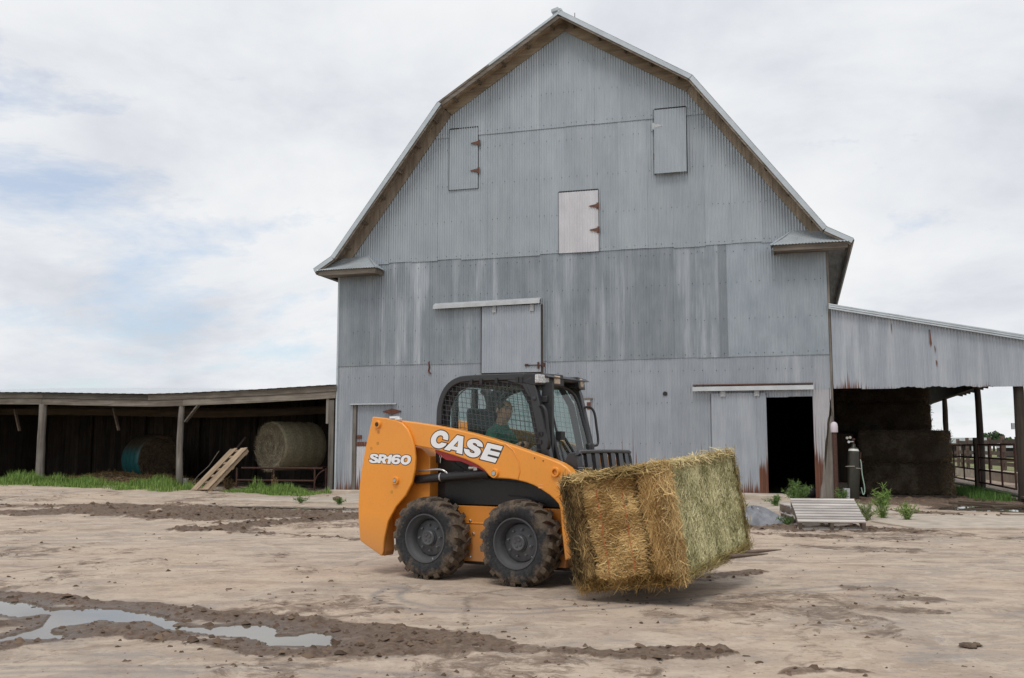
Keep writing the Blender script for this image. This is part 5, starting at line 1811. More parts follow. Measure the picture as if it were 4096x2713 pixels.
def pushf(cs, cz_, ws_, wz_, amt):
    w = np.exp(-((a_s - cs) / ws_) ** 2 - ((a_z - cz_) / wz_) ** 2) * isface
    bv_[:] += fdir[None, :] * (w * amt)[:, None]


pushf(0, -0.022, 0.016, 0.026, 0.026)      # nose
pushf(0.033, 0.012, 0.018, 0.014, -0.012)  # eye sockets
pushf(-0.033, 0.012, 0.018, 0.014, -0.012)
pushf(0, 0.038, 0.05, 0.012, 0.008)        # brow
pushf(0, -0.062, 0.03, 0.010, -0.004)      # mouth line
pushf(0, -0.052, 0.026, 0.008, 0.007)
pushf(0, -0.075, 0.024, 0.008, 0.006)
pushf(0, -0.10, 0.035, 0.022, 0.016)       # chin
bm_.vertices.foreach_set('co', bv_.ravel())
bm_.update()
M['skin'] = plain('weathered_skin', (0.66, 0.36, 0.26), 0.55, 0, 0.15, 30)
M['shirt'] = plain('dark_green_shirt', (0.06, 0.20, 0.145), 0.85, 0, 0.25, 12, 0.3)
M['jeans'] = plain('blue_jeans', (0.05, 0.07, 0.12), 0.85, 0, 0.2, 30)
for mt in (M['skin'], M['shirt'], M['jeans']):
    bm_.materials.append(mt)
mi = []
for pl in bm_.polygons:
    cco = pl.center
    mi.append(0 if (cco.z > 1.475 or (cco.x > 0.17 and abs(cco.y) > 0.22 and cco.z > 1.17)) else (2 if cco.z < 1.13 and not (abs(cco.y) > 0.2 and cco.x < 0.1) else 1))
bm_.polygons.foreach_set('material_index', mi)
bm_.polygons.foreach_set('use_smooth', [True] * len(bm_.polygons))
person = bpy.data.objects.new('person', bm_)
COL.objects.link(person)
person.location = MO
person.rotation_euler = (0, 0, MYAW)
tag(person, 'person in a dark green shirt sitting at the controls inside the loader cab', 'person')


def hpt(f, s_, z):
    return Vector(hc + fdir * f + fsid * s_ + np.array([0, 0, z]))


for s_ in (-0.033, 0.033):
    MB().lathe([(0.001, -0.012), (0.010, -0.007), (0.0125, 0.0), (0.010, 0.007), (0.001, 0.012)], hpt(0.072, s_, 0.013), (0, 0, 1), 10).build('eye', plain('eye_white', (0.25, 0.22, 0.2), 0.3), person, smooth=80)
    MB().box(-0.002, 0.002, -0.019, 0.019, -0.004, 0.004).build('eyebrow', plain('grey_brow', (0.13, 0.10, 0.08), 0.9), person, loc=hpt(0.094, s_, 0.034)).rotation_euler = (0, 0, R(-22))
for s_ in (-1, 1):
    MB().lathe([(0.001, -0.010), (0.026, -0.006), (0.030, 0.0), (0.020, 0.006), (0.001, 0.004)], hpt(-0.008, s_ * 0.082, -0.005), Vector(fsid) * s_ + Vector(fdir) * -0.35, 12).build('ear', M['skin'], person, smooth=80)
hv, hf = [], []
NU, NV = 28, 12
for j in range(NV + 1):
    for i in range(NU):
        a = 2 * math.pi * i / NU
        low = 0.045 if abs(math.cos(a) - 1) < 0.9 else -0.055
        low = 0.058 - 0.115 * max(0.0, (1 - math.cos(a)) / 2) ** 0.8
        ph = (j / NV)
        z = 0.106 - (0.106 - low) * ph ** 1.4
        rr3 = math.sqrt(max(0.0, 1 - (z / 0.107) ** 2)) if z > 0 else 1.0
        hv.append(hpt(math.cos(a) * 0.096 * rr3 - 0.008, math.sin(a) * 0.083 * rr3, z))
for j in range(NV):
    for i in range(NU):
        a, b = j * NU + i, j * NU + (i + 1) % NU
        hf.append((a, b, b + NU, a + NU))
MB().add(hv, hf).build('hair', plain('grey_brown_hair', (0.12, 0.095, 0.075), 0.85, 0, 0.3, 60, 0.6), person, smooth=60)
cl = MB()
for sg in (-1, 1):
    cl.add([(-0.10, sg * 0.005, 1.425), (-0.075, sg * 0.05, 1.435), (-0.12, sg * 0.085, 1.475), (-0.19, sg * 0.075, 1.500), (-0.20, sg * 0.08, 1.465), (-0.12, sg * 0.095, 1.445)], [(0, 1, 2), (1, 5, 2), (2, 5, 4, 3)])
cl.build('collar', M['shirt'], person)

# ================================================================== left pole shed (barn frame)
shed = empty('pole_shed', BO, -BARN_A)
tag(shed, 'low open-fronted pole shed of grey timber joined to the left of the barn', 'shed')
EAVE = [(-15.2, 2.98), (-11.4, 2.925), (-9.8, 2.90), (-7.5, 2.83), (-6.0, 2.79), (-4.9, 2.80), (-2.5, 2.86), (-0.03, 2.955)]
ev = lambda u: interp(EAVE, u)


def sag_board(u0, u1, dz0, dz1, y0, y1, n=8):
    m = MB()
    vv, fs = [], []
    for i in range(n + 1):
        u = u0 + (u1 - u0) * i / n
        z = ev(u)
        vv += [(u, y0, z + dz0), (u, y1, z + dz0), (u, y1, z + dz1), (u, y0, z + dz1)]
    for i in range(n):
        for e in range(4):
            a, b = i * 4 + e, i * 4 + (e + 1) % 4
            fs.append((a, b, b + 4, a + 4))
    fs += [(3, 2, 1, 0), (n * 4, n * 4 + 1, n * 4 + 2, n * 4 + 3)]
    return m.add(vv, fs)


M['fascia_dark'] = wood('dark_fascia', 0, (0.06, 0.05, 0.043), (0.20, 0.175, 0.15))
for u0, u1 in ((-15.2, -9.76), (-9.75, -6.06), (-6.05, -0.03)):
    sag_board(u0, u1, -0.17, -0.01, -0.085, -0.045).build('fascia_board', M['fascia_dark'] if u0 < -7 else M['wood_x'], shed)
for u0, u1 in ((-15.2, -9.81), (-9.80, -4.91), (-4.90, -0.05)):
    sag_board(u0, u1, -0.36, -0.175, -0.06, 0.03).build('header_beam', M['wood_x'], shed)
SD, SR = 6.4, 0.52
rm_ = MB()
vv, fs = [], []
nn = 420
for i in range(nn + 1):
    u = -15.3 + 15.26 * i / nn
    w = 0.004 * math.sin(2 * math.pi * u / 0.30) + 0.003 * math.sin(2 * math.pi * u / 0.1)
    vv += [(u, -0.16, ev(u) + 0.008 + w), (u, 3.0, ev(u) + 0.245 + w), (u, SD + 0.2, ev(u) + SR + w)]
for i in range(nn):
    fs += [(i * 3, i * 3 + 3, i * 3 + 4, i * 3 + 1), (i * 3 + 1, i * 3 + 4, i * 3 + 5, i * 3 + 2)]
rm_.add(vv, fs).build('roof', M['roof_metal'], shed, smooth=60)
for q in range(17):
    u = -14.8 + q * 0.91
    MB().beam((u, 0.03, ev(u) - 0.10), (u, SD, ev(u) + SR - 0.12), 0.05, 0.15).build('rafter', M['wood_darkx'], shed)
for d, dz in ((3.0, -0.47), (5.2, -0.3)):
    for u0, u1 in ((-15.2, -7.8), (-7.79, -0.05)):
        sag_board(u0, u1, dz - 0.20 + 0.07, dz + 0.02 + 0.06, d - 0.04, d + 0.04, 4).build('purlin', M['wood_darkx'], shed)
bwm = MB()
x = -15.2
while x < -0.1:
    w = rnd.uniform(0.16, 0.24)
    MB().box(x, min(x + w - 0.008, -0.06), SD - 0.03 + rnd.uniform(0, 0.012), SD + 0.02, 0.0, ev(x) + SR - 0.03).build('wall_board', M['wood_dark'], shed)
    x += w
for u in (-13.2, -10.9, -8.6, -6.3, -4.0, -1.8):
    MB().tube([(u, SD - 0.12, -0.1), (u, SD - 0.12, 3.2)], 0.07, 8).build('wall_post', M['wood_dark'], shed)
MB().box(-15.25, -15.2, 0, SD, 0, 3.3).build('added_end_wall', M['wood_dark'], shed)  # unseen end wall, added to keep the shed interior dark


def crooked_post(u, d, z0, z1, r0, r1, bend, mat, parent, n=9):
    pts, rr2 = [], []
    for i in range(n):
        t = i / (n - 1)
        pts.append((u + bend * math.sin(t * 2.6) + rnd.uniform(-0.006, 0.006), d + rnd.uniform(-0.006, 0.006), z0 + (z1 - z0) * t))
        rr2.append((r0 + (r1 - r0) * t) * rnd.uniform(0.95, 1.05))
    return MB().tube(pts, rr2, 12).build('post', mat, parent, smooth=50)


crooked_post(-9.80, 0.02, -0.1, ev(-9.8) - 0.35, 0.125, 0.115, -0.02, M['wood_z'], shed)
crooked_post(-4.93, 0.02, -0.1, ev(-4.93) - 0.36, 0.10, 0.085, -0.06, M['wood_z'], shed)
crooked_post(-14.6, 0.02, -0.1, ev(-14.6) - 0.35, 0.12, 0.11, 0.03, M['wood_z'], shed)
MB().box(-0.26, -0.11, -0.02, 0.05, 0.08, 2.55).build('post', M['wood_z'], shed)
MB().box(-0.34, -0.27, -0.03, 0.03, 1.9, 2.6).build('post_board', M['wood_z'], shed)
MB().beam((-4.80, -0.02, 1.98), (-4.38, -0.02, 2.46), 0.035, 0.13, up=(0, 1, 0)).build('brace', M['wood_x'], shed)
for u, s_ in ((-7.3, -1), (-10.9, -1)):
    MB().beam((u, 0.3, 1.75), (u - 0.22, 0.3, 2.42), 0.04, 0.09, up=(0, 1, 0)).build('brace', M['wood_darkx'], shed)

# ------------------------------------------------------------------ things in the shed
def round_bale(name, p0, axis, L, Rr, mats, seed, face_fuzz=2500, wrap=True, cA=(0.20, 0.16, 0.10), cB=(0.46, 0.40, 0.29), side_dark=1.0):
    ax = Vector(axis).normalized()
    e = empty(name, p0)
    nseg, nl = 56, 14
    e1 = ax.orthogonal().normalized()
    e2 = ax.cross(e1)
    m = MB()
    prof = [(Rr * 0.93, 0.0), (Rr * 0.985, 0.03), (Rr, 0.08)] + [(Rr * (1 + 0.012 * math.sin(i * 1.7 + seed)), 0.08 + (L - 0.16) * i / nl) for i in range(1, nl)] + [(Rr, L - 0.08), (Rr * 0.97, L)]
    m.lathe(prof, (0, 0, 0), ax, nseg)
    m.v = [tuple(Vector(v) - Vector((0, 0, max(0.0, -(v[2] + Rr * 0.90)) * 0.7))) if v[2] > -Rr * 0.9 else (v[0], v[1], -Rr * 0.90 + (v[2] + Rr * 0.9) * 0.4) for v in m.v]
    m.build('wrap', mats[0], e, smooth=60)
    fc = MB().lathe([(0.001, -0.015), (Rr * 0.3, -0.03), (Rr * 0.6, -0.02), (Rr * 0.94, 0.004)], (0, 0, 0), ax, 40)
    fc.lathe([(0.001, L + 0.01), (Rr * 0.6, L + 0.01), (Rr * 0.97, L - 0.002)], (0, 0, 0), ax, 32)
    fc.build('end_face', mats[1], e, smooth=80)
    if face_fuzz:
        rr4 = np.random.default_rng(seed)
        r_ = Rr * 0.94 * np.sqrt(rr4.random(face_fuzz))
        th = rr4.random(face_fuzz) * 6.283
        E1, E2, AX = np.array(e1), np.array(e2), np.array(ax)
        rad = np.outer(np.cos(th), E1) + np.outer(np.sin(th), E2)
        tn = np.outer(-np.sin(th), E1) + np.outer(np.cos(th), E2)
        p = rad * r_[:, None] - AX * 0.03
        t = unit(tn + rr4.normal(0, 0.7, p.shape) * 1.0 - AX * 0)
        nr2 = np.tile(-AX, (face_fuzz, 1))
        t = unit(t - nr2 * (t * nr2).sum(1, keepdims=True))
        mixv = rr4.random((face_fuzz, 1))
        swirl = 0.85 + 0.16 * np.sin(r_ * 19 + th)[:, None] + rr4.normal(0, 0.12, (face_fuzz, 1))
        col = (np.array(cA) * (1 - mixv) + np.array(cB) * mixv) * swirl
        Vv, Ff, Cc = strands(p, nr2, t, rr4.uniform(0.08, 0.28, face_fuzz), rr4.uniform(0.003, 0.006, face_fuzz), np.abs(rr4.normal(0, 0.02, face_fuzz)), col, rr4)
        tag(raw_mesh('straw', Vv, Ff, M['hay'], e, n=4, attrs={'col': Cc}), kind='stuff')
    return e


k = NM('grey_net_wrap', 0.8, 0, 0.2)
c = k.coord('Object')
a_ = k.noise(k.map(c, (18, 18, 18)), 1.0, 6, 0.75)
b_ = k.noise(k.map(c, (3, 3, 3)), 1.0, 4, 0.6)
k.color(k.mix(k.ramp(b_, [(0.35, 0.0), (0.65, 1.0)]), k.ramp(a_, [(0.3, (0.21, 0.17, 0.11)), (0.7, (0.46, 0.395, 0.28))]), k.ramp(a_, [(0.3, (0.20, 0.185, 0.115)), (0.7, (0.38, 0.36, 0.24))])))
k.bump(a_, 0.7, 0.03)
M['net'] = k.mat
k = NM('teal_net_wrap', 0.5, 0, 0.5)
c = k.coord('Object')
z_ = k.sepz(c)[2]
a_ = k.noise(c, 14, 5, 0.7)
k.color(k.mix(k.ramp(k.math('ADD', z_, k.math('MULTIPLY', a_, 0.3)), [(0.30, 0.0), (0.62, 1.0)]), (0.008, 0.095, 0.10), (0.05, 0.04, 0.025)))
M['teal'] = k.mat
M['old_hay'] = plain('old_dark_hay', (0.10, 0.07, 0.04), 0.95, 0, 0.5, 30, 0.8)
M['hay_face'] = plain('grey_hay_face', (0.20, 0.16, 0.11), 0.95, 0, 0.5, 24, 0.8)
ax_ = BU * 0.41 + BN * 0.91
b1 = round_bale('round_hay_bale', bw(-2.72, 1.15, 1.27), ax_, 1.5, 0.735, (M['net'], M['hay_face']), 4)
tag(b1, 'pale grey-green round hay bale resting on the rusty rack by the barn', 'hay bale')
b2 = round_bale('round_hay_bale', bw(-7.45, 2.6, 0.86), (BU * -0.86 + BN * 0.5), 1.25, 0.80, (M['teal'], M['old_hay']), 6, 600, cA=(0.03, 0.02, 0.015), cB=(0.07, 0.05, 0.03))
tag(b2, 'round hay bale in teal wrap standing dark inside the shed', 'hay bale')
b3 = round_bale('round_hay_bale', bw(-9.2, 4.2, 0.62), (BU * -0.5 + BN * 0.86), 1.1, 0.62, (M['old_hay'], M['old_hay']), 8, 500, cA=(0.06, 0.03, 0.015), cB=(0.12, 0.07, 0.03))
tag(b3, 'small brown round hay bale deep in the shed behind the teal one', 'hay bale')
# rack of rusty bars under the grey bale
rk = empty('bale_rack', BO, -BARN_A)
tag(rk, 'rusty iron bale rack under the grey round bale', 'rack')
for u, d in ((-3.55, 0.75), (-2.35, 0.75), (-1.05, 0.75), (-0.80, 0.95), (-3.3, 2.3), (-1.0, 2.3)):
    MB().tube([(u, d, 0.0), (u, d, 0.66)], 0.028, 8).build('leg', M['rust_dark'], rk)
for z, a, b in ((0.31, -3.55, -1.05), (0.66, -3.4, -0.8)):
    MB().tube([(a, 0.75, z), (b, 0.75, z)], 0.026, 8).build('bar', M['rust_dark'], rk)
MB().tube([(-3.3, 2.3, 0.66), (-1.0, 2.3, 0.66)], 0.03, 8).build('bar', M['rust_dark'], rk)
for u in (-3.1, -2.3, -1.3):
    MB().tube([(u, 0.75, 0.655), (u, 2.3, 0.655)], 0.028, 8).build('crossbar', M['rust_dark'], rk)
MB().tube(smooth_open([Vector((-1.06, 0.74, 0.04)), Vector((-1.02, 0.74, 0.34)), Vector((-0.90, 0.74, 0.52)), Vector((-0.74, 0.74, 0.62))], 4), 0.022, 8).build('hoop', M['rust_dark'], rk, smooth=60)
# two boards and a stick leaning by the post
lb = MB().beam(bw(-4.30, 0.3, 0.10), bw(-3.45, 1.0, 1.55), 0.02, 0.05).build('leaning_board', M['wood_dark'])
tag(lb, 'thin dark lath leaning behind the wooden pallet in the shed', 'board')
lb = MB().tube([bw(-4.72, 0.05, 0.05), bw(-4.45, 0.2, 0.45), bw(-4.22, 0.35, 0.72), bw(-4.0, 0.5, 1.15)], [0.014, 0.016, 0.014, 0.012], 6).build('leaning_stick', M['wood_z'])
tag(lb, 'crooked grey stick leaning between the shed post and the wooden pallet', 'stick')
bk = empty('bucket', bw(-5.02, 0.28, 0.03))
tag(bk, 'white plastic bucket half hidden behind the bark-covered shed post', 'bucket')
MB().lathe([(0.001, 0.0), (0.125, 0.0), (0.15, 0.30), (0.157, 0.30), (0.157, 0.32), (0.14, 0.32), (0.12, 0.02), (0.001, 0.02)], (0, 0, 0), (0, 0, 1), 24).build('pail', plain('bucket_plastic', (0.50, 0.50, 0.48), 0.5), bk, smooth=40)
MB().tube([(0.155 * math.cos(a), 0.155 * math.sin(a) * 0.3, 0.30 - 0.14 * math.sin(a)) for a in np.linspace(0, math.pi, 12)], 0.004, 6).build('handle', M['steel'], bk)

# leaning wooden pallet: long boards over cross pieces
pl_ = empty('wooden_pallet')
A_, B_, C_ = bw(-3.60, -1.40, 0.10), bw(-2.90, -1.62, 0.10), bw(-3.30, 0.0, 1.20)
ex = (B_ - A_).normalized()
ey = (C_ - A_)
LEN = ey.length
ey.normalize()
ez = ex.cross(ey).normalized()
ex = ey.cross(ez).normalized()
pl_.matrix_world = Matrix((( ex.x, ey.x, ez.x, A_.x), (ex.y, ey.y, ez.y, A_.y), (ex.z, ey.z, ez.z, A_.z), (0, 0, 0, 1)))
tag(pl_, 'brown wooden pallet of long planks leaning in front of the shed', 'pallet')
M['wood_warm'] = wood('warm_pallet_wood', 1, (0.19, 0.13, 0.08), (0.46, 0.35, 0.245))
M['wood_warmx'] = wood('warm_pallet_wood_x', 0, (0.14, 0.09, 0.055), (0.34, 0.25, 0.17))
for x0 in (0.0, 0.128, 0.40, 0.528):
    MB().box(x0, x0 + 0.122, 0, LEN + rnd.uniform(-0.02, 0.02), 0.0, 0.022).build('plank', M['wood_warm'], pl_, bevel=0.003)
for y0 in np.linspace(0.02, LEN - 0.14, 7):
    MB().box(0.0, 0.65, y0, y0 + 0.09, -0.024, -0.001).build('cross_slat', M['wood_warmx'], pl_)
for x0 in (0.01, 0.305, 0.60):
    MB().box(x0, x0 + 0.04, 0.01, LEN - 0.01, -0.11, -0.025).build('stringer', M['wood_warm'], pl_)
for y0 in (0.05, 0.5, 1.0, LEN - 0.18):
    MB().box(0.0, 0.65, y0, y0 + 0.10, -0.133, -0.111).build('cross_slat', M['wood_warmx'], pl_)

# ------------------------------------------------------------------ grass along the shed
def ground_rise(x, y):
    return float(np.clip((-x - 4.6) / 9.0, 0, 1) * np.clip((y - 22.5) / 4.0, 0, 1) * 0.22)


k = NM('grass_blades', 0.75, 0, 0.3)
k.color(k.attr('col', 'GEOMETRY', 'Color'))
k.b.inputs['Subsurface Weight'].default_value = 0.0
M['grass'] = k.mat


def blades(P, h, w, rng, cA, cB, droop=0.6):
    n = len(P)
    az = rng.random(n) * 6.283
    d = np.stack([np.cos(az), np.sin(az), np.zeros(n)], 1)
    sdv = np.stack([-np.sin(az), np.cos(az), np.zeros(n)], 1)
    up = np.array([[0, 0, 1.0]])
    bend = np.abs(rng.normal(0.25, 0.25, n))[:, None] * droop
    H = h[:, None]
    p1 = P + up * H * 0.55 + d * H * bend * 0.35
    p2 = P + up * H * (1 - 0.3 * bend) + d * H * bend * 1.1
    Wv = sdv * w[:, None]
    V = np.stack([P - Wv, P + Wv, p1 - Wv * 0.75, p1 + Wv * 0.75, p2 - Wv * 0.12, p2 + Wv * 0.12], 1).reshape(-1, 3)
    b = np.arange(n)[:, None] * 6
    F = np.concatenate([b + np.array([[0, 1, 3, 2]]), b + np.array([[2, 3, 5, 4]])], 1).reshape(-1, 4)
    mx_ = rng.random((n, 1))
    C = np.repeat(np.array(cA) * (1 - mx_) + np.array(cB) * mx_, 6, 0)
    sh = np.tile(np.array([0.55, 0.55, 0.95, 0.95, 1.15, 1.15]), n)[:, None] * 0 + 1
    return V, F, C * sh


def grass_patch(n, u0, u1, df, db, hmul, seed, hbase=0.26):
    rg = np.random.default_rng(seed)
    u = rg.uniform(u0, u1, n)
    t = rg.random(n)
    nb = 46
    cl_u = rg.uniform(u0, u1, nb)
    tuf = fbm(u * 1.9, t * 3 + seed, 3, seed + 9)
    keep = rg.random(n) < np.clip((tuf - 0.34) * 4.5, 0.5, 1)
    fr = df + 0.55 * (fbm(u * 1.3, u * 0 + 2, 3, seed) - 0.5) * 2
    d = fr + (db - fr) * t
    P = np.array([bw(a, b, 0) for a, b in zip(u, d)])
    P[:, 2] = [ground_rise(x, y) for x, y in P[:, :2]]
    h = hbase * (0.45 + 0.9 * rg.random(n)) * np.clip(0.25 + 3.2 * (fbm(u * 1.9, t * 3 + seed, 3, seed + 9) - 0.34), 0.3, 1.6) * (0.35 + 0.65 * np.clip(t * 2.2, 0, 1)) * hmul
    P, h = P[keep], h[keep]
    return blades(P, h, 0.005 + 0.004 * rg.random(len(P)), rg, (0.055, 0.13, 0.018), (0.28, 0.40, 0.10))


def merge(parts):
    o, Vs, Fs, Cs = 0, [], [], []
    for V, F, C in parts:
        Vs.append(V); Fs.append(F + o); Cs.append(C)
        o += len(V)
    return np.concatenate(Vs), np.concatenate(Fs), np.concatenate(Cs)


gv, gf, gc = merge([grass_patch(26000, -13.5, -4.85, -2.2, -0.05, 0.8, 1), grass_patch(12000, -2.75, -0.02, -1.75, -0.1, 0.85, 2), grass_patch(1600, -4.85, -3.7, -1.9, -0.05, 0.7, 3),
                    grass_patch(1500, -12.5, -8.2, -3.6, -2.9, 0.42, 4)])
g_ob = raw_mesh('grass', gv, gf, M['grass'], n=4, attrs={'col': gc})
tag(g_ob, 'bright green grass growing along the front of the pole shed', 'grass', kind='stuff')
# straw litter on the shed floor
rg = np.random.default_rng(12)
n = 5000
u, d = rg.uniform(-11, -5.2, n), rg.uniform(0.3, 3.5, n)
P = np.array([bw(a, b, 0) for a, b in zip(u, d)])
P[:, 2] = [ground_rise(x, y) + 0.02 for x, y in P[:, :2]]
P[:, 2] += 0.28 * np.exp(-((u + 8.3) / 1.3) ** 2 - ((d - 1.6) / 0.8) ** 2) + 0.2 * np.exp(-((u + 6.3) / 0.9) ** 2 - ((d - 1.5) / 0.7) ** 2)
t = unit(rg.normal(0, 1, (n, 3)) * [1, 1, 0.25])
mxv = rg.random((n, 1))
sv, sf, sc_ = strands(P, np.tile([[0, 0, 1.0]], (n, 1)), t, rg.uniform(0.10, 0.35, n), rg.uniform(0.004, 0.009, n), np.abs(rg.normal(0, 0.03, n)), np.array([0.13, 0.085, 0.04]) * (1 - mxv) + np.array([0.34, 0.24, 0.11]) * mxv, rg)
tag(raw_mesh('straw_litter', sv, sf, M['hay'], n=4, attrs={'col': sc_}), 'loose straw litter heaped on the shed floor', 'straw', kind='stuff')
lm = MB()
for q in range(2):
    pass
hv_, hf_ = [], []
nu_, nd_ = 60, 26
for j in range(nd_ + 1):
    for i in range(nu_ + 1):
        uu, dd = -12.5 + 12.3 * i / nu_, 0.1 + 6.2 * j / nd_
        p = bw(uu, dd, 0)
        z = ground_rise(p.x, p.y) + 0.012 + 0.24 * math.exp(-((uu + 8.3) / 1.3) ** 2 - ((dd - 1.6) / 0.8) ** 2) + 0.16 * math.exp(-((uu + 6.3) / 0.9) ** 2 - ((dd - 1.5) / 0.7) ** 2) + 0.02 * math.sin(uu * 5) * math.sin(dd * 4)
        hv_.append((p.x, p.y, z))
for j in range(nd_):
    for i in range(nu_):
        a = j * (nu_ + 1) + i
        hf_.append((a, a + 1, a + nu_ + 2, a + nu_ + 1))
tag(MB().add(hv_, hf_).build('shed_floor', plain('trampled_litter', (0.10, 0.07, 0.045), 0.95, 0, 0.4, 8, 0.5), smooth=60), kind='structure')

# ================================================================== right lean-to (barn frame)
lt = empty('lean_to', BO, -BARN_A)
tag(lt, 'sloping corrugated metal lean-to on posts at the right of the barn', 'lean-to')
lz = lambda u: 4.64 - 0.211 * (u - 12.89)
lf = empty('front_panel', parent=lt)
ee = edges(12.95, 18.4, 0.66, 0.03)
for i, (a, b) in enumerate(zip(ee, ee[1:])):
    rag = i in (2, 3, 4)
    bt = (lambda u, s_=i: 2.64 + 0.018 * math.sin(u * 9 + s_) + 0.007 * math.sin(u * 47)) if rag else 2.63 + rnd.uniform(-0.02, 0.012)
    sheet('siding_sheet', lf, M['siding_lo'], a - (0.02 if i else 0), b + 0.02, bt, lambda u: lz(u) - 0.05, -0.014 - (0.003 if i % 2 else 0), rnd.uniform(1.08, 1.2), rnd.uniform(0.2, 0.7), (0.20, 0.10, 0.09, 0.06, 0.11, 0.06, 0.05, 0.05)[i % 8], 2.62)
for u, z0, z1, w_ in ((15.13, 3.55, 3.98, 0.035), (15.22, 3.42, 3.60, 0.022), (15.24, 3.10, 3.26, 0.022), (14.3, 3.9, 4.15, 0.01)):
    MB().prism([(u - w_ * 0.3, z1), (u + w_ * 0.3, z1), (u + w_, z0 + 0.1), (u + w_ * 0.3, z0), (u - w_ * 0.4, z0 + 0.12)], lambda a, b, t: (a, t, b), -0.0275, -0.0245).build('rust_streak', M['rust_light'], lf)
MB().prism([(12.92, lz(12.92) - 0.02), (18.5, lz(18.5) - 0.02), (18.5, lz(18.5) + 0.04), (12.92, lz(12.92) + 0.04)], lambda a, b, t: (a, t, b), -0.12, 18.6).build('roof', M['roof_metal'], lt)
for dz in (-0.075, -0.03, 0.018):
    MB().prism([(12.90, lz(12.90) + dz - 0.018), (18.5, lz(18.5) + dz - 0.018), (18.5, lz(18.5) + dz + 0.018), (12.90, lz(12.90) + dz + 0.018)], lambda a, b, t: (a, t, b), -0.135 - 0.01 * dz, -0.121).build('edge_trim', M['trim'], lt, bevel=0.006)
MB().box(12.95, 18.4, 0.0, 0.10, 2.66, 2.86).build('front_header', M['wood_darkx'], lt)
for q in range(20):
    d = 0.3 + 0.92 * q
    MB().beam((12.95, d, lz(12.95) - 0.14), (18.4, d, lz(18.4) - 0.14), 0.05, 0.18, up=(0, 0, 1)).build('rafter', M['wood_dark'], lt)
MB().box(16.86, 17.04, 0.12, 18.4, 2.90, 3.18).build('eave_beam', M['wood_dark'], lt)
x = 0.12
while x < 18.2:
    MB().box(16.90, 16.95, x, x + 1.28, 3.19, lz(16.93) - 0.22).build('gable_board', M['wood_dark'], lt)
    x += 1.30
for d in (0.15, 5.5, 12.1, 18.2):
    crooked_post(16.95, d, -0.2, 2.92, 0.105 if d > 1 else 0.125, 0.085 if d > 1 else 0.11, 0.02, M['wood_dark'], lt)
MB().box(16.80, 16.90, 5.36, 5.66, 0.0, 1.52).build('gate_post', M['wood_dark'], lt)
MB().box(16.78, 16.84, 0.10, 0.20, 1.66, 1.80).build('switch_box', M['zinc'], lt)
MB().beam((16.98, -0.3, 0.14), (16.98, 10.5, 0.10), 0.22, 0.05).build('sill_plank', M['wood_y'], lt)
MB().box(12.95, 15.9, 13.1, 13.2, 0, 4.3).build('back_wall', M['wood_dark'], lt)  # added wall that keeps the space behind the bales dark
# pipe gates
def gate(d0, d1, label):
    e = empty('pipe_gate', BO, -BARN_A)
    tag(e, label, 'gate', 'pipe gates along the lean-to')
    for z in (0.30, 0.64, 0.97, 1.32):
        MB().tube([(16.86, d0, z), (16.86, d1, z)], 0.024, 8).build('rail', M['rust_dark'], e)
    n_ = 4
    for i in range(n_):
        d = d0 + (d1 - d0) * i / (n_ - 1)
        MB().tube([(16.86, d, 0.28), (16.86, d, 1.34)], 0.024, 8).build('upright', M['rust_dark'], e)
    return e


gate(0.42, 5.2, 'dark pipe gate between the two nearer lean-to posts')
gate(5.85, 11.8, 'dark pipe gate between the two farther lean-to posts, beside the hay')
# stacked bales in the dark
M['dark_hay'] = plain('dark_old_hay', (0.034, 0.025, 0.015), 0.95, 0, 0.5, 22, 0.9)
def stack_bale(u0, u1, z0, z1, d0, d1, label, seed):
    e = empty('stacked_hay_bale', bw((u0 + u1) / 2, (d0 + d1) / 2, (z0 + z1) / 2), -BARN_A)
    V, F, nrm_ = lumpy_box((u1 - u0) / 2, (d1 - d0) / 2, (z1 - z0) / 2, 0.07, 0.10, 0.13, seed)
    raw_mesh('hay_body', V, F, M['dark_hay'], e, smooth=True, n=4)
    rgs = np.random.default_rng(seed)
    n = 2600
    hx_, hy_, hz_ = (u1 - u0) / 2, (d1 - d0) / 2, (z1 - z0) / 2
    p = rgs.uniform(-1, 1, (n, 3)) * [hx_, hy_, hz_]
    nr_ = np.zeros((n, 3))
    f_ = rgs.random(n) < 0.7
    p[f_, 1] = -hy_; nr_[f_, 1] = -1
    p[~f_, 0] = hx_; nr_[~f_, 0] = 1
    t = rgs.normal(0, 1, (n, 3))
    t = unit(t - nr_ * (t * nr_).sum(1, keepdims=True))
    mv = rgs.random((n, 1))
    edge_gain = np.clip((p[:, 0] - hx_ + 0.35) / 0.35, 0, 1)[:, None]  # strands get brighter towards the right edge
    col = (np.array([0.022, 0.016, 0.01]) * (1 - mv) + np.array([0.055, 0.04, 0.024]) * mv) * (1 + 2.2 * edge_gain)
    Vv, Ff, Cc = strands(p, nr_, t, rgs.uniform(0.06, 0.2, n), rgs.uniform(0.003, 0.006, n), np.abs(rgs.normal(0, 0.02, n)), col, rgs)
    tag(raw_mesh('straw', Vv, Ff, M['hay'], e, n=4, attrs={'col': Cc}), kind='stuff')
    tag(e, label, 'hay bale', 'bales stacked under the lean-to')


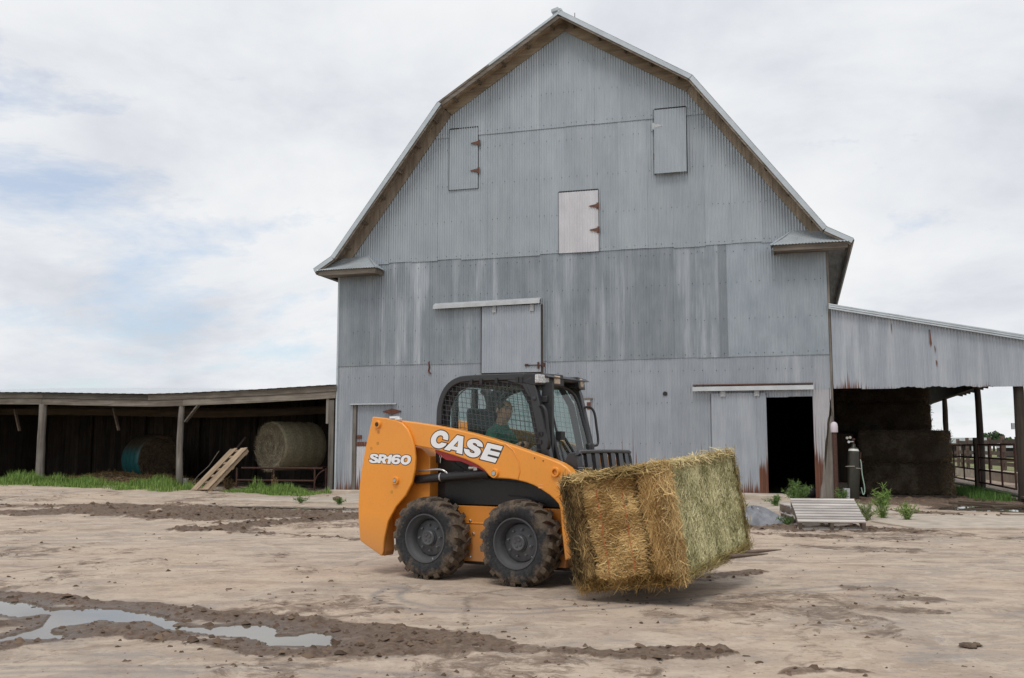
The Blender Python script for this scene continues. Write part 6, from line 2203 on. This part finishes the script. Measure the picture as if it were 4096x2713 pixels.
stack_bale(13.60, 15.72, 0.10, 0.88, 1.5, 3.9, 'dark hay bale at the bottom of the stack under the lean-to', 21)
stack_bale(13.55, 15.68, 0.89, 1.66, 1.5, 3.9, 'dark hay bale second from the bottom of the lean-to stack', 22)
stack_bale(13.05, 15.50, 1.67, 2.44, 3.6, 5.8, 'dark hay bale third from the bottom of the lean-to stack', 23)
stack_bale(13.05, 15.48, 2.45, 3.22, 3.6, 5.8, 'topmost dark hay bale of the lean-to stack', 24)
sk = empty('bale_skid', bw(14.7, 1.4, 0.0), -BARN_A)
tag(sk, 'low dark timber skid under the stacked bales', 'skid')
for y in (0.1, 1.2, 2.3):
    MB().box(-1.0, 1.05, y, y + 0.12, 0.0, 0.09).build('runner', M['wood_dark'], sk)

# ------------------------------------------------------------------ by the doorway
pp = empty('bollard_pole', bw(12.93, -0.16, 0))
tag(pp, 'rusty pipe post with a rounded white cap at the barn corner', 'post')
MB().tube([(0, 0, -0.1), (0, 0, 1.63)], 0.056, 16).build('pipe', M['rust_dark'], pp, smooth=50)
MB().lathe([(0.078, 1.60), (0.085, 1.62), (0.085, 1.74), (0.075, 1.80), (0.045, 1.84), (0.001, 1.85)], (0, 0, 0), (0, 0, 1), 20).build('cap', plain('faded_white_plastic', (0.62, 0.55, 0.60), 0.5), pp, smooth=60)
MB().tube(smooth_open([Vector((0.01, 0.0, 1.84)), Vector((-0.02, 0.02, 2.05)), Vector((-0.06, 0.06, 2.3)), Vector((-0.05, 0.10, 2.65))], 4), 0.006, 5).build('cable', M['hose'], pp)
gcy = empty('gas_cylinder', bw(13.30, -0.10, 0.03))
gcy.rotation_euler = (R(-3), R(3.5), 0)
tag(gcy, 'tall olive green gas cylinder standing under the lean-to beside the pipe post', 'gas cylinder')
M['olive'] = plain('olive_cylinder_paint', (0.030, 0.028, 0.019), 0.45, 0.1, 0.25, 8)
MB().lathe([(0.001, 0.0), (0.125, 0.0), (0.132, 0.02), (0.132, 1.06), (0.126, 1.12), (0.105, 1.18), (0.075, 1.225), (0.045, 1.25), (0.042, 1.30), (0.028, 1.31)], (0, 0, 0), (0, 0, 1), 28).build('tank', M['olive'], gcy, smooth=50)
MB().tube([(0, 0, 1.30), (0, 0, 1.42)], 0.020, 10).lathe([(0.001, 1.43), (0.035, 1.43), (0.035, 1.40), (0.015, 1.39)], (0, 0, 0), (0, 0, 1), 12).build('valve', M['rust_dark'], gcy, smooth=40)
MB().lathe([(0.124, 1.135), (0.1055, 1.185)], (0, 0, 0), (0, 0, 1), 28).build('label_band', plain('white_label', (0.6, 0.6, 0.56), 0.5), gcy, smooth=60)
rgl = MB().tube([(0, 0, 1.36), (-0.14, -0.04, 1.34)], 0.018, 8).lathe([(0.001, 0.03), (0.03, 0.03), (0.035, 0), (0.001, 0)], (-0.14, -0.05, 1.34), (0, -1, 0), 12).build('regulator', M['steel'], gcy, smooth=40)
for x, z in ((-0.175, 1.43), (-0.105, 1.445)):
    MB().lathe([(0.001, 0.03), (0.028, 0.03), (0.032, 0.024), (0.032, 0), (0.001, 0)], (x, -0.05, z), (0, -1, 0), 14).build('gauge', plain('gauge_face', (0.38, 0.36, 0.30), 0.4), rgl, smooth=40)
MB().lathe([(0.133, 0.73), (0.137, 0.735), (0.133, 0.745)], (0, 0, 0), (0.06, 0, 1), 24).lathe([(0.133, 0.77), (0.137, 0.775), (0.133, 0.785)], (0, 0, 0), (-0.06, 0, 1), 24).build('strap', plain('pale_rope', (0.35, 0.32, 0.27), 0.8), gcy, smooth=60)
MB().tube(smooth_open([Vector((0.15, -0.02, 0.95)), Vector((0.17, -0.03, 0.85)), Vector((0.19, -0.04, 0.6)), Vector((0.24, -0.04, 0.35)), Vector((0.25, -0.04, 0.2)), Vector((0.21, -0.04, 0.14)), Vector((0.17, -0.04, 0.3))], 4), 0.014, 8).build('hose', plain('pale_green_hose', (0.30, 0.42, 0.34), 0.5), gcy, smooth=60)
MB().tube([(0.13, 0.06, 0.02), (0.19, 0.06, 1.12)], 0.016, 8).tube([(0.19, 0.06, 0.88), (0.24, 0.02, 0.90)], 0.014, 8).build('cart_frame', M['rust_dark'], gcy)
MB().box(-0.25, -0.12, -0.12, 0.0, 0.0, 0.26).build('foot_box', M['zinc'], gcy)

# white slatted pallet propped on another
def slat_pallet(name, A, ex, ey, w, l, nsl, mat, matx, zoff=0.0):
    e = empty(name)
    ex, ey = Vector(ex).normalized(), Vector(ey).normalized()
    ez = ex.cross(ey).normalized()
    ex = ey.cross(ez).normalized()
    e.matrix_world = Matrix(((ex.x, ey.x, ez.x, A[0]), (ex.y, ey.y, ez.y, A[1]), (ex.z, ey.z, ez.z, A[2]), (0, 0, 0, 1)))
    pitch = l / nsl
    for i in range(nsl):
        MB().box(rnd.uniform(-0.008, 0.008), w + rnd.uniform(-0.008, 0.008), i * pitch + 0.017, (i + 1) * pitch - 0.017, 0.0, 0.020).build('slat', mat, e, bevel=0.002)
    for x0 in (0.01, w / 2 - 0.025, w - 0.06):
        MB().box(x0, x0 + 0.05, 0.012, l - 0.012, -0.105, -0.001).build('stringer', matx, e)
    for y0 in (0.02, l / 2 - 0.05, l - 0.12):
        MB().box(0.0, w, y0, y0 + 0.10, -0.127, -0.106).build('bottom_slat', mat, e)
    return e


M['wood_white'] = wood('pale_pallet_wood', 0, (0.34, 0.30, 0.27), (0.62, 0.58, 0.55), bump=0.3)
M['wood_brown'] = wood('brown_pallet_wood', 1, (0.11, 0.085, 0.065), (0.27, 0.22, 0.18))
sp1 = slat_pallet('slatted_pallet', (4.30, 14.95, 0.125), (0.94, -0.16, 0.0), (0.17, 1.0, 0.285), 0.985, 1.10, 9, M['wood_white'], M['wood_brown'])
tag(sp1, 'pale slatted pallet tilted up towards the barn, in front of another', 'pallet')
sp2 = slat_pallet('slatted_pallet', (4.52, 16.15, 0.13), (0.98, -0.10, 0.0), (0.1, 0.995, 0.0), 1.0, 1.0, 8, M['wood_white'], M['wood_brown'])
tag(sp2, 'weathered pallet lying flat, mostly hidden behind the tilted pale one', 'pallet')
sp3 = slat_pallet('slatted_pallet', (4.56, 16.20, 0.275), (0.985, -0.06, 0.0), (0.06, 0.995, 0.0), 1.0, 1.0, 8, M['wood_white'], M['wood_brown'])
tag(sp3, 'weathered pallet stacked on the flat one, under the top edge of the tilted one', 'pallet')

# grey plastic sheet heaped on the ground
k = NM('grey_plastic_sheet', 0.28, 0, 0.5)
k.color(k.ramp(k.noise(k.coord('Object'), 6, 5, 0.6), [(0.3, (0.13, 0.135, 0.15)), (0.62, (0.24, 0.245, 0.265)), (0.8, (0.16, 0.12, 0.08))]))
hv_, hf_ = [], []
na, nr3 = 48, 14
rg = np.random.default_rng(8)
for j in range(nr3 + 1):
    for i in range(na):
        a = 2 * math.pi * i / na
        t = j / nr3
        fold = 0.10 * math.sin(a * 5 + 2.2 * t) + 0.06 * math.sin(a * 11 + 1)
        r_ = t * (1 + fold * t)
        z = 0.27 * (1 - t ** 1.8) * (1 + 0.35 * math.sin(a * 3 + 0.7) * t + 0.12 * math.sin(a * 9 + 6 * t)) + 0.004
        hv_.append((0.52 * r_ * math.cos(a) - 0.12 * (1 - t), 0.42 * r_ * math.sin(a), max(z, 0.004)))
for j in range(nr3):
    for i in range(na):
        a, b = j * na + i, j * na + (i + 1) % na
        hf_.append((a, b, b + na, a + na))
tp = MB().add(hv_, hf_).build('plastic_sheet', k.mat, smooth=30, loc=(4.02, 16.25, 0.0))
tag(tp, 'crumpled grey plastic sheet heaped on the ground behind the square bale', 'plastic sheet')

# step, timber blocks and tyre at the doorway
stp = MB().prism([(10.3, 0.0), (12.2, 0.0), (12.05, 0.10), (11.7, 0.16), (10.35, 0.17)], lambda a, b, t: (a, t, b), -0.95, -0.10).build('concrete_step', M['concrete'], loc=BO, bevel=0.02)
stp.rotation_euler = (0, 0, -BARN_A)
tag(stp, 'worn concrete step below the lower sliding door', 'step')
for i, (u, d, z, w_, lab) in enumerate(((10.15, -0.35, 0.30, 0.42, 'upper grey timber block beside the lower sliding door'), (10.05, -0.38, 0.12, 0.5, 'lower grey timber block beside the lower sliding door'))):
    tb = MB().box(-w_ / 2, w_ / 2, -0.1, 0.1, -0.085, 0.085).build('timber_block', M['wood_x'], loc=bw(u, d, z), bevel=0.012)
    tb.rotation_euler = (0, 0, -BARN_A + 0.1)
    tag(tb, lab, 'timber block')
ty = MB().lathe([(0.20, -0.08), (0.26, -0.11), (0.33, -0.10), (0.37, -0.05), (0.37, 0.05), (0.33, 0.10), (0.26, 0.11), (0.20, 0.08), (0.20, -0.08)], (0, 0, 0), (0, 0, 1), 32).build('spare_tyre', M['rubber'], smooth=50, loc=bw(12.15, 0.55, 0.16))
tag(ty, 'old black tyre lying inside the dark barn doorway', 'tyre')

# stone on the slab, dung lump in the foreground
def rock(name, loc, s_, mat, label, cat, seed, flat=0.7):
    rg_ = np.random.default_rng(seed)
    m = MB().lathe([(0.001, -0.5), (0.7, -0.45), (1.0, -0.1), (0.9, 0.35), (0.5, 0.62), (0.001, 0.7)], (0, 0, 0), (0, 0, 1), 11)
    m.v = [(v[0] * s_ * (1 + rg_.normal(0, 0.16)), v[1] * s_ * (1 + rg_.normal(0, 0.16)), v[2] * s_ * flat * (1 + rg_.normal(0, 0.12))) for v in m.v]
    o = m.build(name, mat, smooth=25, loc=loc)
    return tag(o, label, cat)


rock('stone', (-3.98, 22.6, 0.09), 0.10, plain('brown_stone', (0.12, 0.075, 0.05), 0.9, 0, 0.4, 10, 0.4), 'small brown stone lying on the concrete pad by the barn corner', 'stone', 3)
rock('mud_clod', (2.87, 6.34, 0.012), 0.055, M['mud'], 'dark ragged lump of mud alone on the yard at lower right', 'mud clod', 5, 0.45)
rock('mud_clod', (2.93, 6.37, 0.012), 0.035, M['mud'], 'smaller dark lump of mud touching the ragged one at lower right', 'mud clod', 6, 0.5)
for i, (x, y, s_) in enumerate(((9.9, 20.9, 1.3), (10.6, 20.3, 1.5), (10.3, 21.6, 1.2), (11.2, 21.0, 1.3))):
    ob = MB().box(-s_ / 2, s_ / 2, -0.10, 0.10, 0.0, 0.035).build('old_plank', M['wood_darkx'], loc=(x, y, 0.02 + 0.04 * (i % 2)))
    ob.rotation_euler = (0.05, 0.06 * (-1) ** i, -0.5 + 0.35 * i)
    tag(ob, ('dark plank nearest the hay on the wet ground under the lean-to', 'long dark plank at the front of the wet pile under the lean-to', 'dark plank at the back of the wet pile under the lean-to', 'dark plank at the right end of the wet pile under the lean-to')[i], 'plank', 'planks lying in the wet')

# ------------------------------------------------------------------ weeds
M['weed'] = M['grass']


def weed(loc, h, n_st, spread_, label, seed, cA=(0.05, 0.11, 0.025), cB=(0.17, 0.26, 0.08)):
    rg_ = np.random.default_rng(seed)
    e = empty('weed_plant', loc)
    tag(e, label, 'weed')
    st = MB()
    Vs = []
    for i in range(n_st):
        a = rg_.random() * 6.283
        lean_ = rg_.random() ** 0.7 * spread_
        hh = 0.8 * h * rg_.uniform(0.55, 1.05) * (1 - 0.25 * lean_ / max(spread_, 1e-3))
        top = np.array([math.cos(a) * lean_, math.sin(a) * lean_, hh])
        midp = top * [0.35, 0.35, 0.5]
        st.tube([(0.02 * math.cos(a), 0.02 * math.sin(a), 0), midp, top], [0.007, 0.005, 0.002], 5)
        nl = int(90 * hh / 0.5) + 20
        t = rg_.random(nl) ** 0.8
        base_ = np.where(t[:, None] < 0.5, midp * (t[:, None] * 2), midp + (top - midp) * (t[:, None] * 2 - 1))
        nrm2 = unit(rg_.normal(0, 1, (nl, 3)))
        tn2 = unit(rg_.normal(0, 1, (nl, 3)) + [0, 0, 0.6])
        ln2 = rg_.uniform(0.04, 0.09, nl) * (0.6 + h)
        mv = rg_.random((nl, 1))
        V, F, C = strands(base_ + tn2 * ln2[:, None] * 0.5, nrm2, tn2, ln2, rg_.uniform(0.003, 0.006, nl), np.abs(rg_.normal(0, 0.015, nl)), np.array(cA) * (1 - mv) + np.array(cB) * mv, rg_)
        Vs.append((V, F, C))
    st.build('stem', M['weed_stem'], e)
    V, F, C = merge(Vs)
    tag(raw_mesh('leaves', V, F, M['weed'], e, n=4, attrs={'col': C}), kind='stuff')
    return e


M['weed_stem'] = plain('green_stem', (0.10, 0.13, 0.045), 0.8)
weed((6.10, 21.3, 0.03), 0.62, 26, 0.42, 'bushy green weed growing in front of the dark barn doorway', 31)
weed((5.55, 20.8, 0.03), 0.32, 12, 0.3, 'low green weed beside the bushy one at the barn doorway', 36)
weed((7.55, 22.6, 0.0), 0.45, 14, 0.25, 'green weed at the foot of the gas cylinder', 32)
weed((6.45, 17.3, 0.03), 0.72, 12, 0.20, 'tall feathery weed right of the tilted pale pallet', 33, (0.08, 0.17, 0.03), (0.26, 0.36, 0.10))
weed((6.72, 16.9, 0.03), 0.42, 14, 0.22, 'pale green weed in front of the tall feathery one', 34, (0.12, 0.20, 0.05), (0.32, 0.40, 0.14))
weed((6.02, 16.9, 0.03), 0.40, 16, 0.34, 'low spreading grey-green weed beside the tilted pale pallet', 35, (0.14, 0.18, 0.07), (0.33, 0.38, 0.18))
weed((3.92, 16.7, 0.03), 0.34, 12, 0.2, 'green weed peeping out between the square bale and the plastic sheet', 37)
weed((4.40, 15.9, 0.0), 0.20, 10, 0.2, 'small green tuft at the left foot of the pallets', 38)
weed((-3.75, 21.6, 0.03), 0.16, 12, 0.16, 'small green tuft at the edge of the concrete pad by the puddle', 39)
weed((-4.72, 22.2, 0.03), 0.16, 12, 0.2, 'small green tuft at the left end of the concrete pad', 40)
dw = weed(tuple(bw(-3.15, -0.35, 0.05)), 0.55, 9, 0.28, 'dry brown weed stalks beside the leaning wooden pallet', 41, (0.13, 0.085, 0.04), (0.30, 0.20, 0.10))
dw = weed(tuple(bw(-1.75, -0.3, 0.05)), 0.62, 5, 0.10, 'dry brown weed stalks in the grass below the grey round bale', 42, (0.13, 0.085, 0.04), (0.30, 0.20, 0.10))
gv, gf, gc = merge([])if False else blades(np.array([bw(a, b, 0.0) for a, b in np.random.default_rng(5).uniform((16.0, 0.2), (16.85, 6.5), (2600, 2))]), np.random.default_rng(6).uniform(0.08, 0.28, 2600), np.full(2600, 0.006), np.random.default_rng(7), (0.04, 0.11, 0.015), (0.12, 0.22, 0.05))
tag(raw_mesh('grass', gv, gf, M['grass'], n=4, attrs={'col': gc}), 'green grass along the sill plank under the lean-to', 'grass', kind='stuff')

# ================================================================== farm behind, right
bk_ = MB().beam((20.0, 44.6, 0.19), (17.3, 32.5, 0.17), 0.35, 0.40).build('feed_bunk', M['concrete'], bevel=0.03)
tag(bk_, 'low concrete feed bunk wall seen beyond the pipe gates', 'bunk')


def fence(p0, p1, n_, zr, h, label, w=0.16):
    p0, p1 = Vector(p0), Vector(p1)
    e = empty('corral_fence', p0)
    tag(e, label, 'fence')
    d = p1 - p0
    for i in range(n_ + 1):
        q = d * (i / n_)
        MB().tube([q + Vector((0, 0, -0.1)), q + Vector((0, 0, h * rnd.uniform(0.95, 1.1)))], 0.09, 8).build('post', M['fence_wood'], e)
        if i < n_:
            q1 = d * ((i + 1) / n_)
            for z in zr:
                MB().beam(q + Vector((0, -0.1, z + rnd.uniform(-0.03, 0.03))), q1 + Vector((0, -0.1, z + rnd.uniform(-0.03, 0.03))), 0.04, w).build('rail', M['fence_wood'], e)
    return e


M['fence_wood'] = wood('brown_fence_wood', 0, (0.075, 0.05, 0.04), (0.20, 0.145, 0.12))
fence((23.5, 52, 0), (18.4, 33.5, 0), 7, (0.55, 1.0, 1.5), 1.6, 'brown rail fence running back from the yard beyond the gates')
fence((18.5, 56, 0), (34, 54, 0), 7, (0.5, 0.95, 1.4), 1.5, 'farther brown rail fence crossing behind the pasture')
cp = empty('corral_gate', (19.6, 37.0, 0))
tag(cp, 'tall brown upright planks of a corral gate beyond the nearer gate', 'corral gate')
for i in range(4):
    MB().box(-0.3 + i * 0.22, -0.3 + i * 0.22 + 0.17, -0.03, 0.03, 0.1, 1.55 + 0.1 * (i % 2)).build('plank', M['fence_wood'], cp)
for z in (0.4, 1.2):
    MB().box(-0.32, 0.6, 0.031, 0.08, z, z + 0.14).build('crosspiece', M['fence_wood'], cp)


def far_shed(loc, w, d, h, rz, label):
    e = empty('far_shed', loc, rz)
    tag(e, label, 'shed')
    MB().box(-w / 2, w / 2, 0.3, d, 0, h).build('wall', M['dark_gap'], e)  # dark block, its colour standing for the shade behind the posts
    MB().box(-w / 2, w / 2, -0.1, d + 0.4, h, h + 0.9).build('roof', M['roof_metal'], e)
    for i in range(5):
        x_ = -w / 2 + 0.1 + (w - 0.2) * i / 4
        MB().box(x_ - 0.12, x_ + 0.12, 0.0, 0.2, 0, h).build('post', M['zinc'], e)
    return e


far_shed((53.5, 118, 0), 6.0, 6, 1.5, -0.3, 'far grey open-fronted shed beyond the pasture, left')
far_shed((64.5, 124, 0), 5.0, 5, 1.2, -0.3, 'far pale low shed beyond the pasture, right')

k = NM('tree_leaves', 0.7, 0, 0.3)
k.color(k.attr('col', 'GEOMETRY', 'Color'))
M['leaf'] = k.mat
M['bark'] = plain('bark', (0.09, 0.07, 0.055), 0.95, 0, 0.4, 8)


def tree(loc, h, wdt, label, seed, n=2600):
    rg_ = np.random.default_rng(seed)
    e = empty('tree', loc)
    tag(e, label, 'tree', 'trees on the horizon')
    tk = MB().tube([(0, 0, -0.2), (0.1, 0, h * 0.25), (0.0, 0.1, h * 0.55)], [0.35, 0.26, 0.12], 8)
    for a in range(5):
        an = a * 1.256 + 0.4
        tk.tube([(0.05, 0, h * 0.3), (math.cos(an) * wdt * 0.18, math.sin(an) * wdt * 0.18, h * 0.55), (math.cos(an) * wdt * 0.32, math.sin(an) * wdt * 0.32, h * 0.75)], [0.14, 0.09, 0.04], 6)
    tk.build('trunk', M['bark'], e)
    cl_ = []
    for i in range(26):
        a = rg_.random() * 6.283
        rr5 = math.sqrt(rg_.random()) * wdt * 0.40
        zz = h * (0.42 + 0.42 * rg_.random() * (1 - 0.5 * rr5 / (wdt * 0.4)))
        cl_.append((math.cos(a) * rr5, math.sin(a) * rr5, zz, wdt * rg_.uniform(0.08, 0.17)))
    cl_ = np.array(cl_)
    ci = rg_.integers(0, len(cl_), n)
    dd = unit(rg_.normal(0, 1, (n, 3)))
    p = cl_[ci, :3] + dd * (cl_[ci, 3] * rg_.uniform(0.6, 1.05, n))[:, None]
    t = unit(rg_.normal(0, 1, (n, 3)))
    nr5 = unit(dd + rg_.normal(0, 0.6, (n, 3)))
    t = unit(t - nr5 * (t * nr5).sum(1, keepdims=True))
    tone = rg_.uniform(0.6, 1.2, (n, 1)) * (0.75 + 0.5 * rg_.random(len(cl_)))[ci][:, None]
    V, F, C = strands(p, nr5, t, rg_.uniform(0.25, 0.55, n), rg_.uniform(0.10, 0.2, n), np.full(n, 0.05), np.array([[0.055, 0.105, 0.035]]) * tone, rg_)
    tag(raw_mesh('crown', V, F, M['leaf'], e, n=4, attrs={'col': C}), kind='stuff')
    return e


tree((121, 248, -0.2), 6.2, 7.6, 'full green tree on the horizon right of the middle lean-to post', 51)
tree((126, 250, -0.2), 4.6, 5.0, 'lower green tree right beside the full one on the horizon', 52, 1800)
tree((112.5, 250, -0.2), 3.6, 6.0, 'small distant tree left of the middle lean-to post', 53, 1800)
